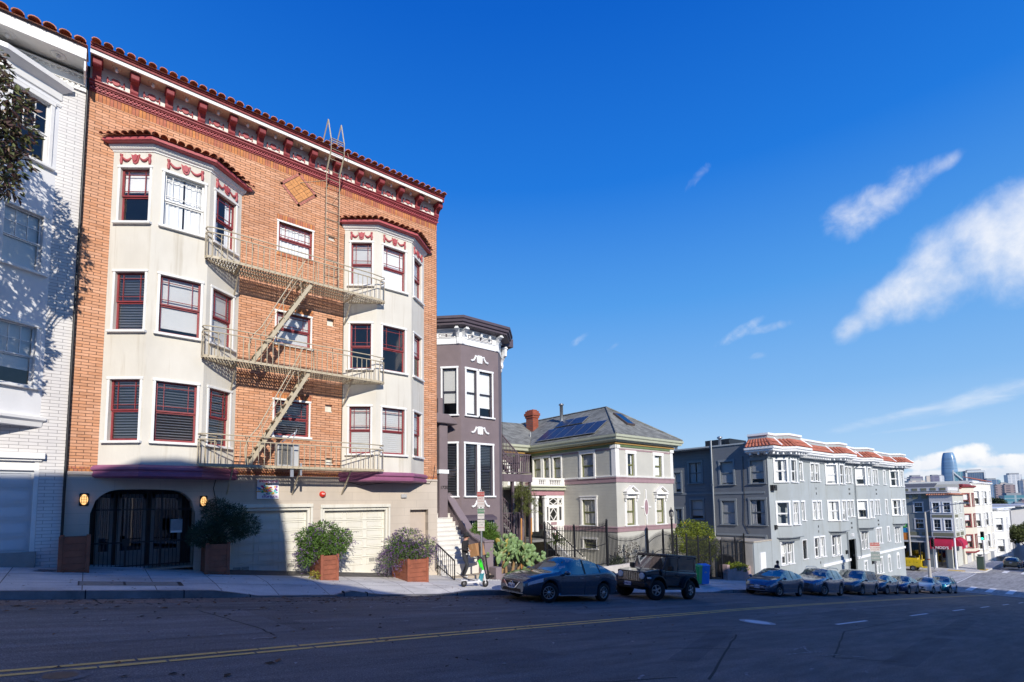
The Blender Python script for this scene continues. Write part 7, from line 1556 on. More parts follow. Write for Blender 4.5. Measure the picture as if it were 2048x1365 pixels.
E = [('pelvis', 'waist'), ('waist', 'chest'), ('chest', 'neck'), ('neck', 'head'), ('head', 'crown'), ('chest', 'rsh'), ('rsh', 'rel'), ('rel', 'rwr'), ('chest', 'lsh'), ('lsh', 'lel'), ('lel', 'lwr'), ('pelvis', 'rhip'), ('rhip', 'rkn'), ('rkn', 'ran'), ('ran', 'rtoe'), ('pelvis', 'lhip'), ('lhip', 'lkn'), ('lkn', 'lan'), ('lan', 'ltoe')]
hand(J, E, 'rwr', B(.36, .17, 1.08, 0)[:3], F*.8+S*-.6, (0, 0, 1), -S, 'r'); hand(J, E, 'lwr', B(.43, -.16, 1.24, 0)[:3], F*.9+V((0, 0, -.3)), (0, 0, 1), S, 'l')
HP_ = [V(J[k][:3]) for k in ('rpalm', 'lpalm')]
skin_body(T, J, E, [MATS['cloth_black'], MATS['jeans_black'], MATS['skin'], MATS['shoe_white']], lambda c: 2 if c.z > 1.50 or min((c-h).length for h in HP_) < .11 else 3 if c.z < .09 else 1 if c.z < .96 else 0)
hc = V((px, py, gz))+F*.085+V((0, 0, 1.645)); head_parts(T, hc, F+V((0, 0, -.1)), MATS['skin'], MATS['hair_brown'])
mb = MB(); mb.lathe([(.0, .115), (.085, .12), (.1, .1), (.105, .02), (.107, .0), (.17, -.015), (.172, -.022), (.1, -.02)], hc+V((0, 0, .045)), 20); mb.build('hat', MATS['cloth_black'], T)
mb = MB(); mb.lathe([(.134, .93), (.14, .96), (.136, .99)], (px, py, gz), 16, cap=False); mb.build('shirt_hem', MATS['shoe_white'], T)
bx = thing('cardboard_box', 'brown cardboard box held in the arms of the person in black', 'box', tuple(V((px, py, gz+1.0))+F*.46))
c0 = V((px, py, gz+.98))+F*.56; u = (F*.95+S*.3).normalized(); v = V((-u.y, u.x, 0)); w = (V((0, 0, 1))+F*-.22).normalized(); u = (u-w*u.dot(w)).normalized()
mb = MB(); mb.hexa(c0-u*.19-v*.25-w*.10, u*.38, v*.5, w*.50); mb.build('carton', MATS['cardboard'], bx, bevel=.006)
mb = MB(); mb.hexa(c0-u*.03-v*.252+w*.4, u*.06, v*.504, w*.004); mb.hexa(c0-u*.03-v*.253+w*.2, u*.06, v*.002, w*.2); mb.build('tape', plain('tape', (.45, .28, .14), .3, .05), bx)
# figures far down the street
def walker(label, x, y, z, f, cols, stride=.3, h=1.0, group=None):
    T = thing('person', label, 'person', (x, y, z)); F = V(f).normalized(); S_ = V((F.y, -F.x, 0))
    def B(a, r, u, q): p = F*a*h+S_*r*h; return (p.x, p.y, u*h, q*h)
    J = {'pelvis': B(0, 0, .95, .12), 'waist': B(0, 0, 1.12, .115), 'chest': B(.02, 0, 1.32, .14), 'neck': B(.03, 0, 1.5, .055), 'head': B(.05, 0, 1.6, .085), 'crown': B(.05, 0, 1.69, .08), 'rsh': B(0, .18, 1.41, .06), 'rel': B(-.06, .23, 1.14, .045), 'rwr': B(.08, .24, .9, .035), 'rha': B(.11, .24, .82, .03), 'lsh': B(0, -.18, 1.41, .06), 'lel': B(-.02, -.23, 1.14, .045), 'lwr': B(.16, -.22, .93, .035), 'lha': B(.2, -.22, .86, .03),
         'rhip': B(0, .09, .9, .09), 'rkn': B(stride*.55, .09, .5, .06), 'ran': B(stride, .09, .1, .045), 'rtoe': B(stride+.16, .1, .04, .035), 'lhip': B(0, -.09, .9, .09), 'lkn': B(-stride*.3, -.09, .5, .06), 'lan': B(-stride*1.1, -.09, .13, .045), 'ltoe': B(-stride*1.1+.13, -.1, .04, .035)}
    E = [('pelvis', 'waist'), ('waist', 'chest'), ('chest', 'neck'), ('neck', 'head'), ('head', 'crown'), ('chest', 'rsh'), ('rsh', 'rel'), ('rel', 'rwr'), ('rwr', 'rha'), ('chest', 'lsh'), ('lsh', 'lel'), ('lel', 'lwr'), ('lwr', 'lha'), ('pelvis', 'rhip'), ('rhip', 'rkn'), ('rkn', 'ran'), ('ran', 'rtoe'), ('pelvis', 'lhip'), ('lhip', 'lkn'), ('lkn', 'lan'), ('lan', 'ltoe')]
    skin_body(T, J, E, [MATS[cols[0]], MATS[cols[1]], MATS['skin'], MATS['car_black']], lambda c: 2 if c.z > 1.5*h or (c.z < .9*h and c.z > .8*h and abs(c.x*S_.x+c.y*S_.y) > .2*h) else 3 if c.z < .08 else 1 if c.z < .96*h else 0, 1)
    head_parts(T, V((x, y, z+1.645*h))+F*.05, F, MATS['skin'], MATS['hair_brown']); return T
walker('person with brown hair in dark coat standing behind the SUV with roof rails', 35.8, 15.4, sz(35.8, 15.4), (.9, -.4, 0), ('coat_navy', 'jeans_black'), .02)
walker('person striding across the far crosswalk in front of the olive SUV', 107.4, 10.4, rz(107.4)+.01, (-.2, 1, 0), ('tee_grey', 'jeans_black'), .42)
# ---------------------------------------------------------------- plants
def leafmat(name, col, var=.5, trans=.15, tones=None):
    m, nt, b = newmat(name); b.inputs['Roughness'].default_value = .55; b.inputs['Specular IOR Level'].default_value = .35
    g = N(nt, 'NewGeometry'); f = ramp(nt, g.outputs['Random Per Island'], tones or [(0, tuple(c*(1-var) for c in col)), (.6, col), (1, tuple(min(1, c*(1+var)) for c in col))]); nt.links.new(f, b.inputs['Base Color'])
    tl = N(nt, 'BsdfTranslucent'); nt.links.new(f, tl.inputs[0]); mx = N(nt, 'MixShader'); mx.inputs[0].default_value = trans; nt.links.new(b.outputs[0], mx.inputs[1]); nt.links.new(tl.outputs[0], mx.inputs[2]); nt.links.new(mx.outputs[0], nt.nodes['Material Output'].inputs[0]); return m
leafmat('leaf_sage', (.10, .185, .035)); leafmat('leaf_olive', (.045, .085, .045)); leafmat('leaf_plum', (.12, .1, .06), tones=[(0, (.05, .025, .025)), (.35, (.10, .05, .045)), (.55, (.10, .12, .045)), (.85, (.15, .17, .06)), (1, (.36, .22, .18))]); leafmat('leaf_green', (.06, .095, .03)); leafmat('leaf_lemon', (.16, .20, .02)); leafmat('leaf_conifer', (.10, .19, .03)); leafmat('leaf_willow', (.12, .14, .03)); leafmat('leaf_tree', (.085, .105, .03), .5); leafmat('flower_purple', (.22, .11, .30), .4); leafmat('leaf_aloe', (.10, .14, .03), .3); leafmat('leaf_yellow', (.25, .24, .03), .4); leafmat('leaf_far', (.05, .075, .035), .4)
plain('bark', (.09, .065, .045), .95, .3, 6, bmp=.4, bscale=20); plain('bark_pale', (.2, .17, .14), .95, .25, 6); plain('lemon_fruit', (.75, .45, .02), .5, .1)
def blob(q, c, r): 
    while True:
        v = V((q.uniform(-1, 1), q.uniform(-1, 1), q.uniform(-1, 1)))
        if v.length <= 1: return V((c[0]+v.x*r[0], c[1]+v.y*r[1], c[2]+v.z*r[2])), v
def foliage(mb, clumps, n, L, W, q, m=0, droop=.3, shell=.55, up=.2):
    tot = sum(r[0]*r[1]*r[2] for c, r in clumps)
    for c, r in clumps:
        for i in range(int(n*r[0]*r[1]*r[2]/tot)+1):
            p, v = blob(q, c, r)
            if v.length < shell and q.random() < .75: p = V(c)+V((v.x*r[0], v.y*r[1], v.z*r[2]))/max(.15, v.length)*q.uniform(shell, 1)
            d = (v*.8+V((q.gauss(0, .6), q.gauss(0, .6), q.gauss(up, .5)-droop))); l = L*q.uniform(.6, 1.3)
            mb.leaf(p, d, (q.gauss(0, 1), q.gauss(0, 1), q.gauss(0, 1)), l, W*q.uniform(.7, 1.2), m)
def clumpy(c, R_, n, q, k=.45):
    out = []
    for i in range(n):
        p, v = blob(q, c, R_); s = q.uniform(.7, 1.2)*k; out.append((p, (R_[0]*s, R_[1]*s, R_[2]*s*.9)))
    return out
# wooden planters
def planter(label, x0, x1, y0, y1, h):
    zb = min(sz(x0, y0), sz(x1, y0))-.02; zt = sz(x0, y0)+h; T = thing('planter_box', label, 'planter', ((x0+x1)/2, (y0+y1)/2, sz((x0+x1)/2, y0)), 'wooden planter boxes along the brick building')
    mb = MB(); n = 6
    for i in range(n):
        a, b = lerp(zb-.05, zt-.03, i/n), lerp(zb-.05, zt-.03, (i+1)/n)-.008; mb.box(x0+.02, y0+.02, a, x1-.02, y0+.05, b); mb.box(x0+.02, y1-.05, a, x1-.02, y1-.02, b); mb.box(x0+.02, y0+.05, a, x0+.05, y1-.05, b); mb.box(x1-.05, y0+.05, a, x1-.02, y1-.05, b)
    mb.build('boards', MATS['wood_planter'], T)
    for x in (x0, x1-.09):
        for y in (y0, y1-.09): mb = MB(); mb.box(x, y, zb-.1, x+.09, y+.09, zt); mb.build('corner_post', MATS['wood_planter'], T, bevel=.008)
    mb = MB(); mb.box(x0+.05, y0+.05, zt-.25, x1-.05, y1-.05, zt-.08); mb.build('soil', MATS['soil'], T); return zt
za = planter('tall wooden planter box without foliage between the white brick wall and the arched gate', -.5, .12, 17.1, 17.9, .88)
zb_ = planter('wooden planter box holding the dark olive shrub beside the arched gate', 2.7, 3.34, 17.15, 17.9, .88)
zc_ = planter('wooden planter box between the two garage doors', 5.72, 6.3, 16.3, 17.35, .78)
zd_ = planter('wooden planter box between the second garage door and the white steps', 8.66, 9.5, 16.15, 17.35, .78)
def shrub(name, label, cat, base, clumps, n, L, W, mat, stems=7, seed=1, extra=None, droop=.3, up=.2):
    q = random.Random(seed); T = thing(name, label, cat, base); mb = MB(); b = V(base)
    for i in range(stems):
        c, r = clumps[i % len(clumps)]; e = V(c)+V((q.uniform(-1, 1)*r[0], q.uniform(-1, 1)*r[1], q.uniform(-.2, .6)*r[2])); m = b.lerp(e, .5)+V((q.uniform(-.08, .08), q.uniform(-.08, .08), .05)); mb.tube([b+V((q.uniform(-.12, .12), q.uniform(-.12, .12), 0)), m, e], [.016, .011, .004], 4)
    mb.build('stems', MATS['bark'], T); mb = MB(); foliage(mb, clumps, n, L, W, q, 0, droop, .5, up); ms = [mat]
    if extra: extra(mb, q); ms = [mat, MATS['flower_purple'], mat]
    mb.build('foliage', ms, T); return T
q = random.Random(21)
shrub('olive_shrub', 'dark narrow leaved shrub filling the planter beside the arched gate', 'shrub', (3.02, 17.5, zb_-.1), [((2.75, 17.45, -.75), (.45, .4, .38)), ((3.3, 17.4, -.65), (.55, .42, .42)), ((3.75, 17.3, -.55), (.42, .38, .36)), ((3.05, 17.55, -.1), (.42, .35, .36)), ((3.45, 17.45, -.2), (.4, .32, .3)), ((2.5, 17.4, -.85), (.26, .3, .26))], 9000, .125, .018, MATS['leaf_olive'], 12, 2, None, .1)
def spikes(cs, n, Lr=(.15, .34)):
    def ex(mb, q):
        for i in range(n):
            c, r = q.choice(cs); p, v = blob(q, c, r); p = V(c)+V((v.x*r[0], v.y*r[1], v.z*r[2]))/max(.3, v.length)*q.uniform(.75, 1); d = (v.normalized()+V((q.gauss(0, .35), q.gauss(0, .35), q.gauss(.1, .35)))).normalized(); L = q.uniform(*Lr)
            pts = [p+d*L*k/5+V((0, 0, -.14*L*(k/5)**2*3)) for k in range(6)]
            mb.tube(pts, .0035, 3, 2, False)
            for k in range(2, 6):
                for j in range(3): mb.leaf(pts[k], (q.gauss(0, 1), q.gauss(0, 1), q.gauss(.3, 1)), (0, 0, 1), .042, .026, 1)
    return ex
c1 = [((5.75, 16.75, -1.25), (.5, .48, .42)), ((6.25, 16.7, -1.3), (.48, .45, .4)), ((6.0, 16.9, -.85), (.48, .42, .36)), ((5.5, 16.7, -1.0), (.4, .4, .34)), ((6.5, 16.75, -1.05), (.38, .36, .32)), ((5.42, 16.8, -1.55), (.25, .3, .35))]
shrub('sage_bush', 'bushy green sage with purple flower spikes between the garage doors', 'shrub', (6.0, 16.85, zc_-.1), c1, 7500, .105, .03, MATS['leaf_sage'], 14, 3, spikes(c1, 230))
c2 = [((8.85, 16.75, -1.62), (.5, .5, .38)), ((9.35, 16.7, -1.7), (.5, .48, .36)), ((9.05, 16.9, -1.2), (.5, .42, .36)), ((8.55, 16.85, -1.45), (.36, .4, .34)), ((9.75, 16.8, -1.55), (.36, .36, .32)), ((8.3, 16.9, -1.9), (.2, .3, .25))]
shrub('sage_bush', 'sprawling sage with many purple flower spikes in the planter nearest the white steps', 'shrub', (9.05, 16.8, zd_-.1), c2, 4600, .085, .024, MATS['leaf_sage'], 14, 4, spikes(c2, 760))
shrub('weed', 'small yellow green weed growing against the planter between the garage doors', 'weed', (5.6, 16.6, sz(5.6, 16.6)), [((5.6, 16.5, sz(5.6, 16.5)+.12), (.12, .3, .14))], 120, .08, .03, MATS['leaf_yellow'], 3, 5)
# prickly pear behind the low mauve wall
T = thing('prickly_pear', 'large prickly pear cactus with grey green pads behind the low mauve wall', 'cactus', (14.6, 17.9, sz(14.6, 17.9)))
def padmat(name, col):
    m, nt, b = newmat(name); b.inputs['Roughness'].default_value = .5; g = N(nt, 'NewGeometry'); r = ramp(nt, g.outputs['Random Per Island'], [(0, tuple(c*.75 for c in col)), (.8, col), (.93, (.24, .26, .12)), (1, (.42, .33, .06))])
    nt.links.new(mixc(nt, 1, r, ramp(nt, noisef(nt, coords(nt), 9, 3), [(.35, (.85,)*3), (.7, (1.12,)*3)]), 'MULTIPLY'), b.inputs['Base Color']); return m
padmat('cactus_pad', (.20, .31, .12)); q = random.Random(31); mb = MB(); stem = MB()
def pad(p, d, n, L, W, th=.045):
    d = d.normalized(); n = (n-d*n.dot(d)).normalized(); s = d.cross(n); vs = []; K = 12; prof = [(0, .35), (.2, .62), (.45, .92), (.65, 1), (.85, .8), (.96, .45), (1, .12)]
    for t, wd in prof:
        for k in range(K): a = 2*PI*k/K; vs.append(p+d*L*t+s*math.cos(a)*W/2*wd+n*math.sin(a)*th*(.4+.6*wd))
    mb.mesh(vs, [(i*K+k, i*K+(k+1) % K, (i+1)*K+(k+1) % K, (i+1)*K+k) for i in range(len(prof)-1) for k in range(K)]+[tuple(range((len(prof)-1)*K, len(prof)*K))], 0, True); return p+d*L*.93, n
def grow(p, d, lvl, L):
    n = V((q.gauss(0, .8), -1, q.gauss(.1, .3))); e, n = pad(p, d, n, L, L*q.uniform(.68, .8))
    if lvl > 0:
        for k in range(q.choice((1, 2, 2, 3))): dd = (d+V((q.gauss(0, .6), q.gauss(-.05, .35), q.gauss(.15, .4)))).normalized(); grow(e-d*L*q.uniform(.0, .25)+d.cross(n)*q.uniform(-.3, .3)*L, dd, lvl-1, L*q.uniform(.82, 1.0))
for i in range(19):
    x = 13.35+i*.155+q.uniform(-.1, .1); y = 17.75+q.uniform(-.25, .45); hgt = 1-abs((x-14.3)/1.9)**2; z = sz(x, 17.9)+q.uniform(.3, .8)*(.5+.5*hgt); hgt = 1-abs((x-14.3)/1.9)**2; grow(V((x, y, z)), V((q.gauss(0, .35), q.gauss(-.12, .25), 1)), 3, .37*q.uniform(.85, 1.12))
for i in range(8): x = 13.6+i*.3; stem.tube([(x, 17.95, sz(x, 17.9)), (x+q.uniform(-.15, .15), 17.85, sz(x, 17.9)+.7)], [.08, .06], 7)
mb.build('pads', MATS['cactus_pad'], T); stem.build('stems', plain('cactus_wood', (.28, .18, .09), .9, .2), T)
mb = MB(); mb.box(13.25, 16.85, -3.6, 17.3, 17.05, sz(14, 17)+.30); mb.box(13.05, 16.8, -3.4, 13.35, 17.25, sz(13.2, 17)+.52); mb.box(13.1, 17.2, -3.4, 13.3, 17.8, sz(13.2, 17)+.3); tag(mb.build('garden_wall', MATS['mauve_light'], loc=(15, 16.95, sz(15, 17)), bevel=.03, seg=2), 'low mauve stucco garden wall in front of the cactus', 'low wall')
cs = clumpy((13.75, 18.7, -1.3), (.8, .5, .5), 10, q, .5); shrub('juniper_shrub', 'bright green feathery shrub behind the sign pole below the mauve bay', 'shrub', (13.6, 18.9, -2.3), cs, 7000, .11, .028, MATS['leaf_conifer'], 9, 6, None, .0, .5)
# thin tree with stakes between the deck and porch
T = thing('staked_tree', 'thin willowy young tree held by orange wooden stakes before the deck', 'tree', (17.6, 20.2, -3.4)); q = random.Random(41)
mb = MB(); mb.tube([(17.6, 20.2, -3.5), (17.63, 20.2, -1), (17.55, 20.2, .6)], [.05, .04, .02], 6); tips = []
for i in range(26):
    z = q.uniform(-.6, .9); a = q.uniform(0, 6.28); L = q.uniform(.5, 1.1); s = V((17.6, 20.2, z)); m = s+V((math.cos(a)*L*.6, math.sin(a)*L*.4, .28)); e = s+V((math.cos(a)*L, math.sin(a)*L*.7, q.uniform(-.35, .15))); mb.tube([s, m, e], [.014, .009, .003], 4); tips += [(s.lerp(m, t), m-s) for t in (.4, .7, 1)]+[(m.lerp(e, t), e-m) for t in (.3, .6, .9, 1)]
mb.build('trunk', MATS['bark'], T); mb = MB()
for p, d in tips:
    for k in range(24): mb.leaf(p+V((q.gauss(0, .05), q.gauss(0, .05), q.gauss(0, .05))), d.normalized()*.4+V((q.gauss(0, .5), q.gauss(0, .5), q.gauss(-.5, .4))), (q.gauss(0, 1), q.gauss(0, 1), 0), .12, .013)
mb.build('crown', MATS['leaf_willow'], T)
for x in (17.25, 17.95):
    mb = MB(); mb.bar((x, 20.1, -3.4), (x+.03, 20.1, -.75), .06); mb.build('stake', plain('stake_orange', (.55, .25, .07), .8, .15), T)
# aloe like rosette
T = thing('dragon_plant', 'spiky green rosette plant on a short trunk behind the iron fence', 'plant', (18.6, 18.95, sz(18.6, 18.5))); mb = MB(); mb.tube([(18.6, 18.95, sz(18.6, 18.5)-.1), (18.6, 18.95, -1.95)], [.07, .05], 7); mb.build('trunk', MATS['bark_pale'], T); mb = MB(); q = random.Random(5)
for i in range(46):
    a = q.uniform(0, 6.28); el = q.uniform(-.25, 1.2); d = V((math.cos(a)*math.cos(el), math.sin(a)*math.cos(el), math.sin(el))); p = V((18.6, 18.95, -1.93)); s = d.cross(V((0, 0, 1))).normalized(); L = q.uniform(.45, .68); pts = [(0, .03), (.35, .045), (.7, .03), (1, .002)]; vs = []
    for t, w in pts: c = p+d*L*t+V((0, 0, -.18*t*t*math.cos(el))); vs += [c-s*w, c+V((0, 0, -.02)), c+s*w]
    mb.mesh(vs, [(i2*3+k, i2*3+k+1, i2*3+k+4, i2*3+k+3) for i2 in range(3) for k in (0, 1)])
mb.build('leaves', MATS['leaf_aloe'], T)
# lemon tree and shrubs behind the fence
def tree(name, label, base, clumps, n, L, W, mat, trunk_r=.12, seed=1, bark='bark', group=None, fruit=0, cat='tree', droop=.3, crown_mats=None):
    q = random.Random(seed); T = thing(name, label, cat, base, group); b = V(base); mb = MB(); cc = V((0, 0, 0))
    for c, r in clumps: cc += V(c)/len(clumps)
    f = b.lerp(cc, .55); f.x = lerp(b.x, cc.x, .4); f.y = lerp(b.y, cc.y, .4); mb.tube([b-V((0, 0, .2)), b.lerp(f, .5)+V((.03, .02, 0)), f], [trunk_r*1.25, trunk_r, trunk_r*.8], 8)
    for c, r in clumps:
        m = f.lerp(V(c), .55)+V((q.uniform(-.1, .1), q.uniform(-.1, .1), .1))*trunk_r*5; mb.tube([f, m, V(c)], [trunk_r*.55, trunk_r*.32, trunk_r*.1], 5)
        for k in range(3): p, v = blob(q, c, r); mb.tube([m, V(c).lerp(p, .5), p], [trunk_r*.2, trunk_r*.12, trunk_r*.04], 4)
    mb.build('trunk', MATS[bark], T); mb = MB(); foliage(mb, clumps, n, L, W, q, 0, droop); mats = [MATS[mat]]
    mb.build('crown', mats, T)
    for k in range(fruit): 
        c, r = q.choice(clumps); p, v = blob(q, c, r); mb = MB(); mb.lathe([(0, -.05), (.035, -.02), (.035, .02), (0, .05)], V(c)+V((v.x*r[0], v.y*r[1]-.1, v.z*r[2])), 8); mb.build('lemon', MATS['lemon_fruit'], T)
    return T
q = random.Random(50)
tree('lemon_tree', 'round lemon tree with yellow green leaves behind the iron fence', (33.8, 20.4, -5.3), [((32.4, 20.3, -2.7), (.9, .8, .8)), ((33.6, 20.4, -2.1), (1.1, .9, .8)), ((34.8, 20.3, -2.4), (1.1, .9, .9)), ((35.5, 20.2, -3.2), (.9, .8, .8)), ((33.0, 20.0, -3.4), (1.0, .8, .7)), ((34.4, 20.0, -3.6), (1.1, .8, .7)), ((36.0, 20.2, -3.9), (.7, .7, .6))], 7500, .15, .07, MATS['leaf_lemon'].name, .1, 7, fruit=14)
shrub('ivy', 'yellow green ivy spilling over the low pink wall', 'plant', (36.6, 18.5, sz(36.6, 18.5)+.7), [((35.4, 18.6, sz(36, 18)+.95), (.6, .3, .35)), ((36.4, 18.5, sz(36, 18)+.9), (.7, .3, .35)), ((37.3, 18.5, sz(37, 18)+.85), (.7, .3, .3))], 1600, .11, .07, MATS['leaf_lemon'], 6, 8)
shrub('garden_shrub', 'dark green shrub low behind the fence below the lemon tree', 'shrub', (29.9, 19.6, sz(29.9, 18.5)), [((29.6, 19.4, sz(30, 18)+.9), (.7, .5, .8)), ((31, 19.5, sz(31, 18)+.6), (.8, .5, .6)), ((32.5, 19.5, sz(32, 18)+.7), (.9, .5, .7)), ((33.9, 19.6, sz(34, 18)+.6), (.7, .5, .6))], 3600, .12, .06, MATS['leaf_green'], 8, 9)
shrub('strap_plant', 'green strap leaved plant beside the iron fence above the off roader', 'plant', (23.4, 18.9, sz(23.4, 18.5)+.3), [((23.4, 18.95, sz(23.4, 18.5)+.65), (.45, .3, .3))], 260, .4, .03, MATS['leaf_green'], 4, 10, None, -.3, .6)
shrub('rose_bush', 'thin rose bush behind the fence in front of the putty house', 'shrub', (24.6, 19.2, sz(24.6, 18.5)), [((24.2, 19.2, sz(24, 18)+1.3), (.5, .4, .5)), ((25.2, 19.2, sz(25, 18)+1.5), (.6, .4, .6))], 420, .09, .05, MATS['leaf_plum'], 9, 11)
# street trees
q = random.Random(61)
cl = [((-1.75, 15.0, 8.0), (.62, .6, .7)), ((-1.5, 15.0, 8.9), (.55, .5, .5)), ((-1.5, 14.9, 7.3), (.42, .5, .5)), ((-1.22, 15.0, 8.35), (.36, .4, .32)), ((-1.28, 15.0, 7.0), (.24, .3, .25)), ((-1.1, 15.0, 7.75), (.25, .3, .22)), ((-1.9, 15.1, 9.7), (.55, .5, .45)), ((-1.15, 15., 9.0), (.2, .25, .2)),
      ((-2.6, 15.2, 8.6), (.8, .7, .8)), ((-2.5, 15.1, 7.2), (.8, .6, .7)), ((-2.2, 15, 6.3), (.62, .5, .5)), ((-1.95, 15, 5.7), (.5, .5, .5)), ((-2.4, 15.1, 5.2), (.6, .5, .45)), ((-1.95, 15, 4.8), (.35, .4, .25)), ((-3.4, 15.2, 6.6), (.8, .7, .8)), ((-3.3, 15.2, 8.4), (.9, .7, .9)), ((-2.7, 15.2, 10.1), (.7, .6, .5))]
cl = [((c[0]-.32, c[1], c[2]), r) for c, r in cl]
tree('street_tree', 'plum and green leaved street tree in front of the white painted brick building', (-3.6, 15.1, sz(-3.6, 15.1)), cl, 13000, .15, .07, 'leaf_plum', .06, 3, droop=.5)
cl = [((150+q.uniform(-4, 4), 13.6+q.uniform(-2.6, 2.6), -8.6+q.uniform(-2.2, 2.8)), (q.uniform(1.3, 2.0), q.uniform(1.3, 1.9), q.uniform(1.0, 1.6))) for i in range(16)]
tree('street_tree', 'broad green street tree beyond the intersection above the motorcycle', (150, 13.8, rz(112)-.09*38), cl, 9000, .42, .26, 'leaf_tree', .25, 5)
cl = [((172+q.uniform(-4, 4), 11.6+q.uniform(-2.8, 2.8), -10+q.uniform(-2.2, 3.2)), (q.uniform(1.4, 2.2), q.uniform(1.4, 2), q.uniform(1.1, 1.7))) for i in range(16)]
tree('street_tree', 'second green street tree farther down the hill behind the broad one', (172, 12.4, rz(112)-.09*60), cl, 7000, .5, .3, 'leaf_tree', .25, 6)
cl = [((98.2+q.uniform(-.8, .8), 25.6+q.uniform(-1.2, 1), -5.6+q.uniform(-2, 2)), (.7, .8, .7)) for i in range(10)]
tree('street_tree', 'small yellowish street tree half hidden by the end of the grey building', (98.4, 26, rz(98)+.1), cl, 2600, .25, .15, 'leaf_yellow', .12, 7)
for l, x0, x1, y, d in (('rounded dark tree crown on the skyline right of the white tower base', 1957, 1986, 990, 420), ('rounded dark green tree crown on the skyline above the pale row house', 1985, 2013, 994, 400)):
    c = ray((x0+x1)/2, y+16); c = c/c.dot(CF)*d; R_ = (x1-x0)/F_PX*d*.5; q = random.Random(x0); cs = [((c.x+q.uniform(-.6, .6)*R_, c.y+q.uniform(-.6, .6)*R_, c.z+q.uniform(-.5, .75)*R_), (R_*.5, R_*.5, R_*.45)) for i in range(14)]
    tree('hill_tree', l, (c.x, c.y, -40), cs, 3000, 1.1, .7, 'leaf_far', .6, x0)
# ---------------------------------------------------------------- street furniture and small things
metalmat('pole_steel', (.40, .41, .42), .4); plain('sign_white', (.55, .51, .48), .5, .05); plain('sign_red', (.38, .09, .08), .5, .08); plain('sign_grey_green', (.2, .25, .24), .5, .08); plain('sign_green', (.10, .2, .12), .5, .08); plain('concrete_pole', (.42, .40, .37), .8, .1, 3)
# electric scooter
T = thing('electric_scooter', 'white and lime green electric scooter standing on the pavement beside the kerb', 'scooter', (10.7, 15.25, sz(10.7, 15.2)))
xr, xf, y = 10.36, 11.3, 15.2; zr, zf_ = sz(xr, y), sz(xf, y); wp = plain('scooter_white', (.72, .72, .72), .4, .05); lime = plain('lime_green', (.06, .75, .05), .4, .06); dk = MATS['black_plastic']
for x, z, r in ((xr, zr, .115), (xf, zf_, .125)):
    mb = MB(); mb.lathe([(r*.55, -.03), (r*.9, -.03), (r, -.018), (r, .018), (r*.9, .03), (r*.55, .03)], (x, y, z+r), 22, axis='y', cap=False); w = mb.build('wheel', MATS['rubber'], T); mb = MB(); mb.lathe([(0, -.025), (r*.6, -.02), (r*.6, .02), (0, .025)], (x, y, z+r), 16, axis='y'); mb.build('hub', plain('hub_grey', (.12, .12, .13), .5, .05), w)
mb = MB(); mb.hexa((xr+.1, y-.075, zr+.115), (.62, 0, -.03), (0, .15, 0), (0, 0, .06)); mb.hexa((xr-.12, y-.045, zr+.21), (.26, 0, .0), (0, .09, 0), (0, 0, .025)); mb.build('deck', wp, T, bevel=.02, seg=2)
mb = MB(); mb.tube([(xf-.36, y, zf_+.16), (xf-.22, y, zf_+.33), (xf-.1, y, zf_+.62)], [.06, .055, .045], 10); mb.tube([(xf-.09, y, zf_+.58), (xf-.02, y, zf_+.25), (xf, y, zf_+.13)], [.045, .04, .03], 8); mb.build('fork', wp, T)
mb = MB(); mb.hexa((xf-.34, y-.055, zf_+.19), (.16, 0, .0), (0, .11, 0), (.12, 0, .32)); mb.build('battery_panel', plain('scooter_teal', (.05, .25, .3), .4, .2), T, bevel=.02)
mb = MB(); mb.tube([(xf-.1, y, zf_+.6), (xf-.22, y, zf_+1.02)], [.042, .036], 10); mb.tube([(xf-.2, y, zf_+.72), (xf-.28, y-.0, zf_+.98)], [.03, .06], 8); mb.build('stem', lime, T)
mb = MB(); mb.tube([(xf-.3, y-.28, zf_+1.03), (xf-.23, y-.1, zf_+1.06), (xf-.22, y, zf_+1.06), (xf-.23, y+.1, zf_+1.06), (xf-.3, y+.28, zf_+1.03)], .02, 8); mb.lathe([(0, 0), (.05, .01), (.05, .05), (0, .08)], (xf-.21, y, zf_+1.04), 10); mb.tube([(xf-.14, y, zf_+1.0), (xf-.03, y-.05, zf_+.8), (xf-.06, y, zf_+.55)], .008, 5); mb.build('handlebar', dk, T)
T = thing('electric_scooter', 'second scooter in black mostly hidden behind the parking sign pole', 'scooter', (12.9, 17.1, sz(12.9, 17.1))); x, y = 12.75, 17.0; z = sz(x, y)
for a in (x, x+.85): 
    mb = MB(); mb.lathe([(.06, -.03), (.11, -.03), (.125, 0), (.11, .03), (.06, .03)], (a, y, sz(a, y)+.12), 18, axis='y', cap=False); mb.build('wheel', MATS['rubber'], T)
mb = MB(); mb.hexa((x+.1, y-.07, z+.1), (.65, 0, -.06), (0, .14, 0), (0, 0, .06)); mb.tube([(x+.06, y, z+.14), (x-.04, y, z+.6), (x-.1, y, z+1.0)], [.05, .035, .03], 8); mb.tube([(x-.1, y-.25, z+1.0), (x-.1, y+.25, z+1.0)], .02, 6); mb.build('frame', dk, T)
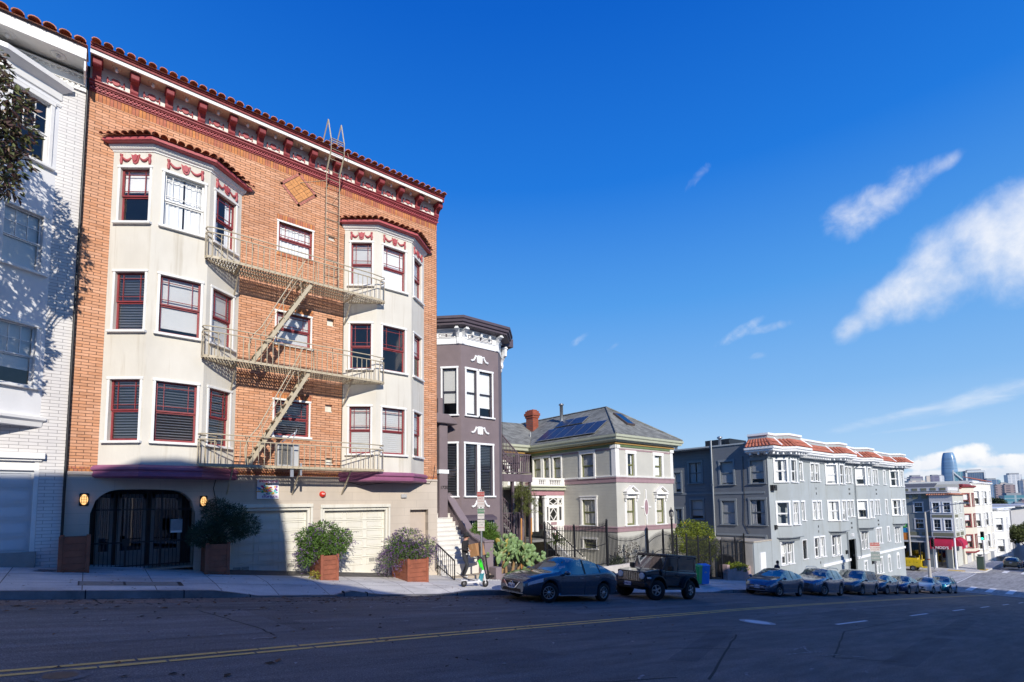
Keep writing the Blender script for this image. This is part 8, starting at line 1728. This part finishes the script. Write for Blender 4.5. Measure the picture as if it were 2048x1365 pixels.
# parking sign poles
def sign_pole(label, x, y, zt, boards, r=.035):
    T = thing('sign_pole', label, 'sign pole', (x, y, sz(x, y))); mb = MB(); mb.tube([(x, y, sz(x, y)-.1), (x, y, zt)], r, 8); mb.build('pole', MATS['pole_steel'], T)
    for (z0, z1, w, base, top, txts) in boards:
        a = V((.80, -.6, 0)) if True else 0; u = V((.72, -.69, 0)); n = V((-.69, -.72, 0)); o = V((x, y, 0))+n*(r+.01)
        mb = MB(); mb.hexa(o-u*w/2+V((0, 0, z0)), u*w, n*.006, (0, 0, z1-z0)); B_ = mb.build('sign_board', MATS[base], T)
        if top: mb = MB(); mb.hexa(o-u*w/2*.98+n*.007+V((0, 0, lerp(z0, z1, top[0]))), u*w*.98, n*.002, (0, 0, (z1-z0)*(top[1]-top[0]))); mb.build('sign_band', MATS[top[2]], B_)
        for (t, f, s, m) in txts: text_mesh('sign_lettering', t, MATS[m], B_, o+n*.011+V((0, 0, lerp(z0, z1, f))), u, (0, 0, 1), s, .001)
    return T
sign_pole('steel sign pole with a red tow away sign over green parking signs on the pavement', 12.05, 16.45, .58, [(-.12, .5, .29, 'sign_white', (.68, .98, 'sign_red'), [('TOW AWAY', .83, .06, 'sign_white'), ('NO', .55, .12, 'sign_red'), ('STOPPING', .38, .058, 'sign_red'), ('7 TO 9 AM', .2, .05, 'sign_red')]), (-.58, -.16, .27, 'sign_white', (.5, .96, 'sign_green'), [('1 HOUR', .74, .09, 'sign_white'), ('PARKING', .3, .056, 'sign_green')]), (-1.05, -.62, .28, 'sign_white', None, [('8 AM TO', .78, .065, 'sign_green'), ('6 PM', .55, .065, 'sign_green'), ('MON-FRI', .3, .065, 'sign_red')])], .045)
sign_pole('steel sign pole with red and green parking signs before the grey building', 55.2, 15.1, -3.9, [(-4.75, -3.95, .85, 'sign_white', (.6, .98, 'sign_red'), [('TOW AWAY', .8, .2, 'sign_white'), ('NO STOPPING', .4, .15, 'sign_red'), ('4 TO 6 PM', .18, .15, 'sign_red')]), (-5.6, -4.8, .8, 'sign_grey_green', None, [('2 HOUR', .65, .2, 'sign_white'), ('PARKING', .3, .16, 'sign_white')])], .06)
# wheelie bins
def bin_(label, x, y, col, h=1.05, w=.62, rot=.3):
    z = sz(x, y); T = thing('wheelie_bin', label, 'bin', (x, y, z)); c, s = math.cos(rot), math.sin(rot); P = lambda a, b, zz: V((x+a*c-b*s, y+a*s+b*c, z+zz)); mt = plain('bin_'+col[0], col[1], .45, .06)
    mb = MB(); k = .8; b = [P(-w/2*k, -w/2*k, .06), P(w/2*k, -w/2*k, .06), P(w/2*k, w/2*k, .06), P(-w/2*k, w/2*k, .06)]; t = [P(-w/2, -w/2, h), P(w/2, -w/2, h), P(w/2, w/2*1.1, h), P(-w/2, w/2*1.1, h)]
    mb.mesh(b+t, [(3, 2, 1, 0), (0, 1, 5, 4), (1, 2, 6, 5), (2, 3, 7, 6), (3, 0, 4, 7)]); mb.build('tub', mt, T, bevel=.03, seg=2)
    mb = MB(); t2 = [P(a, b_, h+.01) for a, b_ in ((-w/2-.03, -w/2-.05), (w/2+.03, -w/2-.05), (w/2+.03, w/2+.1), (-w/2-.03, w/2+.1))]; mid = [P(-w/2-.02, .05, h+.11), P(w/2+.02, .05, h+.11)]; mb.mesh(t2+mid, [(0, 1, 5, 4), (2, 3, 4, 5), (0, 4, 3), (1, 2, 5), (3, 2, 1, 0)]); mb.build('lid', mt, T, bevel=.012)
    mb = MB(); mb.tube([P(-w/2+.05, w/2+.12, h-.05), P(w/2-.05, w/2+.12, h-.05)], .018, 6); mb.build('handle', mt, T)
    for a in (-w/2+.02, w/2-.02):
        mb = MB(); mb.lathe([(.02, -.03), (.1, -.03), (.1, .03), (.02, .03)], P(a, w/2*.85, .1), 14, axis='x' if abs(c) > .7 else 'y'); mb.build('wheel', MATS['rubber'], T)
    if col[0] == 'blue': mb = MB(); mb.face([P(-.1, -w/2*.93, .7), P(.1, -w/2*.93, .7), P(0, -w/2*.95, .86)]); mb.build('recycling_mark', MATS['sign_white'], T)
bin_('green wheelie bin half hidden behind the off roader', 26.9, 16.1, ('green', (.03, .4, .09)), rot=.2); bin_('bright blue wheelie bin with sloping lid next to the green bin', 27.75, 16.2, ('blue', (.05, .27, .75)), 1.1, .66, -.35)
# handrail by the steps
T = thing('handrail', 'black iron handrail standing between the sage planter and the white steps', 'handrail', (10.75, 17.2, sz(10.75, 17.2)))
mb = MB(); a = V((10.8, 17.75, -1.55)); b = V((10.95, 16.7, -2.15)); mb.bar(a, b, .035, .045); mb.bar(a-V((0, 0, .82)), b-V((0, 0, .72)), .025, .03)
for i in range(10): t = i/9; p = a.lerp(b, t); mb.bar(p, p-V((0, 0, lerp(.95, .72, t) if 0 < i < 9 else .98)), .016 if 0 < i < 9 else .035)
mb.build('railing', MATS['dark_iron'], T)
mb = MB(); mb.box(10.98, 17.2, -3.4, 13.2, 17.74, sz(12, 17.4)+.08); 
for i in range(15): mb.lathe([(.055, 0), (.05, .03), (0, .04)], (11.3+i*.13, 16.75, sz(11.3+i*.13, 16.75)), 8, m=1)
tag(mb.build('stair_landing', [plain('sandstone', (.42, .36, .28), .85, .1), MATS['cover_light']], loc=(12, 17.4, sz(12, 17.4))), 'tan stone landing at the foot of the white front steps', 'step')
mb = MB(); mb.tube([(10.98, 16.6, sz(11, 16.6)+.3), (11.1, 16.2, sz(11.1, 16.2)+.15), (11.4, 15.7, sz(11.4, 15.7)+.1)], .012, 5); tag(mb.build('cable', MATS['dark_iron'], loc=(11.1, 16.2, sz(11.1, 16.2))), 'thin dark cable hanging from the handrail towards the scooter', 'cable')
# street light, banner pole, signals and cabinet at the crossing
zc2 = rz(84)+.12; T = thing('street_light', 'tall pale street light with a long arm at the near crossing corner', 'street light', (83.4, 17.0, zc2)); zt = at(1852, 1024, X=83.4).z
mb = MB(); mb.tube([(83.4, 17.0, zc2), (83.4, 17.0, zt)], [.2, .11], 10); mb.build('pole', MATS['concrete_pole'], T); mb = MB(); mb.tube([(83.4, 17.0, zt-.1), (83.5, 15.5, zt+.75), (83.6, 13.3, zt+1.05)], [.07, .06, .05], 8); mb.build('arm', MATS['pole_steel'], T)
mb = MB(); mb.box(83.45, 12.6, zt+.98, 83.75, 13.5, zt+1.14); mb.build('lamp_head', MATS['pole_steel'], T, bevel=.05)
mb = MB(); mb.lathe([(.2, 0), (.21, .12), (.18, .14)], (83.4, 17, zc2+3.1), 10); mb.build('band', plain('rust', (.2, .07, .04), .8, .2), T)
T = thing('banner_pole', 'pale utility pole with a rainbow banner behind the yellow truck', 'pole', (102.3, 23.1, rz(102)+.13)); zt = at(1826, 1028, X=102.3).z; mb = MB(); mb.tube([(102.3, 23.1, rz(102)), (102.3, 23.1, zt)], [.17, .11], 8); mb.build('pole', MATS['concrete_pole'], T)
for k, (c, z0, z1) in enumerate((((.12, .5, .1), -4.6, -4.0), ((.02, .25, .5), -5.4, -4.7), ((.65, .2, .03), -6.6, -5.5))): mb = MB(); mb.box(102.28, 23.25, zt+2.4+z0, 102.32, 23.9, zt+2.4+z1); mb.build('flag_panel', plain('flag%d' % k, c, .7, .1), T)
def signal(label, x, y, zt, z0, lit):
    T = thing('traffic_signal', label, 'traffic light', (x, y, z0)); mb = MB(); mb.tube([(x, y, z0), (x, y, zt)], [.09, .06], 8); mb.build('pole', MATS['pole_steel'], T)
    mb = MB(); mb.box(x-.18, y-.2, zt-.1, x+.16, y+.2, zt+1.15); mb.build('signal_head', MATS['black_plastic'], T, bevel=.03)
    for k in range(3):
        z = zt+.1+k*.37; mb = MB(); mb.lathe([(.15, -.01), (.15, -.02), (0, -.03)], (x-.18, y, z), 12, axis='x'); mb.build('lens', emis('green_lamp', (.03, 1, .45), 3) if lit and k == 0 and 'green_lamp' not in MATS else MATS['green_lamp'] if lit and k == 0 else MATS['car_black'], T)
        mb = MB(); mb.lathe([(.17, 0), (.17, -.22)], (x-.18, y, z), 10, axis='x', cap=False); mb.build('visor', MATS['black_plastic'], T)
z0 = rz(104)+.13; signal('traffic signal showing green beside the green cabinet', 105.5, 14.75, at(1943, 1078, X=105.5).z, z0, True); signal('unlit traffic signal in front of the red awning', 102.3, 20.2, at(1869, 1093, X=102.3).z, z0, False)
T = thing('utility_cabinet', 'dark green utility cabinet on the far corner beside the traffic signal', 'cabinet', (106.4, 15.3, z0)); mb = MB(); mb.box(106, 14.95, z0-.05, 106.9, 15.75, z0+1.9); mb.build('case', plain('cabinet_green', (.05, .075, .055), .6, .1), T, bevel=.03); mb = MB(); mb.box(105.97, 15.0, z0+.1, 106.0, 15.7, z0+1.75); mb.box(105.96, 14.9, z0+1.9, 107, 15.8, z0+1.95); mb.build('door', plain('cabinet_door', (.06, .09, .065), .5, .1), T)
# ---------------------------------------------------------------- sun, sky, clouds, camera
SUN = V((-.32, -1, .5)).normalized()
ELEV = math.asin(SUN.z); AZ = math.atan2(SUN.x, SUN.y)
sd = bpy.data.lights.new('sun', 'SUN'); sd.energy = 3.5; sd.angle = R(.53); sd.color = (1, .93, .82)
so = bpy.data.objects.new('sun', sd); COL.objects.link(so); so.rotation_euler = (-SUN).to_track_quat('-Z', 'Y').to_euler(); so.location = (0, 0, 60)
w = bpy.data.worlds.new('World'); bpy.context.scene.world = w; w.use_nodes = True; nt = w.node_tree; nt.nodes.clear()
out = N(nt, 'OutputWorld'); bg = N(nt, 'Background'); nt.links.new(bg.outputs[0], out.inputs[0])
sky = N(nt, 'TexSky', sky_type='NISHITA', sun_disc=False); sky.sun_elevation = ELEV; sky.sun_rotation = AZ; sky.air_density = 1.0; sky.dust_density = .3; sky.ozone_density = 2.5; sky.altitude = 50
bg.inputs[1].default_value = .11
tc = N(nt, 'TexCoord'); D = tc.outputs['Generated']
def vdot(vec):
    n = N(nt, 'VectorMath', operation='DOT_PRODUCT'); nt.links.new(D, n.inputs[0]); n.inputs[1].default_value = tuple(vec); return n.outputs['Value']
def ma(op, a, b=None, c=None, clamp=False):
    n = N(nt, 'Math', operation=op); n.use_clamp = clamp
    for k, x in enumerate((a, b, c)):
        if x is None: continue
        if hasattr(x, 'links'): nt.links.new(x, n.inputs[k])
        else: n.inputs[k].default_value = x
    return n.outputs[0]
def field(blobs, k, amp, soft, seed, dist=.3, det=9, stretch=None):
    """a bank of cloud fixed in the sky: blobs = (pixel-free) direction centres with angular half sizes and tilt, broken up by noise"""
    best = None; vv = None
    for cx, cy, ra, rb, ang in blobs:
        c = ray(cx, cy).normalized(); e = V((c.y, -c.x, 0)).normalized(); n = e.cross(c).normalized()
        a = e*math.cos(R(ang))+n*math.sin(R(ang)); b = -e*math.sin(R(ang))+n*math.cos(R(ang)); q = 1/F_PX/1.05
        sc_ = (ray(cx, cy).length)**-1
        u = ma('DIVIDE', ma('SUBTRACT', vdot(a), c.dot(a)), ra*q*sc_); v = ma('DIVIDE', ma('SUBTRACT', vdot(b), c.dot(b)), rb*q*sc_)
        s = ma('SUBTRACT', 1, ma('ADD', ma('MULTIPLY', u, u), ma('MULTIPLY', v, v))); s = ma('ADD', ma('MULTIPLY', s, ma('GREATER_THAN', vdot(c), .3)), ma('MULTIPLY', ma('LESS_THAN', vdot(c), .3), -9.))
        if best is None: best = s; vv = v
        else: best = ma('SMOOTH_MAX', best, s, .35)
    mp = N(nt, 'Mapping'); nt.links.new(D, mp.inputs[0]); mp.inputs['Location'].default_value = (seed*3.1, seed*1.7, 0); mp.inputs['Scale'].default_value = stretch or (1, 1, 1)
    f = noisef(nt, mp.outputs[0], k, det, .58, dist)
    s = ma('ADD', ma('MAXIMUM', best, -2.), ma('MULTIPLY', ma('SUBTRACT', f, .5), amp))
    den = ma('DIVIDE', s, soft, clamp=True); den = ma('MULTIPLY', ma('MULTIPLY', den, den), ma('SUBTRACT', 3, ma('MULTIPLY', den, 2)))
    return den, vv, f
CL = [(*field([(2045, 455, 150, 128, 0), (1955, 503, 128, 110, 0), (1882, 545, 98, 84, 30), (1812, 588, 76, 60, 30), (1748, 618, 62, 46, 40), (1708, 648, 50, 32, 50), (2075, 490, 150, 125, 0), (1985, 470, 110, 90, 0)], 13, 2.4, 1.9, 1, .15, 12), 1.0),
      (*field([(1705, 432, 60, 50, 20), (1748, 405, 68, 50, 20), (1800, 378, 64, 42, 28), (1845, 350, 54, 30, 28), (1888, 330, 42, 20, 20)], 20, 2.6, 2.2, 2, .3, 12), .88),
      (*field([(1475, 668, 60, 14, 25), (1540, 655, 50, 11, 5), (1515, 712, 26, 9, 0)], 30, 3.0, 2.2, 3, .5), .5),
      (*field([(1155, 682, 34, 8, 30), (1222, 697, 24, 6, 30), (1395, 355, 36, 12, 40)], 40, 3.0, 2.4, 4, .5), .3),
      (*field([(1960, 795, 160, 26, 12), (1800, 832, 170, 14, 9), (1860, 853, 90, 6, 4)], 16, 2.4, 2.6, 5, .4, 8, (1, 1, 3)), .72),
      (*field([(1940, 910, 46, 24, 0), (1885, 918, 50, 16, 0), (2010, 922, 80, 16, 0), (1850, 930, 40, 14, 0), (1990, 945, 200, 16, 0)], 34, 2.2, .8, 6, .2), .95),
      (*field([(1950, 965, 260, 26, 0)], 18, 2.2, 2.0, 7, .3, 8, (1, 1, 4)), .55)]
sz_ = N(nt, 'SeparateXYZ'); nt.links.new(D, sz_.inputs[0])
K_ = .76/.11
blue = ramp(nt, sz_.outputs[2], [(z, tuple(x*K_/10 for x in c)) for z, c in ((-.02, (.52, .66, .82)), (.04, (.46, .64, .84)), (.1, (.35, .57, .85)), (.19, (.21, .455, .82)), (.36, (.08, .32, .78)), (.54, (.012, .18, .69)), (.72, (.002, .11, .56)), (1., (.001, .06, .4)))])
b10 = mixc(nt, 1, blue, (10, 10, 10), 'MULTIPLY')
col = mixc(nt, .97, sky.outputs[0], b10)
for d, v, f, dens in CL:
    shade = ramp(nt, ma('ADD', ma('MULTIPLY', v, .22), f), [(.05, (4.6, 5.0, 5.8)), (.55, (6.5, 6.5, 6.55))])
    col = mixc(nt, ma('MULTIPLY', d, dens), col, shade)
nt.links.new(col, bg.inputs[0])
cam = bpy.data.cameras.new('camera'); co = bpy.data.objects.new('camera', cam); COL.objects.link(co)
cam.sensor_width = 36; cam.sensor_fit = 'HORIZONTAL'; cam.lens = F_PX/2048*36; cam.shift_x = 0; cam.shift_y = (CY-682.5)/2048; cam.clip_start = .05; cam.clip_end = 20000
co.matrix_world = Matrix((CR, -CD, -CF)).transposed().to_4x4()
sc = bpy.context.scene; sc.camera = co
sc.view_settings.view_transform = 'Standard'; sc.view_settings.look = 'None'; sc.view_settings.exposure = .5; sc.view_settings.gamma = 1; sc.view_settings.use_curve_mapping = False
sc.cycles.max_bounces = 8; sc.cycles.transparent_max_bounces = 16; sc.cycles.use_denoising = True
